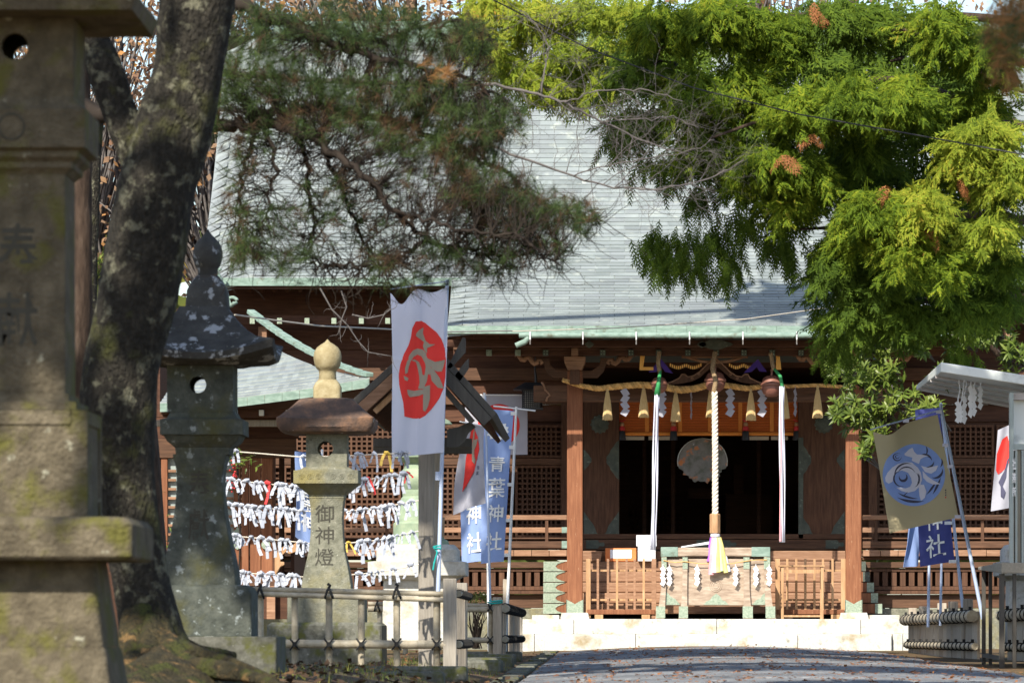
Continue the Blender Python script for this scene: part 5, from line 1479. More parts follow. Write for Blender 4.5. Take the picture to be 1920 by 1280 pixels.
# main white flag
YM = 55.2
fl = thing('shrine_flag', 'tall white flag with red shape and grey brush emblem before the shelter', 'flag', P(820, 1105, YM), 'flags on poles')
pl = pole(fl, P(817.5, 1245, YM + .02), P(838.5, 524, YM + .02), .021, 'pole')
MB().tube([P(821.5, 900, YM + .02), P(822, 884, YM + .02)], .032, 8).build('pole_joint', K['pole'], pl)
MB().tube([P(731, 542, YM), P(842, 527, YM)], .008, 6).build('cross_rod', K['pole'], fl)
def wv(s_, t_):
    top = 0
    if t_ < .2: top = -.16 * (1 - t_ / .2) * (math.exp(-((s_ - .2) / .16) ** 2) + .35 * math.exp(-((s_ - .75) / .2) ** 2))
    return (.01 * math.sin(t_ * 5), top, .018 * math.sin(s_ * 5 + t_ * 3) + .012 * math.sin(t_ * 9 + s_ * 2) + .02 * math.sin(s_ * 7) * (1 - t_) ** 2 + .007 * math.sin(s_ * 17 + t_ * 6) + .006 * math.exp(-((t_ - .42) / .012) ** 2) + .005 * math.exp(-((s_ - .5) / .02) ** 2))
mf = quadmap(P(732, 543, YM - .01), P(838, 536, YM - .01), P(834, 848, YM - .01), P(737, 857, YM - .01), wv)
sheet(mf, 40, 90, 'white_cloth', fl)
OX, OY, WW, HH = 266, 78, 402, 1180
def za(pts): return [((x - OX) / WW, (y - OY) / HH) for x, y in pts]
art(za([(440, 315), (480, 312), (510, 330), (545, 362), (590, 400), (625, 450), (650, 510), (662, 600), (663, 720), (653, 800), (625, 870), (570, 940), (520, 985), (480, 1003), (430, 997), (362, 978), (358, 930), (352, 880), (335, 820), (318, 750), (314, 680), (325, 610), (350, 540), (385, 480), (402, 430), (415, 360)]), mf, 'red_print', fl, 'red_shape', .004, .05)
for pts in ([(495, 358), (490, 400), (510, 455), (540, 480), (582, 484), (540, 500), (522, 505), (520, 545), (500, 522), (490, 490), (497, 462), (470, 440), (438, 415), (445, 395), (465, 375)],
            [(515, 545), (490, 515), (450, 505), (420, 515), (392, 548), (372, 600), (360, 640), (362, 680), (380, 672), (388, 630), (402, 590), (425, 560), (450, 548), (480, 562), (500, 600), (518, 640)],
            [(405, 585), (440, 600), (455, 650), (465, 700), (470, 750), (460, 790), (500, 795), (525, 740), (532, 690), (545, 700), (550, 640), (530, 590), (512, 552), (500, 565), (512, 640), (505, 700), (490, 690), (480, 640), (462, 600), (430, 580)],
            [(525, 580), (580, 608), (655, 600), (648, 640), (635, 680), (600, 680), (560, 655), (537, 620)],
            [(538, 640), (575, 665), (620, 725), (656, 806), (610, 795), (560, 740), (548, 690)],
            [(500, 780), (550, 770), (552, 870), (540, 920), (520, 958), (502, 945), (500, 880)],
            [(378, 790), (430, 802), (480, 797), (553, 806), (520, 825), (470, 840), (400, 845), (385, 825)],
            [(350, 690), (372, 700), (388, 712), (380, 730), (360, 722)]):
    art(za(pts), mf, 'taupe_print', fl, 'brush_stroke', .009, .05)
tag(MB().tube([P(814, 1024, YM), P(826, 1022, YM - .05), P(827, 1028, YM - .05), P(815, 1027, YM - .05), P(812, 1024, YM), P(820, 1034, YM - .05), P(814, 1055, YM - .05), P(812, 1068, YM - .05)], .009, 6).build('teal_cord', K['teal']), 'teal cord tying the white flag pole to the grey post', 'cord')

# blue name flags left
def name_flag(label, TL, TR, BR, BL, Y, text, cell, mt='blue_cloth', crest=None, w_=.03, ph=0, tmt='white_print'):
    f_ = thing('name_flag', label, 'flag', P((BL[0] + BR[0]) / 2, 1130, Y), 'flags on poles')
    mp2 = quadmap(P(*TL[:2], Y + TL[2]), P(*TR[:2], Y + TR[2]), P(*BR[:2], Y + BR[2]), P(*BL[:2], Y + BL[2]),
                  lambda s_, t_: (0, 0, w_ * math.sin(s_ * 6.5 + t_ * 4 + ph) * (.35 + .65 * t_) + .25 * w_ * math.sin(s_ * 15 - t_ * 7 + ph)))
    sheet(mp2, 14, 30, mt, f_)
    for ch, bx_ in zip(text, cell): write(ch, bx_, mp2, tmt, f_, 'character', .012, .012)
    if crest:
        (cs, ct, rs, rt) = crest
        for k_ in range(14):
            a = 2 * math.pi * k_ / 14
            ca, sa = math.cos(a), math.sin(a)
            pet = []
            for (r_, w2) in ((.55, -.12), (.85, -.2), (1.12, 0), (.85, .2), (.55, .12)):
                x_, y_ = r_ * ca - w2 * sa, r_ * sa + w2 * ca
                pet.append((cs + x_ * rs, ct + y_ * rt))
            art(pet, mp2, tmt, f_, 'crest_petal', .012, .2)
    return f_, mp2
A, mpA = name_flag('blue flag with white leaf crest and four white characters, foremost of the pair', (909, 766, .25), (964, 770, 0), (943, 1052, 0), (900, 1056, .3), 75, '青葉神社',
         ((.25, .305, .82, .405), (.22, .445, .92, .575), (.2, .62, .92, .735), (.2, .80, .92, .925)), crest=(.5, .14, .36, .062))
pp = pole(A, P(947, 1228, 74.95), P(968, 762, 74.95), .02, 'pole_white')
for v in (775, 838, 908, 975, 1040):
    u = 968 - (v - 762) * 21 / 466
    MB().box(XX(u - 10, 74.95), XX(u + 1, 74.95), 74.93, 74.97, ZZ(v + 3.2, 74.95), ZZ(v - 3.2, 74.95)).build('loop', K['pole_white'], A)
MB().tube([P(925, 761, 74.95), P(1004, 770, 74.95)], .012, 6).build('cross_rod', K['pole_white'], A)
B, mpB = name_flag('blue flag half hidden behind the shade greyed flag with two white characters showing', (862, 815, .2), (909, 815, 0), (910, 1050, 0), (864, 1056, .3), 76.5, '神社', ((.22, .545, .86, .70), (.25, .77, .95, .93)), ph=1)
pole(B, P(921, 1228, 76.4), P(908, 736, 76.4), .02, 'pole_white')
pole(B, P(917, 1228, 76.3), P(912, 900, 76.3), .016, 'pole_white')
# shade-greyed flag with red lens shape
C_, mpC = name_flag('shade greyed white flag with a red lens shape curling before the blue flags', (872, 792, .2), (909, 800, 0), (908, 943, 0), (846, 965, .35), 74, '', (), 'shade_grey_cloth', w_=.05)
art([(.38, .02), (.5, .04), (.66, .14), (.78, .29), (.74, .42), (.62, .55), (.42, .68), (.2, .77), (.23, .6), (.27, .4), (.32, .2)], mpC, 'red_print', C_, 'red_shape', .006, .08)
art([(.52, .18), (.68, .16), (.62, .26), (.52, .30), (.55, .38), (.68, .42), (.6, .47), (.46, .43), (.42, .3), (.46, .12), (.54, .0)], mpC, 'taupe_print', C_, 'brush_stroke', .012, .08)
for k_, ch in enumerate('青葉'): write(ch, (.78, .5 + .07 * k_, .87, .55 + .07 * k_), mpC, 'ink_print', C_, 'small_character', .008, .0)
pole(C_, P(921.5, 1228, 73.9), P(910, 742, 73.9), .016, 'pole')
MB().tube([P(862, 790, 74.1), P(912, 799, 73.95)], .01, 6).build('cross_rod', K['pole_white'], C_)
# flag seen behind the ochre lantern
D_, mpD = name_flag('pale blue flag with white characters showing left of the ochre lantern', (553, 846, 0), (603, 850, .3), (600, 1040, .3), (556, 1006, 0), 66, '葉神', ((.2, .42, .75, .62), (.2, .66, .75, .86)), w_=.02)
pole(D_, P(600, 1225, 66.4), P(604, 842, 66.4), .018, 'pole_white')

# gold flag right
YQ = 73.0
gf = thing('shrine_flag', 'gold flag with round blue wave emblem on a leaning pole', 'flag', P(1838, 1140, YQ), 'flags on poles')
gm = quadmap(P(1637, 806, YQ), P(1758, 777, YQ), P(1797, 969, YQ), P(1668, 999, YQ), lambda s_, t_: (0, -.12 * math.exp(-((s_ - .25) / .2) ** 2) * max(0, 1 - t_ / .3), .03 * math.sin(s_ * 6 + t_ * 2) * (1 - .5 * t_) + .03 * math.exp(-((s_ - .3) / .12) ** 2) * max(0, 1 - t_ / .35)))
sheet(gm, 20, 26, 'gold_cloth', gf)
pole(gf, P(1843, 1160, YQ), P(1763, 757, YQ), .024, 'pole')
MB().tube([P(1632, 805, YQ - .02), P(1764, 768, YQ - .02)], .011, 6).build('cross_rod', K['pole'], gf)
for (u, v) in ((1700, 789), (1762, 772), (1774, 834), (1783, 874), (1797, 968)):
    MB().box(XX(u - 7, YQ), XX(u + 4, YQ), YQ - .03, YQ + .0, ZZ(v + 3, YQ), ZZ(v - 3, YQ)).build('loop', K['lilac_print'], gf)
# map emblem pictures coordinates (zoom 5.333 from 1560,820) to the cloth
def gs(x, y):
    u, v = 1560 + x / 5.3333, 820 + y / 5.3333
    # invert bilinear roughly
    s_, t_ = .5, .5
    TL, TR, BR, BL = (1637, 806), (1758, 777), (1797, 969), (1668, 999)
    for _ in range(12):
        px = (TL[0] * (1 - s_) + TR[0] * s_) * (1 - t_) + (BL[0] * (1 - s_) + BR[0] * s_) * t_
        py = (TL[1] * (1 - s_) + TR[1] * s_) * (1 - t_) + (BL[1] * (1 - s_) + BR[1] * s_) * t_
        dx, dy = u - px, v - py
        ax_, ay_ = (TR[0] - TL[0]) * (1 - t_) + (BR[0] - BL[0]) * t_, (TR[1] - TL[1]) * (1 - t_) + (BR[1] - BL[1]) * t_
        bx_, by_ = (BL[0] - TL[0]) * (1 - s_) + (BR[0] - TR[0]) * s_, (BL[1] - TL[1]) * (1 - s_) + (BR[1] - TR[1]) * s_
        det = ax_ * by_ - ay_ * bx_
        s_ += (dx * by_ - dy * bx_) / det; t_ += (ax_ * dy - ay_ * dx) / det
    return s_, t_
def ga(pts): return [gs(*p) for p in pts]
art(ga([(818 + 312 * math.cos(2 * math.pi * i / 48), 372 + 312 * math.sin(2 * math.pi * i / 48)) for i in range(48)]), gm, 'blue_print', gf, 'blue_disc', .004, .05)
def arc(cx, cy, r_, a0, a1, wd, n=14):
    o_ = [(cx + r_ * math.cos(a0 + (a1 - a0) * i / n), cy + r_ * math.sin(a0 + (a1 - a0) * i / n)) for i in range(n + 1)]
    i_ = [(cx + (r_ - wd * math.sin(math.pi * i / n) - 1) * math.cos(a0 + (a1 - a0) * i / n), cy + (r_ - wd * math.sin(math.pi * i / n) - 1) * math.sin(a0 + (a1 - a0) * i / n)) for i in range(n, -1, -1)]
    return o_ + i_
for a_ in (arc(818, 372, 270, .1, .8, 22), arc(818, 372, 235, .25, 1.0, 20), arc(818, 372, 280, 1.2, 2.2, 26), arc(818, 372, 240, 1.4, 2.3, 18), arc(930, 230, 70, -2.6, 0, 24), arc(960, 250, 60, -.2, 2.4, 22), arc(1040, 340, 70, -.5, 2.2, 24),
           arc(650, 190, 46, 0, 5.6, 12), arc(650, 190, 22, 0, 5.6, 8), arc(712, 400, 45, -1, 3.6, 26), arc(690, 410, 80, 1.2, 4.6, 14), arc(900, 130, 60, -.9, .9, 14), arc(1060, 250, 50, -.9, 1.2, 16)):
    art(ga(a_), gm, 'ink_print', gf, 'wave_line', .007, .2)
for pts in ([(805, 98), (770, 115), (745, 140), (722, 160), (730, 180), (770, 190), (805, 200), (797, 230), (840, 250), (870, 262), (885, 215), (920, 195), (965, 183), (900, 170), (850, 168), (822, 140)],
            [(800, 248), (740, 245), (660, 262), (600, 300), (555, 350), (530, 400), (535, 440), (565, 460), (605, 440), (612, 385), (640, 345), (700, 328), (760, 350), (790, 400), (800, 450), (782, 490), (735, 507), (690, 500), (642, 498), (690, 532), (760, 550), (830, 532), (880, 482), (900, 420), (890, 350), (860, 300), (822, 268)],
            [(890, 280), (960, 300), (1062, 278), (1040, 330), (990, 360), (930, 342)],
            [(905, 330), (960, 390), (1020, 430), (1087, 465), (1010, 468), (950, 440), (912, 400)],
            [(865, 470), (920, 470), (945, 540), (930, 600), (890, 630), (875, 580), (870, 520)]):
    art(ga(pts), gm, 'lilac_print', gf, 'brush_stroke', .010, .06)
for a_ in (arc(740, 370, 118, 2.9, 5.2, 16), arc(745, 380, 92, 3.4, 6.0, 12), arc(800, 420, 80, -1.0, 1.2, 16), arc(820, 400, 60, -.9, 1.0, 10), arc(700, 520, 60, .4, 1.5, 8)):
    art(ga(a_), gm, 'ink_print', gf, 'ink_line', .013, .2)
for i in range(4): art(ga([(1128 + 4 * math.sin(i), 520 + 24 * i), (1142, 516 + 24 * i), (1140, 536 + 24 * i), (1132, 532 + 24 * i)]), gm, 'ink_print' if i < 3 else 'red_print', gf, 'small_signature', .007, .2)
# navy flag behind it
E_f, mpE = name_flag('navy blue flag with white characters behind the gold flag', (1716, 768, .15), (1762, 764, 0), (1789, 1052, 0), (1724, 1062, .2), 78, '神社', ((.2, .65, .78, .78), (.2, .81, .8, .955)), 'navy_cloth', w_=.03)
pole(E_f, P(1808, 1165, 77.9), P(1764, 755, 77.9), .022, 'pole')
for (u, v) in ((1775, 980), (1783, 1052), (1770, 835)): MB().box(XX(u - 4, 77.9), XX(u + 10, 77.9), 77.86, 77.9, ZZ(v + 3, 77.9), ZZ(v - 3, 77.9)).build('loop', K['pole_white'], E_f)
F_f, mpF = name_flag('lighter blue flag edge sticking out left of the navy flag', (1712, 850, 0), (1730, 850, .3), (1724, 1060, .3), (1698, 1063, 0), 80.5, '', (), 'blue_cloth', w_=.04)
pole(F_f, P(1740, 1175, 80.4), P(1745, 900, 80.4), .02, 'pole')
pole(F_f, P(1763, 1172, 80.6), P(1768, 900, 80.6), .018, 'pole')
# red and white flag at the far right
rw = thing('shrine_flag', 'white flag with red shape and black brush mark beside the booth', 'flag', P(1880, 1000, 84), 'flags on poles')
rm_ = quadmap(P(1871, 806, 84), P(1902, 792, 84), P(1902, 950, 84), P(1858, 958, 84), lambda s_, t_: (0, 0, .03 * math.sin(s_ * 7 + t_ * 5)))
sheet(rm_, 8, 16, 'shade_grey_cloth', rw)
art([(.05, .3), (.3, .14), (.6, .12), (.75, .25), (.72, .45), (.5, .52), (.2, .56), (.08, .5)], rm_, 'red_print', rw, 'red_shape', .006, .1)
art([(.62, .42), (.75, .38), (.62, .52), (.6, .62), (.45, .72), (.6, .8), (.52, .88), (.38, .84), (.36, .72), (.25, .66), (.4, .58), (.5, .54)], rm_, 'ink_print', rw, 'brush_stroke', .010, .1)
pole(rw, P(1908, 1180, 84.05), P(1903, 785, 84.05), .018, 'pole_white')

# ------------------------------------------------------------------ booth with awning at the right edge
bo = thing('booth', 'white metal booth with a flat awning and glazed front at the right edge', 'booth', (7.0, 69, -.3))
zA, zB = ZZ(728, 74), ZZ(681, 66)
B0, B1 = P(1764, 679, 66), P(1764, 697, 66); C0, C1 = P(1960, 709, 66), P(1960, 727, 66)
A0, A1 = P(1718, 722, 74), P(1718, 731, 74); D0, D1 = P(1960, 768, 74), P(1960, 777, 74)
MB().hexa([B1, C1, D1, A1], [B0, C0, D0, A0]).build('awning', K['white_paint'], bo, fix=True, bev=.01)
dz = Vector((0, 0, -.012))
for k_ in range(1, 5):
    e0, e1 = k_ / 5 - .006, k_ / 5 + .006
    q = [B1.lerp(A1, e0) + dz * .2, C1.lerp(D1, e0) + dz * .2, C1.lerp(D1, e1) + dz * .2, B1.lerp(A1, e1) + dz * .2]
    MB().hexa([p + dz * 2.2 for p in q], q).build('awning_rib', K['tin'], bo, fix=True)
xw = XX(1897, 66)
MB().box(xw + .02, xw + 4, 66.2, 66.9, ZZ(748, 66), ZZ(735, 66)).build('wall_head', K['tin'], bo)
MB().box(xw + .05, xw + 4, 66.3, 66.9, ZZ(830, 66), ZZ(748, 66) - .002).build('upper_wall', K['white_paint'], bo)
MB().box(xw - .02, xw + .03, 66.1, 66.2, ZZ(1055, 66), ZZ(735, 66)).build('corner_post', K['grey_paint'], bo)
MB().box(xw, xw + 4, 66.12, 66.2, ZZ(842, 66), ZZ(831, 66)).build('head_rail', K['grey_paint'], bo)
for du in (10, 22): MB().box(XX(1897 + du - 2, 66), XX(1897 + du + 2, 66), 66.12, 66.2, ZZ(1055, 66), ZZ(843, 66)).build('window_mullion', K['grey_paint'], bo)
MB().box(xw + .04, xw + 4, 66.22, 66.24, ZZ(1055, 66), ZZ(843, 66)).build('window_pane', K['glass'], bo)
for k_, (v0, v1) in enumerate(((858, 880), (885, 905), (912, 930))):
    mw = lambda s_, t_, off=0, v0=v0, v1=v1: Vector((XX(1899 + 7 * s_, 66), 66.09 - off, ZZ(v0 + (v1 - v0) * t_, 66)))
    write('社務所'[k_], (0, 0, 1, 1), mw, 'white_print', bo, 'character', .002, .03)
MB().box(5.75, 9, 66.95, 74, -.3, ZZ(752, 66)).build('side_wall', K['grey_paint'], bo)
tab = thing('counter_table', 'dark legged wooden table in front of the booth at right', 'table', (5.6, 69, -.3))
ta = MB().hexa([P(1878, 1074, 66), P(1965, 1074, 66), P(1965, 1074.6 - 8, 71.5), P(1834, 1068, 71.5)], [P(1878, 1054, 66), P(1965, 1054, 66), P(1965, 1062, 71.5), P(1834, 1062, 71.5)]).build('table_top', K['table_top'], tab, fix=True, bev=.01)
for (u, Y, w_) in ((1878.5, 66.1, 5), (1902, 66.1, 3.5), (1844.5, 71.3, 3.6), (1857, 70.5, 3.2)):
    MB().box(XX(u - w_, Y), XX(u + w_, Y), Y - .03, Y + .03, -.38, ZZ(1075 if Y < 68 else 1069, Y)).build('leg', K['dark_frame'], tab, bev=.004)
MB().beam(P(1845, 1228, 71.3), P(1879, 1233, 66.1), .05, .05).build('foot_rail', K['dark_frame'], tab)
# papers hanging from the awning
for i, (u, v0, L_) in enumerate(((1796, 752, .28), (1808, 742, .36), (1820, 722, .42), (1826, 728, .36), (1838, 724, .3), (1801, 760, .22))):
    Y = 67.5
    q = shide_mb(XX(u, Y), Y, ZZ(v0, Y), L_, .055, 4, .3 * math.sin(i * 2)); q.tube([P(u, v0, Y), P(u + 4, v0 - 22, Y), P(u + 2 + i, 712, Y)], .007, 4)
    tag(q.build('zigzag_paper', K['paper'], fix=True), ('leftmost', 'third', 'fifth and longest', 'fourth', 'rightmost', 'second')[i] + ' zigzag paper from the left in the bunch under the white booth awning', 'paper streamer', 'zigzag papers under the awning')

# ------------------------------------------------------------------ side hall with hipped copper roof (left)
sh = thing('side_hall', 'smaller side hall with hipped green copper roof and red brown doors at left', 'hall', (-6, 86, -.25))
YSd = 82.0
# roof: eave front curve, right corner, hip line up to the left
eave = [(300, 757), (380, 754), (440, 748), (520, 738), (600, 727), (660, 716), (693, 711)]
hip = [(440, 592), (500, 640), (560, 672), (610, 694), (693, 709)]
nR = 15
m = MB(); vs = []
cols_ = 40
def interp(pl_, t):
    xs_ = [p[0] for p in pl_]
    u = pl_[0][0] + (pl_[-1][0] - pl_[0][0]) * t
    return u, float(np.interp(u, xs_, [p[1] for p in pl_]))
def hipz(u): return float(np.interp(u, [p[0] for p in hip], [p[1] for p in hip]))
roofpts = {}
# courses from eave up; each course is cut by the hip
side_plates = MB()
Yh = YSd + 4.5
for j in range(nR):
    f0, f1 = j / nR, (j + 1) / nR
    row = []
    for i in range(cols_ + 1):
        t = i / cols_
        u, ve = interp(eave, t)
        pe = P(u, ve, YSd)
        # up direction of the roof surface at this column
        up = Vector((0, 1.0, .62 + .25 * 0))
        row.append((u, pe))
    for i in range(cols_):
        a, b = row[i][1], row[i + 1][1]
        # hip: plane x = xcorner - 1.05*(Y - YSd)
        def clampx(p, f):
            y_ = YSd + f * Yh * 0 + f * 5.2; z_ = p.z + f * 5.2 * (.15 + .10 * f)
            xmax = XX(693, YSd) - f * 5.2 * .42
            return Vector((min(p.x, xmax), y_, z_))
        q0, q1, q2, q3 = clampx(a, f0), clampx(b, f0), clampx(b, f1 + .004), clampx(a, f1 + .004)
        if (q1 - q0).length < .02: continue
        off_ = Vector((0, 0, .03))
        side_plates.hexa([q0, q1, q2, q3], [q0 + off_, q1 + off_, q2 + off_ * .3, q3 + off_ * .3])
o = side_plates.build('roof_plates', K['plates'], sh, fix=False); o['kind'] = 'stuff'
hp = [Vector((XX(693, YSd) - f * 5.2 * .42, YSd + f * 5.2, P(693, 711, YSd).z + f * 5.2 * (.15 + .10 * f))) for f in [i / 12 for i in range(13)]]
for a, b in zip(hp, hp[1:]):
    MB().beam(a + Vector((0, 0, .07)), b + Vector((0, 0, .06)), .13, .07).build('hip_cap', K['copper'], sh, bev=.01)
for i in range(12):
    a, b = interp(eave, i / 12), interp(eave, (i + 1) / 12)
    MB().hexa([P(a[0], a[1] + 15, YSd - .02), P(b[0] - .5, b[1] + 15, YSd - .02), P(b[0] - .5, b[1] + 15, YSd + .06), P(a[0], a[1] + 15, YSd + .06)],
              [P(a[0], a[1] - 1, YSd - .02), P(b[0] - .5, b[1] - 1, YSd - .02), P(b[0] - .5, b[1] - 1, YSd + .06), P(a[0], a[1] - 1, YSd + .06)]).build('eave_fascia', K['copper'], sh, fix=True)
e0 = P(300, 770, YSd); e1 = P(690, 726, YSd)
MB().hexa([P(300, 775, YSd + .1), P(688, 732, YSd + .1), Vector((XX(688, YSd), YSd + 5, P(688, 732, YSd).z)), Vector((XX(300, YSd), YSd + 5, P(300, 775, YSd).z))],
          [P(300, 771, YSd + .1), P(688, 728, YSd + .1), Vector((XX(688, YSd), YSd + 5, P(688, 728, YSd).z)), Vector((XX(300, YSd), YSd + 5, P(300, 771, YSd).z))]).build('eave_soffit', K['dark_wood'], sh, fix=True)
def sbox(name, u0, u1, v0, v1, y0, y1, mt, bev=.006, par=None):
    return MB().box(XX(u0, y0), XX(u1, y0), y0, y1, ZZ(v1, y0), ZZ(v0, y0)).build(name, K[mt], par or sh, bev=bev)
for u in (441, 490, 540, 590): sbox('rafter_end_cap', u - 4.5, u + 4.5, 768, 779, YSd + .4, YSd + .5, 'white_paint')
sbox('eave_purlin', 280, 640, 766, 782, YSd + .501, YSd + .65, 'dark_wood')
sbox('gray_beam', 280, 560, 787, 799, YSd + .8, YSd + 1.0, 'grey_wood')
YSw = 84.2
sbox('frieze_board', 280, 560, 775, 822, YSw, YSw + .1, 'dark_wood')
sbox('lintel', 280, 555, 822, 858, YSw - .06, YSw + .1, 'woodh')
# doors: right pair of panels, lattice door at the left
sbox('door_post', 453, 466, 858, 1082, YSw - .06, YSw + .1, 'red_wood')
for (a, b) in ((468, 489), (490, 511)): sbox('door_panel', a, b, 858, 1082, YSw, YSw + .06, 'red_wood')
sbox('door_jamb', 511, 516, 840, 1100, YSw - .02, YSw + .12, 'dark_wood')
for (a, b) in ((290, 300), (302, 314), (438, 451)): sbox('door_stile', a, b, 858, 1082, YSw - .03, YSw + .06, 'red_wood')
for v in range(880, 1080, 17):
    for (a, b) in ((315, 330), (424, 437)): sbox('lattice_bar', a, b, v, v + 5, YSw, YSw + .04, 'board', .003)
sbox('lattice_back', 300, 440, 858, 1082, YSw + .08, YSw + .12, 'grey_paint')
sbox('base_sill', 280, 560, 1083, 1098, YSw - .1, YSw + .1, 'woodh')
sbox('skirt_board', 280, 560, 1098, 1160, YSw - .02, YSw + .1, 'dark_wood')
sbox('stone_foot', 500, 516, 1098, 1160, YSw - .2, YSw - .05, 'board')
sbox('side_wall', 545, 552, 840, 1160, YSw + 1.0, YSw + 4, 'dark_wood')
sbox('inner_post', 523, 532, 830, 1100, YSw + 2, YSw + 2.2, 'wood')
sbox('inner_board', 518, 560, 1015, 1022, YSw + 2.5, YSw + 2.6, 'board')
pts = [(515, 1075), (515, 1040), (520, 1036), (524, 1028), (532, 1024), (548, 1022), (561, 1012), (560, 1026), (554, 1034), (542, 1038), (536, 1034), (527, 1042), (525, 1052), (533, 1053), (533, 1058), (526, 1062), (521, 1070), (516, 1078)]
MB().prism([(XX(u, YSw - .3), ZZ(v, YSw - .3)) for u, v in pts], YSw - .3, YSw - .15).build('carved_bracket', K['pale_wood'], sh, fix=True, bev=.006)
MB().lathe([(.07, -.03), (.075, 0), (.05, .015), (.02, .03)], (XX(499, YSw), YSw - .03, ZZ(1021, YSw)), 16, axis='y').build('door_boss', K['copper_fit'], sh, smooth=True, sharp=40)
pts = [(438, 1005), (438, 995), (442, 992), (445, 986), (449, 992), (452, 995), (452, 1025), (445, 1030), (438, 1025)]
MB().prism([(XX(u, YSw - .05), ZZ(v, YSw - .05)) for u, v in pts], YSw - .05, YSw - .035).build('door_fitting', K['copper_fit'], sh, fix=True)

# ------------------------------------------------------------------ paper fortune strips on ropes
ROWS = [('topmost', [(425, 845), (490, 850), (560, 856), (640, 855), (690, 852), (770, 849)], (445, 470, 470), 0),
        ('second', [(425, 898), (500, 907), (560, 912), (640, 905), (700, 897), (770, 886)], None, 0),
        ('third', [(425, 945), (490, 952), (580, 958), (650, 958), (710, 952), (785, 938)], None, 0),
        ('fourth', [(425, 1003), (500, 1010), (580, 1018), (650, 1018), (710, 1012), (785, 995)], None, 0),
        ('lowest', [(425, 1072), (500, 1076), (570, 1081), (650, 1078), (710, 1072), (785, 1058)], None, 0)]
YK = 55.0
variants = {}
for mt in ('paper', 'paper_gold', 'paper_red'):
    variants[mt] = []
    for k_ in range(9 if mt == 'paper' else 3):
        m = MB()
        w_ = .0145
        def tail(x0, sgn, L_, lean):
            pts = [(x0, 0.0), (x0 + sgn * .012, -.03), (x0 + sgn * .012 + lean * .5, -.03 - L_ * .5), (x0 + lean, -.03 - L_)]
            for i_, ((a, b), (c, d)) in enumerate(zip(pts, pts[1:])):
                y_ = -.012 - .005 * i_ * rr.uniform(.2, 1.6)
                m.hexa([(a - w_, -.010, b), (a + w_, -.014, b), (a + w_, -.011, b), (a - w_, -.007, b)], [(c - w_, y_, d), (c + w_, y_ - .004, d + .004), (c + w_, y_ - .001, d + .004), (c - w_, y_ + .003, d)])
        tail(-.016, -1, rr.uniform(.06, .16), rr.uniform(-.08, .03))
        tail(.018, 1, rr.uniform(.06, .17), rr.uniform(-.03, .08))
        m.tube([(-.03, -.012, rr.uniform(-.012, .01)), (0, -.022, .008), (.03, -.012, rr.uniform(-.012, .012))], [.012, .021, .012], 6)
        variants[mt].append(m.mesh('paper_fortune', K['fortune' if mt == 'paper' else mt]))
rn = random.Random(11)
def ordinal(n_):
    return f"{n_}{'th' if 10 < n_ % 100 < 14 else {1: 'st', 2: 'nd', 3: 'rd'}.get(n_ % 10, 'th')}"
for rname, pl_, _, _ in ROWS:
    rope = MB().tube([P(u, v, YK) for u, v in pl_], .0055, 5)
    tag(rope.build('tie_rope', K['rope_white']), f'thin rope strung between the lanterns, {rname} of the five with paper fortunes', 'rope', 'ropes with paper fortunes')
    u = 428; cnt_ = {}
    while u < 775:
        v = float(np.interp(u, [p[0] for p in pl_], [p[1] for p in pl_]))
        dens = 8.6
        skip = (rname == 'topmost' and (450 < u < 550 or rn.random() < .45)) or (rname == 'second' and (rn.random() < .1)) or (rname == 'lowest' and u > 690 and rn.random() < .55) or 574 < u < 640
        if not skip:
            q = rn.random()
            mt = 'paper_gold' if q < .028 else 'paper_red' if q < .036 else 'paper'
            o = bpy.data.objects.new('paper_fortune', rn.choice(variants[mt])); col.objects.link(o)
            o.location = P(u, v - 1, YK - .006 - rn.uniform(0, .02)); o.rotation_euler = (rn.uniform(-.15, .15), rn.uniform(-.3, .3), rn.uniform(-.7, .7))
            k_ = rn.uniform(.62, 1.3); o.scale = (k_, k_, k_)
            cn = {'paper': 'white', 'paper_gold': 'gold', 'paper_red': 'red'}[mt]
            sd_ = 'left' if u < 610 else 'right'
            cnt_[sd_] = cnt_.get(sd_, 0) + 1
            tag(o, f'{cn} paper fortune, {ordinal(cnt_[sd_])} from left on the {rname} rope, {sd_} of ochre lantern', 'paper fortune', f'paper fortunes on the {rname} rope')
        u += dens * rn.choice((.3, .45, .8, 1.1, 1.5, 2.2))
# overhead wires
def wire(name, pts, r_, mt, label):
    tag(MB().tube([P(*p) for p in pts], r_, 5).build(name, K[mt]), label, 'wire')
wire('overhead_wire', [(440, 590, 70), (520, 601, 72), (600, 611, 74), (730, 617, 78), (840, 622, 82), (960, 620, 86)], .012, 'wire', 'pale wire sloping under the left eave towards the porch')
wire('overhead_wire', [(960, 621, 86), (1150, 615, 84), (1400, 598, 82), (1600, 570, 79), (1750, 536, 76), (1930, 507, 72)], .009, 'wire', 'pale wire rising to the right across the porch eave')
wire('overhead_wire', [(915, -5, 60), (1100, 90, 60), (1300, 165, 60), (1500, 215, 60), (1700, 250, 60), (1930, 292, 60)], .008, 'wire_dark', 'dark wire running down to the right through the cypress')
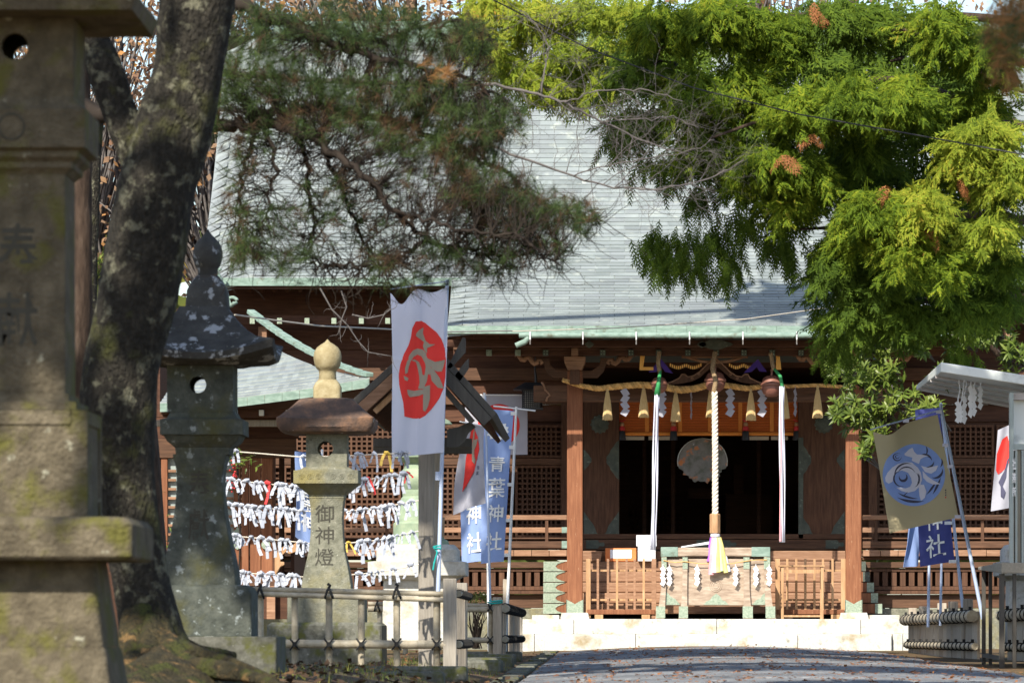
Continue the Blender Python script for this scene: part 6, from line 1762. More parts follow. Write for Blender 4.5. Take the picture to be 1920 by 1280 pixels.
# ------------------------------------------------------------------ vegetation
def nrm(a): return a / (np.linalg.norm(a, axis=-1, keepdims=True) + 1e-9)
def rand_dir(n): return nrm(RNG.normal(size=(n, 3)))
LM = {}
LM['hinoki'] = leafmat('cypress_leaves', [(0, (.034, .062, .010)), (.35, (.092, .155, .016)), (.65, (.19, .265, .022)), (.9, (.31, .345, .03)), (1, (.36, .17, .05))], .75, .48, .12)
LM['hinoki_shade_tone'] = leafmat('shade_tone_cypress_leaves', [(0, (.034, .062, .011)), (.5, (.075, .128, .016)), (.95, (.14, .205, .02)), (1, (.20, .09, .03))], .75, .35, .12)  # darker copy of the cypress leaf, shade put into its colour
LM['hinoki_sunlit_tone'] = leafmat('sunlit_tone_cypress_leaves', [(0, (.07, .115, .018)), (.5, (.23, .30, .03)), (.9, (.42, .41, .05)), (1, (.45, .20, .05))], .75, .45, .12)  # yellower copy of the cypress leaf, sunlight put into its colour
LM['hinoki_dead'] = leafmat('dead_cypress_leaves', [(0, (.22, .08, .03)), (1, (.40, .17, .06))], .7, .3)
LM['pine'] = leafmat('pine_needles', [(0, (.022, .042, .013)), (.5, (.045, .080, .02)), (1, (.095, .135, .035))], .6, .15)
LM['pine_brown'] = leafmat('brown_pine_needles', [(0, (.045, .028, .016)), (.5, (.085, .05, .028)), (1, (.16, .085, .035))], .7, .15)
LM['pine_dead'] = leafmat('dead_pine_needles', [(0, (.28, .13, .045)), (1, (.42, .23, .09))], .7, .3)
LM['broad'] = leafmat('glossy_leaves', [(0, (.045, .075, .014)), (.5, (.12, .175, .026)), (1, (.26, .31, .06))], .4, .38, .4)
LM['autumn'] = leafmat('autumn_leaves', [(0, (.14, .075, .045)), (.35, (.26, .15, .095)), (.6, (.36, .24, .15)), (.85, (.45, .22, .07)), (1, (.52, .30, .06))], .8, .35)
LM['hedge'] = leafmat('lime_hedge_leaves', [(0, (.09, .13, .02)), (1, (.30, .34, .06))], .6, .35)
LM['shade'] = leafmat('canopy_leaves', [(0, (.02, .045, .012)), (1, (.07, .11, .02))], .6, .25)
LM['bush'] = leafmat('bush_leaves', [(0, (.05, .07, .02)), (.6, (.14, .17, .04)), (1, (.34, .24, .04))], .6, .3)

# leaf templates
def fan_template(nb=9, teeth=3, width=.44, miss=0, seed=0):
    v, f = [], []
    rq = random.Random(seed)
    def tri(a, b, c):
        n = len(v); v.extend([a, b, c]); f.append((n, n + 1, n + 2))
    tri((0, -.012, 0), (0, .012, 0), (1, 0, 0))
    for i in range(nb):
        t = .06 + .86 * i / nb
        for s_ in (-1, 1):
            t2 = t + (.04 if s_ > 0 else 0) + (rq.uniform(-.03, .03) if miss else 0)
            if rq.random() < miss: continue
            l = (width * (1 - t2) ** .8 + .07) * (.55 + .45 * min(1, t2 * 4))
            an = R(44 - 14 * t2)
            if miss: an += rq.uniform(-.25, .25); l *= rq.uniform(.6, 1.2)
            d = np.array([math.cos(an), s_ * math.sin(an)]); p = np.array([-d[1], d[0]])
            b = np.array([t2, 0]); e = b + d * l
            w_ = .02
            tri((*(b - p * w_), 0), (*(b + p * w_), 0), (*e, 0))
            for j in range(teeth):
                q = b + d * l * (.2 + .7 * j / teeth)
                for s2 in (-1, 1):
                    td = nrm(d * .75 + p * s2 * .66)
                    tip = q + td * l * (.36 - .07 * j)
                    tri((*(q - d * l * .085), 0), (*(q + d * l * .085), 0), (*tip, 0))
    v = np.array(v, dtype=float)
    v[:, 2] = -.28 * v[:, 0] ** 2 - .22 * np.abs(v[:, 1]) + .02 * np.sin(v[:, 0] * 17)
    if miss: v[:, 1] += .12 * (seed % 3 - 1) * v[:, 0] ** 2; v[:, 2] += .05 * np.sin(v[:, 1] * 14 + seed)
    return v, np.array(f)
FAN = fan_template()
FANS = [fan_template(9, 3, .44, .14, 1), fan_template(8, 3, .52, .2, 2), fan_template(10, 3, .36, .16, 3), fan_template(7, 4, .5, .22, 5)]
FAN_S = fan_template(6, 2)
DRAPE = fan_template(8, 2, .22)
def lance():                                   # one pointed leaf, slightly folded, with a curl
    v = np.array([(0, 0, 0), (.3, .11, .03), (.3, -.11, .03), (.65, .10, .0), (.65, -.10, .0), (1, 0, -.1), (.3, 0, 0), (.65, 0, -.03)])
    f = np.array([(0, 6, 1), (0, 2, 6), (6, 7, 3), (6, 3, 1), (6, 2, 4), (6, 4, 7), (7, 5, 3), (7, 4, 5)])
    return v, f
LANCE = lance()
QUAD = (np.array([(0, 0, 0), (.5, .32, .06), (.5, -.32, .06), (1, 0, 0)]), np.array([(0, 2, 1), (1, 2, 3)]))

def ell_px(u, v, Y, ru, rv, ry): return np.array(P(u, v, Y)), np.array([ru / F * Y, ry, rv / F * Y])
def fans_on(c, r, n, size, tmpl, down=.45, inner=.35, outb=(0, 0, 0)):
    if tmpl is FAN:
        h_ = [int(n * q) for q in (.3, .3, .2)]; h_.append(n - sum(h_)); o_ = 0; parts_ = []
        for t_, k_ in zip(FANS, h_):
            if k_ > 0: parts_.append(fans_on(c, r, k_, np.asarray(size)[o_:o_ + k_] * RNG.uniform(.6, 1.15, k_), t_, down, inner, outb))
            o_ += k_
        return merge(parts_)
    d = rand_dir(n)
    d[:, 2] = d[:, 2] * .8 + .15
    d[:, 1] -= .25
    d = nrm(d)
    pos = c + d * r * RNG.uniform(inner, 1.0, (n, 1))
    ax = d * np.array([.9, .7, .25]) + np.array([0, 0, -down]) + RNG.normal(size=(n, 3)) * .28 + np.array(outb)
    up = d * .45 + np.array([-.25, -.75, .65]) + RNG.normal(size=(n, 3)) * .38
    return scatter(tmpl[0], tmpl[1], pos - nrm(ax) * np.asarray(size).reshape(-1, 1) * .35, ax, up, size)
def merge(parts):
    Vs, Ts, b = [], [], 0
    for V, T in parts:
        Vs.append(V); Ts.append(T + b); b += len(V)
    return np.concatenate(Vs), np.concatenate(Ts)

def rough_tube(pts, rs, n=20, sub=6, amp=.08, seed=0, name='trunk', mt='bark', parent=None):
    rn_ = np.random.default_rng(seed)
    k = len(pts)
    P_, R_ = [], []
    for i in range(k - 1):
        for j in range(sub):
            t = j / sub
            p0, p1, p2, p3 = [np.array(pts[max(0, min(k - 1, q))]) for q in (i - 1, i, i + 1, i + 2)]
            P_.append(.5 * ((2 * p1) + (-p0 + p2) * t + (2 * p0 - 5 * p1 + 4 * p2 - p3) * t * t + (-p0 + 3 * p1 - 3 * p2 + p3) * t ** 3))
            R_.append(rs[i] * (1 - t) + rs[i + 1] * t)
    P_.append(np.array(pts[-1])); R_.append(rs[-1])
    m = MB().tube(P_, R_, n)
    V = np.array(m.v); ctr = np.repeat(np.array(P_), n, 0)
    ph = rn_.uniform(0, 6, 8)
    ang = np.tile(np.arange(n) / n * 2 * np.pi, len(P_)); hh = np.repeat(np.arange(len(P_)) / 3.0, n)
    k_ = 1 + amp * (np.sin(3 * ang + ph[0] + .6 * np.sin(hh * .7)) * .5 + np.sin(7 * ang + ph[1] + hh * .3) * .25 + np.sin(hh * 1.3 + ph[2] + 2 * ang) * .4 + rn_.normal(size=len(ang)) * .22)
    V = ctr + (V - ctr) * k_[:, None]
    m.v = [tuple(p) for p in V]
    return m.build(name, K[mt], parent, smooth=True)

# ---- lichen covered tree at left
YT = 28.0
tr = thing('leaning_tree', 'dark lichen covered forked tree trunk with mossy roots at left', 'tree', P(295, 1265, YT))
tp = lambda u, v, dy=0: P(u, v, YT + dy)
w2 = lambda px: px / F * YT / 2
rough_tube([tp(312, 1330), tp(300, 1265), tp(286, 1190), tp(268, 1100), tp(250, 1000), tp(236, 890), tp(224, 780), tp(230, 680), tp(254, 580), tp(274, 470), tp(292, 360), tp(324, 250), tp(352, 140), tp(366, 40), tp(378, -60), tp(385, -200), tp(398, -400)],
           [w2(q) for q in (230, 170, 122, 108, 104, 112, 140, 144, 148, 150, 150, 144, 132, 138, 142, 130, 100)], 26, 6, .045, 1, 'trunk', 'bark', tr)
rough_tube([tp(285, 340, .06), tp(252, 270, .05), tp(221, 200, .08), tp(192, 120, .12), tp(164, 40, .2), tp(142, -40, .3), tp(120, -200, .5)], [w2(q) for q in (86, 76, 64, 68, 54, 50, 40)], 18, 6, .08, 2, 'limb', 'bark', tr)
mg = MB(); n_ = 44
ctr_ = tp(330, 1300, -.3)
hs_ = RNG.normal(size=(n_ + 1, n_ + 1)) * .012
gvs = []
for j in range(n_ + 1):
    for i in range(n_ + 1):
        x = ctr_.x - 1.1 + 2.2 * i / n_; y_ = ctr_.y - 2.2 + 3.6 * j / n_
        d2 = ((x - ctr_.x + .08) / .62) ** 2 + ((y_ - ctr_.y) / 1.3) ** 2
        gvs.append((x, y_, zground(x, y_) - .03 + .22 * math.exp(-d2 * 1.3) * (1 + .25 * math.sin(x * 9 + y_ * 3) * math.sin(y_ * 5)) + hs_[j, i]))
mg.add(gvs, [(j * (n_ + 1) + i, j * (n_ + 1) + i + 1, (j + 1) * (n_ + 1) + i + 1, (j + 1) * (n_ + 1) + i) for j in range(n_) for i in range(n_)])
tag(mg.build('earth_mound', K['root'], smooth=True), kind='structure')
for i, (pts, rs) in enumerate((([(292, 1170, -.1), (318, 1214, -.3), (372, 1226, -.5), (430, 1243, -.7), (520, 1275, -1.0)], (60, 46, 30, 24, 10)),
                               ([(300, 1215, -.25), (345, 1250, -.6), (420, 1258, -.9), (480, 1272, -1.2), (560, 1300, -1.5)], (70, 50, 34, 24, 12)),
                               ([(262, 1150, -.1), (248, 1220, -.3), (236, 1300, -.6)], (60, 56, 40)), ([(285, 1180, -.15), (282, 1250, -.5), (300, 1320, -1)], (66, 60, 44)), ([(310, 1200, 0), (370, 1222, .2), (440, 1228, .5)], (50, 30, 12)),
                               ([(300, 1230, -.5), (350, 1290, -1.0), (420, 1310, -1.4)], (50, 36, 20)))):
    rough_tube([tp(*p) for p in pts], [w2(q) for q in rs], 18, 9, .2, 10 + i, 'root', 'root', tr)
# ---- red pine behind it
YP = 33.0
pt = thing('pine_tree', 'red pine with long needled boughs spreading across the roof from the left', 'tree', P(150, 1280, 34))
pp_ = lambda u, v, dy=0: P(u, v, YP + dy)
rough_tube([P(120, 1330, 34), P(135, 900, 34), P(146, 600, 34), P(150, 400, 34), P(146, 200, 34), P(138, -100, 34), P(130, -600, 34)], [.09, .085, .085, .08, .08, .075, .05], 14, 8, .1, 5, 'trunk', 'bark_brown', pt)
BO = [([(146, 200, 1), (250, 225, .6), (390, 240, .2), (500, 232, 0), (600, 262, -.3), (680, 330, -.5), (740, 395, -.4), (800, 445, -.3), (860, 470, 0), (960, 480, .2), (1060, 470, .3)], (34, 30, 26, 22, 18, 13, 11, 9, 7, 5, 3)),
      ([(560, 252, 0), (575, 300, .2), (580, 360, .3), (590, 420, .4), (578, 470, .4)], (12, 9, 8, 7, 4)),
      ([(470, 215, .2), (600, 200, .4), (750, 230, .5), (850, 270, .6), (950, 330, .5), (1050, 400, .4), (1120, 410, .3)], (22, 18, 14, 10, 8, 6, 3)),
      ([(135, -30, 1), (300, -30, .6), (430, 0, .2), (520, 40, 0), (640, 90, -.2), (760, 120, -.3), (880, 150, -.2), (950, 190, 0)], (36, 34, 28, 20, 16, 12, 8, 5)),
      ([(800, 445, -.3), (760, 482, -.2), (700, 502, 0), (640, 496, .1), (590, 492, .1)], (9, 8, 7, 5, 3)),
      ([(480, 236, 0), (452, 330, .3), (450, 420, .4), (452, 480, .4)], (9, 7, 5, 3)),
      ([(850, 270, .6), (885, 380, .4), (905, 440, .2), (945, 500, .1)], (8, 7, 5, 3)),
      ([(740, 395, -.4), (850, 430, -.6), (960, 440, -.6), (1040, 490, -.5)], (8, 7, 5, 3)),
      ([(500, 232, 0), (520, 320, -.2), (500, 400, -.1), (470, 470, 0)], (9, 7, 5, 3)),
      ([(640, 90, -.2), (760, 60, -.1), (860, 40, 0), (920, 70, .1)], (10, 8, 6, 4)),
      ([(600, 262, -.3), (660, 400, .2), (690, 470, .3), (740, 540, .3)], (9, 7, 5, 3))]
sk = []
bm_ = MB()
for pts, ws in BO:
    q = [pp_(*p) for p in pts]
    fine, rad = [], []
    for i in range(len(q) - 1):
        for j in range(8):
            t = j / 8
            jit = Vector(RNG.normal(size=3) * .012)
            fine.append(q[i].lerp(q[i + 1], t) + jit); rad.append((ws[i] * (1 - t) + ws[i + 1] * t) / F * YP / 2)
    fine.append(q[-1]); rad.append(ws[-1] / F * YP / 2)
    bm_.tube(fine, rad, 7)
    sk += [np.array(p) for p in fine]
bm_.build('bough', K['twig_dark'], pt, smooth=True)
SK = np.array(sk)
def needles(pos, d, n_per, L0, L1, spread=.85, wd=.0010):
    k = len(pos)
    pr = np.repeat(pos, n_per, 0); dr = np.repeat(d, n_per, 0)
    nd = nrm(dr + RNG.normal(size=(k * n_per, 3)) * spread)
    base = pr - dr * RNG.uniform(0, .045, (k * n_per, 1))
    L_ = RNG.uniform(L0, L1, (k * n_per, 1))
    side = nrm(np.cross(nd, RNG.normal(size=nd.shape))) * wd
    tip = base + nd * L_ + np.array([0, 0, -.010])
    V = np.stack([base - side, base + side, tip], 1).reshape(-1, 3)
    T = np.arange(len(V)).reshape(-1, 3)
    return V, T
ZN = [  # u, v, ru, rv, tufts, share of brown
    (520, 70, 110, 70, 190, .15), (640, 60, 110, 60, 190, .2), (760, 70, 110, 60, 200, .25), (860, 90, 80, 70, 170, .3), (480, 150, 90, 60, 150, .2), (600, 160, 120, 70, 220, .4), (720, 180, 120, 70, 240, .5),
    (840, 190, 100, 70, 240, .35), (930, 240, 70, 60, 150, .4), (560, 230, 130, 50, 170, .55), (700, 250, 110, 50, 180, .55), (820, 280, 110, 60, 210, .6), (900, 340, 90, 50, 190, .75), (960, 380, 90, 50, 200, .75),
    (1030, 400, 70, 40, 110, .5), (1080, 410, 50, 35, 60, .3), (960, 440, 90, 40, 150, .7), (860, 380, 80, 50, 120, .85), (1040, 470, 50, 40, 40, .4), (460, 300, 60, 80, 60, .4), (460, 400, 45, 60, 44, .3),
    (462, 472, 46, 36, 80, .25), (520, 430, 70, 60, 50, .4), (600, 400, 80, 60, 50, .5), (560, 490, 90, 40, 60, .3), (700, 430, 90, 60, 70, .5), (760, 500, 90, 40, 80, .5), (850, 470, 80, 40, 90, .6), (640, 330, 100, 60, 90, .6),
    (930, 500, 70, 40, 60, .5), (400, 230, 40, 60, 50, .4), (770, 545, 30, 20, 7, .2), (830, 530, 40, 20, 10, .2), (760, 350, 70, 50, 70, .8), (410, 130, 50, 90, 80, .15)]
gp, bp_, paths = [], [], []
for (u, v, ru, rv, n, br) in ZN:
    c, r = ell_px(u, v, YP, ru, rv, .7)
    n = int(n * (.78 if v < 300 else .62))
    pos = c + rand_dir(n) * r * RNG.uniform(0, 1, (n, 1)) ** .5
    dist = np.linalg.norm(pos[:, None, :] - SK[None], axis=2)
    j = dist.argmin(1)
    q = SK[j]
    d = pos - q
    dl = np.linalg.norm(d, axis=1)
    for i in range(n):
        if dl[i] < .03: continue
        lim = 1.0
        a = q[i]; b = pos[i]
        mid = (a + b) / 2 + RNG.normal(size=3) * .12 * min(dl[i], .7) + np.array([0, 0, .05 * dl[i]])
        pp4 = [Vector(a), Vector(a * .3 + mid * .7) , Vector(mid * .6 + b * .4) + Vector(RNG.normal(size=3) * .02), Vector(b)]
        paths.append((pp4, [.0036, .0028, .0022, .0014]))
    dd = nrm(d + RNG.normal(size=(n, 3)) * .15 + np.array([0, 0, .05]))
    isb = RNG.random(n) < br * .62
    gp.append((pos[~isb], dd[~isb])); bp_.append((pos[isb], dd[isb]))
V, T = tubes_np(paths, 3)
np_mesh('twigs', V, T, K['twig_dark'], pt)
# extra dead looking fine twigs in the lower left of the bough
paths = []
for _ in range(1500):
    i = RNG.integers(len(SK))
    a = SK[i]
    u_ = U0 + a[0] / a[1] * F; v_ = V0 - a[2] / a[1] * F
    if v_ < 240 or u_ < 390: continue
    d = nrm(RNG.normal(size=3) + np.array([0, 0, -.5])); p = a.copy(); pts = [Vector(p)]
    L_ = RNG.uniform(.15, .42)
    for s_ in range(6):
        d = nrm(d + RNG.normal(size=3) * .4); p = p + d * L_ / 6; pts.append(Vector(p))
    paths.append((pts, list(np.linspace(.004, .0016, 7))))
V, T = tubes_np(paths, 3); np_mesh('dry_twigs', V, T, K['twig_dark'], pt)
G = np.concatenate([g_[0] for g_ in gp]), np.concatenate([g_[1] for g_ in gp])
B_ = np.concatenate([g_[0] for g_ in bp_]), np.concatenate([g_[1] for g_ in bp_])
V, T = needles(G[0], G[1], 42, .085, .13); np_mesh('needles', V, T, LM['pine'], pt)
V, T = needles(B_[0], B_[1], 42, .085, .13); np_mesh('brown_needles', V, T, LM['pine_brown'], pt)
c, r = ell_px(800, 135, YP - .6, 40, 16, .15)
pos = c + rand_dir(14) * r
pos = pos[:9]
V, T = needles(pos, nrm(np.tile(np.array([[.8, -.3, .5]]), (9, 1)) + RNG.normal(size=(9, 3)) * .4), 26, .09, .14, .5, .0012); np_mesh('dead_needles', V, T, LM['pine_dead'], pt)
# near pine hanging in at the top right corner
pn = thing('pine_tree', 'out of focus brown and green pine bough in the top right corner', 'tree', (5.2, 24, -.5))
rough_tube([(5.2, 24, -.6), (5.1, 24, 2), (4.8, 24, 4), (4.6, 24, 7)], [.2, .18, .16, .1], 12, 6, .1, 8, 'trunk', 'bark_brown', pn)
MB().tube([(4.9, 24, 3.4), (3.2, 24, 3.2), (2.2, 24, 3.0), (1.75, 24, 2.75)], [.05, .03, .02, .006], 6).build('bough', K['twig_dark'], pn)
c, r = ell_px(1905, 60, 24, 62, 130, .5)
pos = c + rand_dir(170) * r * RNG.uniform(0, 1, (170, 1)) ** .5
dd = nrm(RNG.normal(size=(170, 3)) + np.array([-.6, 0, -.3]))
V, T = needles(pos[:90], dd[:90], 40, .07, .12); np_mesh('brown_needles', V, T, LM['pine_dead'], pn)
V, T = needles(pos[90:], dd[90:], 40, .07, .12); np_mesh('needles', V, T, LM['pine'], pn)

# ---- bare deciduous tree with grey twigs
bt = thing('bare_tree', 'leafless grey branches reaching right across the middle of the roof', 'tree', P(300, 1260, 44))
YBt = 44.0
bq = lambda u, v, dy=0: P(u, v, YBt + dy)
rough_tube([bq(300, 1290), bq(275, 900), bq(262, 600), bq(300, 300), bq(330, 100), bq(345, -100)], [.14, .12, .11, .10, .09, .07], 12, 6, .08, 9, 'trunk', 'bark_brown', bt)
paths = []
def grow(p, d, L_, r_, depth, bend=.16, up=.0):
    pts, rs = [Vector(p)], [r_]
    k = 7
    for i in range(k):
        d = nrm(d + RNG.normal(size=3) * bend + np.array([0, 0, up]))
        p = p + d * L_ / k; pts.append(Vector(p)); rs.append(r_ * (1 - .65 * (i + 1) / k))
        if depth > 0 and i > 0 and RNG.random() < .75:
            s_ = RNG.normal(size=3); s_[1] *= .6
            grow(p, nrm(d * .7 + nrm(s_) * .8 + np.array([.15, 0, .1])), L_ * RNG.uniform(.3, .6), r_ * .5, depth - 1, bend * 1.2, up)
    paths.append((pts, rs))
MAINS = [([(330, 130, 0), (600, 150, .5), (840, 160, .8), (930, 158, .8), (1010, 176, .8), (1060, 192, .8), (1130, 228, .9), (1200, 262, 1), (1290, 290, 1)], (20, 16, 11, 9, 8, 7, 6, 5, 3)),
         ([(320, 200, 0), (600, 215, -.4), (840, 238, -.6), (960, 290, -.6), (1060, 325, -.5), (1150, 352, -.5), (1240, 354, -.5), (1330, 335, -.4), (1395, 300, -.4)], (16, 12, 9, 7.5, 6, 5, 4.5, 3.5, 2)),
         ([(1075, 330, -.5), (1130, 312, -.5), (1200, 300, -.4), (1290, 284, -.4), (1340, 262, -.3)], (4, 3.5, 3, 2.5, 1.5)),
         ([(1015, 178, .8), (1020, 130, .8), (1028, 90, .9), (1010, 50, .9), (975, 20, 1)], (4.5, 4, 3.5, 3, 2)),
         ([(1060, 192, .8), (1120, 170, .7), (1200, 168, .7), (1280, 190, .6)], (4, 3.5, 3, 2)),
         ([(1130, 228, .9), (1200, 225, .9), (1260, 218, 1), (1310, 240, 1)], (4, 3, 3, 2))]
bmb = MB()
for pts, ws in MAINS:
    q = [bq(*p) for p in pts]
    fine, rad = [], []
    for i in range(len(q) - 1):
        for j in range(5):
            t = j / 5
            fine.append(q[i].lerp(q[i + 1], t) + Vector(RNG.normal(size=3) * .008)); rad.append((ws[i] * (1 - t) + ws[i + 1] * t) * .72 / F * YBt / 2)
    fine.append(q[-1]); rad.append(ws[-1] / F * YBt / 2)
    bmb.tube(fine, rad, 6)
    for a, b, r_ in zip(fine[2:], fine[3:], rad[2:]):
        uu = U0 + a.x / a.y * F
        if uu < 860: continue
        for _ in range(2 if uu > 960 else 1):
            if RNG.random() < .42:
                d0 = nrm(np.array(b - a)); s_ = RNG.normal(size=3); s_[1] *= .5
                grow(np.array(a), nrm(d0 * .6 + nrm(s_)), RNG.uniform(.22, .6), min(r_ * .6, .0045), 2)
bmb.build('branch', K['twig'], bt, smooth=True)
V, T = tubes_np(paths, 3); np_mesh('twigs', V, T, K['twig'], bt)
# thin bare twigs hanging before the left eave
bs2 = thing('bare_branch', 'thin bare twigs hanging before the dark left eave beside the white flag', 'branch', P(610, 540, 50))
paths = []
for pts in ([(600, 540), (622, 580), (652, 610), (672, 640), (690, 660), (735, 668)], [(640, 545), (650, 575), (640, 600), (637, 620)], [(660, 590), (690, 597), (720, 590), (732, 580)]):
    q = [P(u, v, 50) + Vector((0, 0, 0)) for u, v in pts]
    paths.append((q, list(np.linspace(.009, .004, len(q)))))
    for a in q[1:]:
        for _ in range(3): grow(np.array(a), nrm(RNG.normal(size=3) * np.array([1, .3, 1])), RNG.uniform(.08, .2), .003, 0, .25)
V, T = tubes_np(paths, 4); np_mesh('twigs', V, T, K['twig'], bs2)

# ---- big cypress at right
hc = thing('cypress_tree', 'big cypress with drooping bright green fan sprays across the top and upper right', 'tree', (6.6, 72, -.3))
YC = 71.0
rough_tube([(6.6, 72, -.5), (6.5, 72, 3), (6.4, 72, 7), (6.2, 72, 12), (6.0, 72, 17)], [.34, .3, .27, .22, .1], 16, 6, .08, 21, 'trunk', 'bark_brown', hc)
for i, pts in enumerate(([(6.4, 72, 6.5), P(1780, 180, 71), P(1650, 150, 70), P(1500, 200, 69.5), P(1330, 260, 69)], [(6.4, 72, 8.2), P(1730, 30, 71), P(1700, 100, 70.5), P(1670, 115, 70)], [(6.4, 72, 5.5), P(1800, 400, 71), P(1650, 420, 70.5), P(1500, 430, 70)],
                         [(6.4, 72, 7.5), P(1700, 60, 70), P(1500, 30, 71), P(1300, 60, 71), P(1230, 100, 71)], [(6.4, 72, 4.6), P(1820, 560, 71.5), P(1700, 570, 71), P(1580, 620, 70.5)])):
    rough_tube([Vector(p) for p in pts], list(np.linspace(.07, .015, len(pts))), 8, 6, .1, 30 + i, 'limb', 'bark_brown', hc)
CL = [  # u, v, ru, rv, dY, n, kind
    (1250, 50, 90, 60, 0, 55, 1), (1350, 40, 90, 60, -.5, 60, 1), (1450, 70, 100, 70, 0, 70, 1), (1560, 40, 90, 60, 0, 60, 0), (1650, 50, 80, 60, .5, 50, 0), (1760, 60, 70, 80, -.5, 50, 1), (1850, 110, 70, 90, -.5, 60, 1),
    (1210, 150, 80, 60, .3, 45, 0), (1300, 190, 80, 70, -.4, 60, 1), (1400, 170, 90, 70, 0, 60, 1), (1500, 210, 90, 70, -.6, 70, 1), (1600, 190, 100, 60, -.8, 75, 1), (1700, 190, 80, 60, -.8, 60, 1), (1830, 200, 60, 50, .2, 40, 1),
    (1190, 240, 60, 50, .5, 40, 0), (1330, 290, 90, 60, 0, 60, 1), (1440, 310, 90, 60, -.4, 65, 1), (1530, 340, 50, 60, -.2, 30, 1), (1620, 290, 70, 60, .3, 45, 0), (1840, 260, 80, 60, -1, 60, 2), (1880, 340, 70, 70, -1, 60, 2), (1800, 300, 60, 50, -.8, 36, 2),
    (1410, 340, 70, 50, .3, 45, 0), (1480, 390, 50, 50, 0, 34, 1), (1640, 400, 90, 60, -.8, 75, 1), (1730, 400, 70, 70, -.9, 60, 2), (1700, 480, 70, 60, -.8, 55, 1), (1600, 450, 70, 60, 0, 50, 1), (1560, 520, 60, 60, .2, 44, 0), (1650, 540, 60, 40, .3, 36, 0),
    (1770, 500, 50, 60, -.6, 40, 1), (1850, 430, 50, 60, -.9, 36, 2), (1880, 500, 50, 50, 0, 30, 0), (1800, 580, 80, 50, .5, 45, 0), (1700, 600, 80, 50, .5, 55, 0), (1590, 600, 40, 40, .4, 26, 0), (1870, 570, 50, 40, .6, 20, 0)]
DR = [(1220, 440, 40, 34, 34), (1280, 450, 50, 44, 44), (1340, 440, 50, 50, 46), (1375, 470, 22, 46, 20), (1240, 480, 40, 30, 26), (1300, 495, 44, 30, 30), (1360, 500, 28, 26, 16), (1450, 440, 34, 46, 30), (1480, 470, 30, 40, 22), (1160, 250, 40, 40, 26), (1400, 410, 60, 40, 40),
      (1545, 590, 34, 50, 26), (1560, 640, 30, 40, 20), (1585, 650, 24, 40, 14), (1540, 470, 40, 40, 26), (1800, 660, 50, 40, 24), (1240, 300, 60, 40, 30), (1310, 360, 60, 40, 34)]
kinds = {0: [], 1: [], 2: []}
lp = []
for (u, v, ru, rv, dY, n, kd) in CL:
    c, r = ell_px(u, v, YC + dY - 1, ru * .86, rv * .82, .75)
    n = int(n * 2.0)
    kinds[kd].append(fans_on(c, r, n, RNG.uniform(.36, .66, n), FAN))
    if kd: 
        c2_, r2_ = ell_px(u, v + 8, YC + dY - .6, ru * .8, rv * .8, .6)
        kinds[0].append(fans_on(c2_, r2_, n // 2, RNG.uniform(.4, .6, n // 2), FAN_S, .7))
    root = c + np.array([RNG.uniform(.1, .5), .8, RNG.uniform(.1, .4)])
    for _ in range(5):
        e = c + rand_dir(1)[0] * r * .7
        lp.append(([Vector(root), Vector((root + e) / 2 + RNG.normal(size=3) * .08), Vector(e)], [.02, .013, .005]))
for (u, v, ru, rv, n) in DR:
    c, r = ell_px(u, v, YC - .3, ru, rv, .5)
    pos = c + rand_dir(n) * r * RNG.uniform(.1, 1, (n, 1))
    ax = np.array([0, 0, -1.0]) + RNG.normal(size=(n, 3)) * np.array([.35, .25, .15])
    up = np.array([-.2, -1, .2]) + RNG.normal(size=(n, 3)) * .4
    kinds[0].append(scatter(DRAPE[0], DRAPE[1], pos, ax, up, RNG.uniform(.3, .55, n)))
for (u, v, ru, rv, n) in ((1560, 120, 260, 110, 150), (1250, 110, 130, 90, 60), (1780, 200, 150, 160, 200), (1600, 330, 200, 120, 190), (1780, 440, 140, 120, 170), (1650, 560, 130, 110, 160), (1850, 560, 90, 60, 50), (1380, 260, 130, 90, 60)):
    c, r = ell_px(u, v, YC + 1.6, ru, rv, .9)
    kinds[0].append(fans_on(c, r, n, RNG.uniform(.55, .9, n), FAN_S, .6, .1))
for kd, nm, mt in ((0, 'shaded_crown', 'hinoki_shade_tone'), (1, 'crown', 'hinoki'), (2, 'sunlit_tone_crown', 'hinoki_sunlit_tone')):  # one crown split by painted tone: shaded, plain, sunlit
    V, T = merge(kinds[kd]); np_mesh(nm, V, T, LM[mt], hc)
dead = []
for (u, v) in ((1524, 262), (1470, 300), (1660, 365), (1745, 440), (1522, 20), (1880, 300), (1800, 350), (1660, 385)):
    c, r = ell_px(u, v, YC - 2.2, 14, 14, .1)
    dead.append(fans_on(c, r, 3, RNG.uniform(.25, .38, 3), FAN_S, .9))
V, T = merge(dead); np_mesh('dead_sprays', V, T, LM['hinoki_dead'], hc)
V, T = tubes_np(lp, 4); np_mesh('branchlets', V, T, K['bark_brown'], hc)
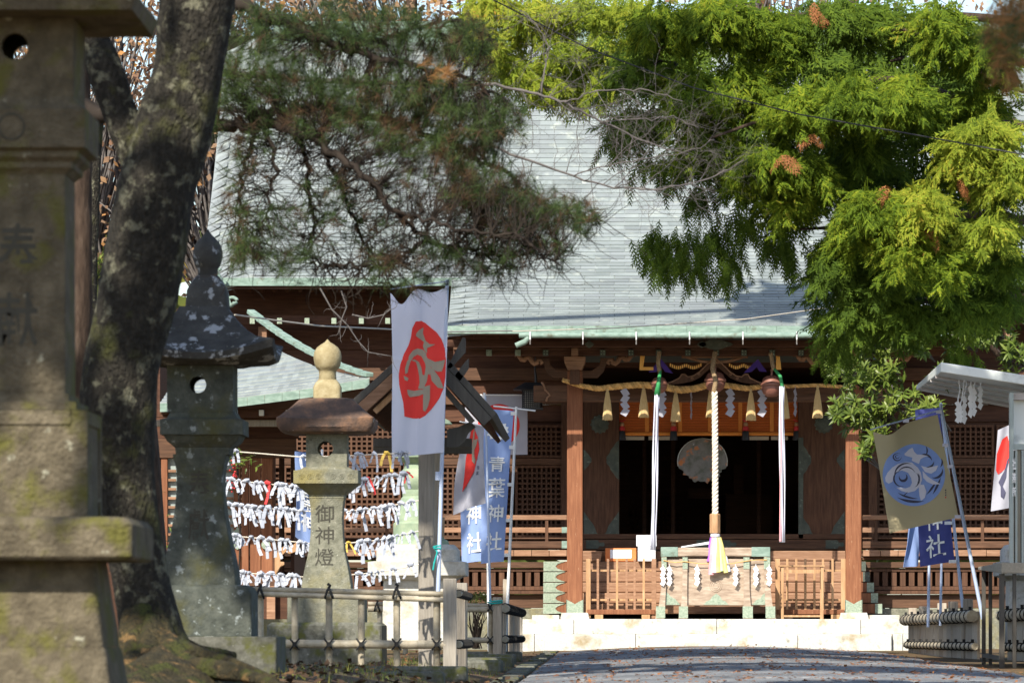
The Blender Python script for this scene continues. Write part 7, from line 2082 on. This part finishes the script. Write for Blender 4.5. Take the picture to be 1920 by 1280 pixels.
# second cypress, top middle
h2 = hc
lp, bb, dk = [], [], []
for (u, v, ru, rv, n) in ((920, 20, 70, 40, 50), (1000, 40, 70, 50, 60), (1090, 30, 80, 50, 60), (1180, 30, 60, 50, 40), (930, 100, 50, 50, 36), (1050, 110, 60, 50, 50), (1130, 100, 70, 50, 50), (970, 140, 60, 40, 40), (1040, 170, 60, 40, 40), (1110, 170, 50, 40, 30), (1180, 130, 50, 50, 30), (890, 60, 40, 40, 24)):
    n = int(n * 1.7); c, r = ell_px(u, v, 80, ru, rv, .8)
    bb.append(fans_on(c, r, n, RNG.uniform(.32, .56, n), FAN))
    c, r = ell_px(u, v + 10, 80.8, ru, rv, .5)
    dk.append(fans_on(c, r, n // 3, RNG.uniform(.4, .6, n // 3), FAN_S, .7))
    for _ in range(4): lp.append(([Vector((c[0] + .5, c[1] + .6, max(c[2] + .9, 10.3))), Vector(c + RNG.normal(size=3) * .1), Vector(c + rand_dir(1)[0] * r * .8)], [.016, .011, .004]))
V, T = merge(bb); np_mesh('far_crown', V, T, LM['hinoki_sunlit_tone'], h2)
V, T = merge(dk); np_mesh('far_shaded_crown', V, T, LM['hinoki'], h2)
V, T = tubes_np(lp, 4); np_mesh('far_branchlets', V, T, K['bark_brown'], h2)
rough_tube([(6.2, 72, 10.6), (4, 74.5, 10.9), (1.5, 78, 10.8), (-.5, 80.5, 10.6), (-2.2, 80.8, 10.5)], [.16, .13, .1, .07, .03], 10, 5, .08, 33, 'limb', 'bark_brown', hc)

# ---- broad leaved evergreen at right
YB_ = 85.0
be = thing('broadleaf_tree', 'small evergreen tree with pointed glossy leaves right of the porch', 'tree', (7.3, 86.5, -.3))
rough_tube([(7.3, 86.5, -.4), (7.3, 86.5, 1.5), (7.0, 86.2, 3.4), (6.3, 85.6, 4.4), (5.3, 85, 5.4)], [.11, .1, .08, .06, .03], 10, 5, .08, 41, 'trunk', 'bark_brown', be)
lv, tw = [], []
for (u, v, ru, rv, n) in ((1625, 640, 56, 50, 34), (1600, 700, 50, 40, 28), (1655, 700, 56, 50, 36), (1600, 770, 44, 36, 34), (1650, 770, 50, 44, 36), (1570, 765, 22, 26, 14), (1640, 815, 30, 26, 16), (1720, 640, 60, 44, 28), (1800, 620, 60, 44, 26), (1700, 760, 60, 36, 26), (1750, 770, 40, 26, 14),
                         (1850, 600, 50, 50, 26), (1895, 660, 30, 60, 24), (1590, 560, 40, 50, 22), (1680, 610, 50, 40, 22), (1770, 700, 50, 30, 12), (1880, 540, 40, 40, 16), (1620, 845, 20, 18, 8)):
    c, r = ell_px(u, v, YB_ - .4, ru, rv, .6)
    pos = c + rand_dir(n) * r * RNG.uniform(.2, 1, (n, 1))
    out = nrm(pos - c + np.array([-.2, -.4, .35]))
    for i in range(n):
        k = 11
        a = RNG.uniform(0, 6.28, k)
        s1_ = nrm(np.cross(out[i], [0, 0, 1.0])); s2_ = np.cross(out[i], s1_)
        ax = out[i] * RNG.uniform(.25, 1.0, (k, 1)) + (np.cos(a)[:, None] * s1_ + np.sin(a)[:, None] * s2_) * .9 + np.array([0, 0, -.15])
        lv.append(scatter(LANCE[0], LANCE[1], np.tile(pos[i], (k, 1)) - out[i] * RNG.uniform(0, .12, (k, 1)), ax, np.tile(out[i] + np.array([0, 0, .3]), (k, 1)) + RNG.normal(size=(k, 3)) * .2, RNG.uniform(.13, .2, k)))
        if i % 2 == 0: tw.append(([Vector(c + np.array([.3, .4, -.3])), Vector((c + pos[i]) / 2 + RNG.normal(size=3) * .05), Vector(pos[i])], [.016, .010, .004]))
V, T = merge(lv); np_mesh('crown', V, T, LM['broad'], be)
V, T = tubes_np(tw, 4); np_mesh('branches', V, T, K['twig'], be)

# ---- small clipped bush by the second fence, and leafy sprig by the rope
bu = thing('garden_bush', 'small round bush with bare lower stems behind the bamboo rail', 'bush', P(898, 1190, 79))
c, r = ell_px(897, 1128, 79, 27, 20, .25)
pos = c + rand_dir(420) * r * RNG.uniform(.6, 1, (420, 1))
V, T = scatter(QUAD[0], QUAD[1], pos, rand_dir(420), rand_dir(420), RNG.uniform(.03, .055, 420)); np_mesh('foliage', V, T, LM['bush'], bu)
paths = []
for i in range(26):
    a = np.array(P(895 + RNG.normal() * 4, 1215, 79)); b = np.array(P(897 + RNG.normal() * 17, 1135, 79 + RNG.normal() * .15))
    paths.append(([Vector(a), Vector((a + b) / 2 + RNG.normal(size=3) * .05), Vector(b)], [.01, .008, .005]))
V, T = tubes_np(paths, 4); np_mesh('stems', V, T, K['twig_dark'], bu)
ns = thing('berry_shrub', 'thin shrub with dark green leaves and red berries by the red brown doors', 'shrub', P(445, 1180, 70))
pos = np.concatenate([np.array(P(445, 860, 70)) + RNG.normal(size=(60, 3)) * np.array([.14, .1, .06]), np.array(P(300, 1010, 70)) + RNG.normal(size=(40, 3)) * np.array([.06, .1, .25])])
V, T = scatter(LANCE[0], LANCE[1], pos, rand_dir(100) * np.array([1, 1, .5]), np.tile([[0, -.5, 1.0]], (100, 1)) + RNG.normal(size=(100, 3)) * .3, RNG.uniform(.08, .14, 100)); np_mesh('leaves', V, T, LM['broad'], ns)
m = MB()
for _ in range(34):
    c_ = np.array(P(436, 892, 69.8)) + RNG.normal(size=3) * np.array([.035, .05, .11]); m.lathe([(.002, -.013), (.013, 0), (.002, .013)], c_, 6)
tag(m.build('berries', K['paper_red'], ns), kind='stuff')
MB().tube([P(446, 1180, 70), P(450, 1000, 70), P(445, 865, 70)], .012, 5).build('stem', K['twig_dark'], ns)

# ---- hedge and autumn trees far behind on the left
hg = thing('clipped_hedge', 'bright lime green hedge seen between the stone lantern and trunk', 'hedge', P(175, 640, 96))
c, r = ell_px(175, 545, 96, 75, 62, .8)
n = 4200
pos = c + (RNG.uniform(-1, 1, (n, 3))) * r
V, T = scatter(LANCE[0], LANCE[1], pos, rand_dir(n) + np.array([0, -.3, .5]), rand_dir(n) + np.array([0, -.6, .6]), RNG.uniform(.1, .16, n)); np_mesh('foliage', V, T, LM['hedge'], hg)
MB().box(c[0] - r[0] * .95, c[0] + r[0] * .95, c[1] - .3, c[1] + .6, -.3, c[2] + r[2] * .8).build('inner_twigs', K['bark_brown'], hg)
dw = thing('dark_outbuilding', 'dark low outbuilding with pale roof edge behind the trunk at left', 'building', P(200, 900, 90))
MB().box(XX(-60, 90), XX(300, 90), 90, 92, -.3, ZZ(600, 90)).build('wall', K['dark_wood'], dw)
MB().box(XX(-70, 89.7), XX(305, 89.7), 89.6, 92.4, ZZ(600, 90), ZZ(583, 90)).build('roof', K['dark_frame'], dw, bev=.02)
for v0, v1, mt in ((618, 630, 'grey_wood'), (640, 650, 'board')): MB().box(XX(-60, 89.9), XX(300, 89.9), 89.85, 89.99, ZZ(v1, 90), ZZ(v0, 90)).build('wall_strip', K[mt], dw)

n = 9000
pos = np.stack([RNG.uniform(-45, 50, n), RNG.uniform(150, 160, n), RNG.uniform(-1, 12, n) ** 1.0], 1)
V, T = scatter(QUAD[0], QUAD[1], pos, rand_dir(n), rand_dir(n) + np.array([0, -.4, .5]), RNG.uniform(.8, 1.6, n))
o = np_mesh('distant_wood', V, T, LM['bush']); o['kind'] = 'stuff'

def crown_tree(name, label, x, Y, z0, zt_, rx, lm, n, size, group, tw_n=60, mt='bark_brown', bare=0):
    t = thing(name, label, 'tree', (x, Y, -.3), group)
    rough_tube([(x, Y, -.5), (x + .1, Y, z0 * .6), (x - .1, Y, (z0 + zt_) / 2), (x, Y, zt_ * .95)], [.035 * rx + .12, .03 * rx + .1, .02 * rx + .05, .03], 9, 5, .08, int(Y * 7 + x * 3) % 999, 'trunk', mt, t)
    cs = []
    nc = 11
    ctr = np.array([x, Y, (z0 + zt_) / 2]); rad = np.array([rx, rx * .8, (zt_ - z0) / 2])
    for i in range(nc): cs.append((ctr + rand_dir(1)[0] * rad * RNG.uniform(.25, .75), rad * RNG.uniform(.35, .55)))
    parts = []; paths_ = []
    for c, r in cs:
        k = n // nc
        pos = c + rand_dir(k) * r * RNG.uniform(.45, 1.05, (k, 1))
        parts.append(scatter(QUAD[0], QUAD[1], pos, rand_dir(k), rand_dir(k) + np.array([0, -.3, .6]), RNG.uniform(size * .6, size * 1.3, k)))
        st_ = np.array([x, Y, z0 * .7 + c[2] * .3])
        for _ in range(tw_n // nc):
            e = c + rand_dir(1)[0] * r * RNG.uniform(.6, 1.2)
            paths_.append(([Vector(st_), Vector((st_ + c) / 2 + RNG.normal(size=3) * .3), Vector(c * .6 + e * .4 + RNG.normal(size=3) * .2), Vector(e)], [.05, .035, .022, .008]))
    V, T = merge(parts); np_mesh('crown', V, T, LM[lm], t)
    V, T = tubes_np(paths_, 4); np_mesh('branches', V, T, K['twig'] if bare else K[mt], t)
    return t
for i, (x, Y, z0, zt_, rx, lab) in enumerate(((-11.2, 112, 4, 16.5, 3.4, 'pinkish brown autumn tree behind the fork of the trunk'), (-8.6, 118, 5, 17, 3.4, 'tall tan autumn tree just left of the roof edge'), (-15.5, 124, 3, 16, 4.5, 'broad rusty autumn tree at the far left edge'),
                                              (-5, 135, 10, 21, 5, 'orange autumn tree above the left end of the roof'), (4, 138, 9, 22, 6, 'orange brown autumn tree above the middle of the roof'), (13, 138, 8, 22, 6, 'brown autumn tree above the right end of the roof'))):
    crown_tree('autumn_tree', lab, x, Y, z0, zt_, rx, 'autumn', 5200, .17, 'autumn trees behind the hall', 200, 'bark_brown', 1)
tag(MB().tube([P(163, 1240, 60), P(166, 500, 60), P(172, 380, 60), P(178, 300, 60), P(190, 180, 60)], [.11, .1, .09, .07, .05], 10).build('tree_trunk', K['bark'], smooth=True), 'slim grey trunk seen between the stone lantern and the forked trunk', 'tree')

ORD = ('nearest the camera', 'second', 'third, farther left', 'fourth, farther left', 'fifth', 'sixth, farther left', 'seventh', 'eighth', 'ninth', 'tenth', 'eleventh', 'last and farthest', 'between first and second', 'between sixth and eighth')
# ---- unseen trees left of and above the path, placed to shape its shade
for i, (x, Y, zc_, rx, rz) in enumerate(((-7.6, 5.5, 9, 4, 1.8), (-2.5, 14, 9.5, 4, 1.8), (-8, 20, 9.5, 3.6, 1.8), (-7.5, 30, 11, 4, 2), (-3, 30, 10.5, 3.6, 1.6), (-8.6, 35.5, 12, 4, 2), (-3.2, 42, 12, 4, 1.8), (-6, 57, 13.5, 4.4, 2), (-1.6, 54, 12.5, 3.6, 1.8), (-5.5, 66, 14.5, 4.4, 2.2), (-4.8, 61.5, 14, 3.4, 2), (-.8, 88.5, 15.9, 1.5, .7), (-5.2, 12.9, 8.6, 2.7, 1.6), (-6.1, 44.8, 13, 2.6, 1.8))):
    n = int((520 if Y >= 30 else 300) * rx)
    side = -1
    xb = -10 - .08 * Y
    t = thing('shade_tree', 'tall broad crowned tree left of the path, ' + ORD[i] + ', unseen, placed for shade', 'tree', (xb, Y, -.3), 'unseen shade trees left of the path')
    rough_tube([(xb, Y, -.5), (xb + .2, Y, zc_ * .55), (xb * .6 + x * .4, Y, zc_ * .85), (x, Y, zc_ + rz * .3)], [.3, .26, .2, .08], 9, 5, .08, 60 + i, 'trunk', 'bark_brown', t)
    cs = [np.array([x, Y, zc_]) + rand_dir(1)[0] * np.array([rx, 4.2 if rx > 2.8 else 2.2, rz]) * RNG.uniform(.3, .8) for _ in range(12)]
    pts_ = []
    for c in cs:
        k = n // 12
        pos = c + rand_dir(k) * np.array([rx * .42, 1.9 if rx > 2.8 else 1.0, rz * .5]) * RNG.uniform(.2, 1, (k, 1))
        pts_.append(scatter(QUAD[0], QUAD[1], pos, rand_dir(k), rand_dir(k) + np.array([0, 0, 1.0]), RNG.uniform(.35, .6, k)))
    V, T = merge(pts_); np_mesh('crown', V, T, LM['shade'], t)

# fallen needles and leaves along the joints of the path
n = 900
pos = np.zeros((n, 3)); pos[:, 0] = RNG.uniform(-3.5, 4.6, n); pos[:, 1] = RNG.uniform(44, 92, n)
for i in range(n): pos[i, 2] = (zpath(pos[i, 0], pos[i, 1]) + .012) if pos[i, 0] > -.95 else zground(pos[i, 0], pos[i, 1]) + .03
V, T = scatter(QUAD[0], QUAD[1], pos, rand_dir(n) * np.array([1, 1, .15]), np.tile([[0, 0, 1.0]], (n, 1)) + RNG.normal(size=(n, 3)) * .25, RNG.uniform(.03, .07, n))
o = np_mesh('fallen_leaves', V, T, LM['hinoki_dead']); o['kind'] = 'stuff'

n = 1600
pos = np.zeros((n, 3)); pos[:, 0] = RNG.uniform(-4.2, -.9, n); pos[:, 1] = RNG.uniform(24, 52, n)
for i in range(n): pos[i, 2] = zground(pos[i, 0], pos[i, 1]) + RNG.uniform(.015, .05)
V, T = scatter(QUAD[0], QUAD[1], pos, rand_dir(n) * np.array([1, 1, .3]), np.tile([[0, 0, 1.0]], (n, 1)) + RNG.normal(size=(n, 3)) * .4, RNG.uniform(.04, .09, n))
o = np_mesh('leaf_litter', V, T, LM['pine_brown']); o['kind'] = 'stuff'
n = 5200
pos = np.zeros((n, 3)); pos[:, 0] = RNG.uniform(-4.4, -1.25, n); pos[:, 1] = RNG.uniform(36, 66, n)
keep = (np.sin(pos[:, 0] * 3.1 + 1) + np.sin(pos[:, 1] * .9) + RNG.normal(size=n) * .4) > .35
pos = pos[keep]; n = len(pos)
for i in range(n): pos[i, 2] = zground(pos[i, 0], pos[i, 1])
bl = (np.array([(0, -.06, 0), (0, .06, 0), (1, 0, .1)]), np.array([(0, 1, 2)]))
V, T = scatter(bl[0], bl[1], pos, np.array([0, 0, 1.0]) + RNG.normal(size=(n, 3)) * .45, rand_dir(n), RNG.uniform(.04, .10, n))
o = np_mesh('grass', V, T, LM['bush']); o['kind'] = 'stuff'

pts_ = []
for (x0, y0, x1, y1) in JT:
    k = int(max(abs(x1 - x0), abs(y1 - y0)) * 9)
    for _ in range(k):
        t = RNG.random(); x = x0 + (x1 - x0) * t + RNG.normal() * .025; y_ = y0 + (y1 - y0) * t + RNG.normal() * .03
        if -.95 < x < 4.45: pts_.append((x, y_, zpath(x, y_) + .004))
pos = np.array(pts_); n = len(pos)
V, T = scatter(QUAD[0], QUAD[1], pos, rand_dir(n) * np.array([1, 1, .1]), np.tile([[0, 0, 1.0]], (n, 1)) + RNG.normal(size=(n, 3)) * .2, RNG.uniform(.025, .06, n))
o = np_mesh('needle_litter', V, T, LM['hinoki_dead']); o['kind'] = 'stuff'
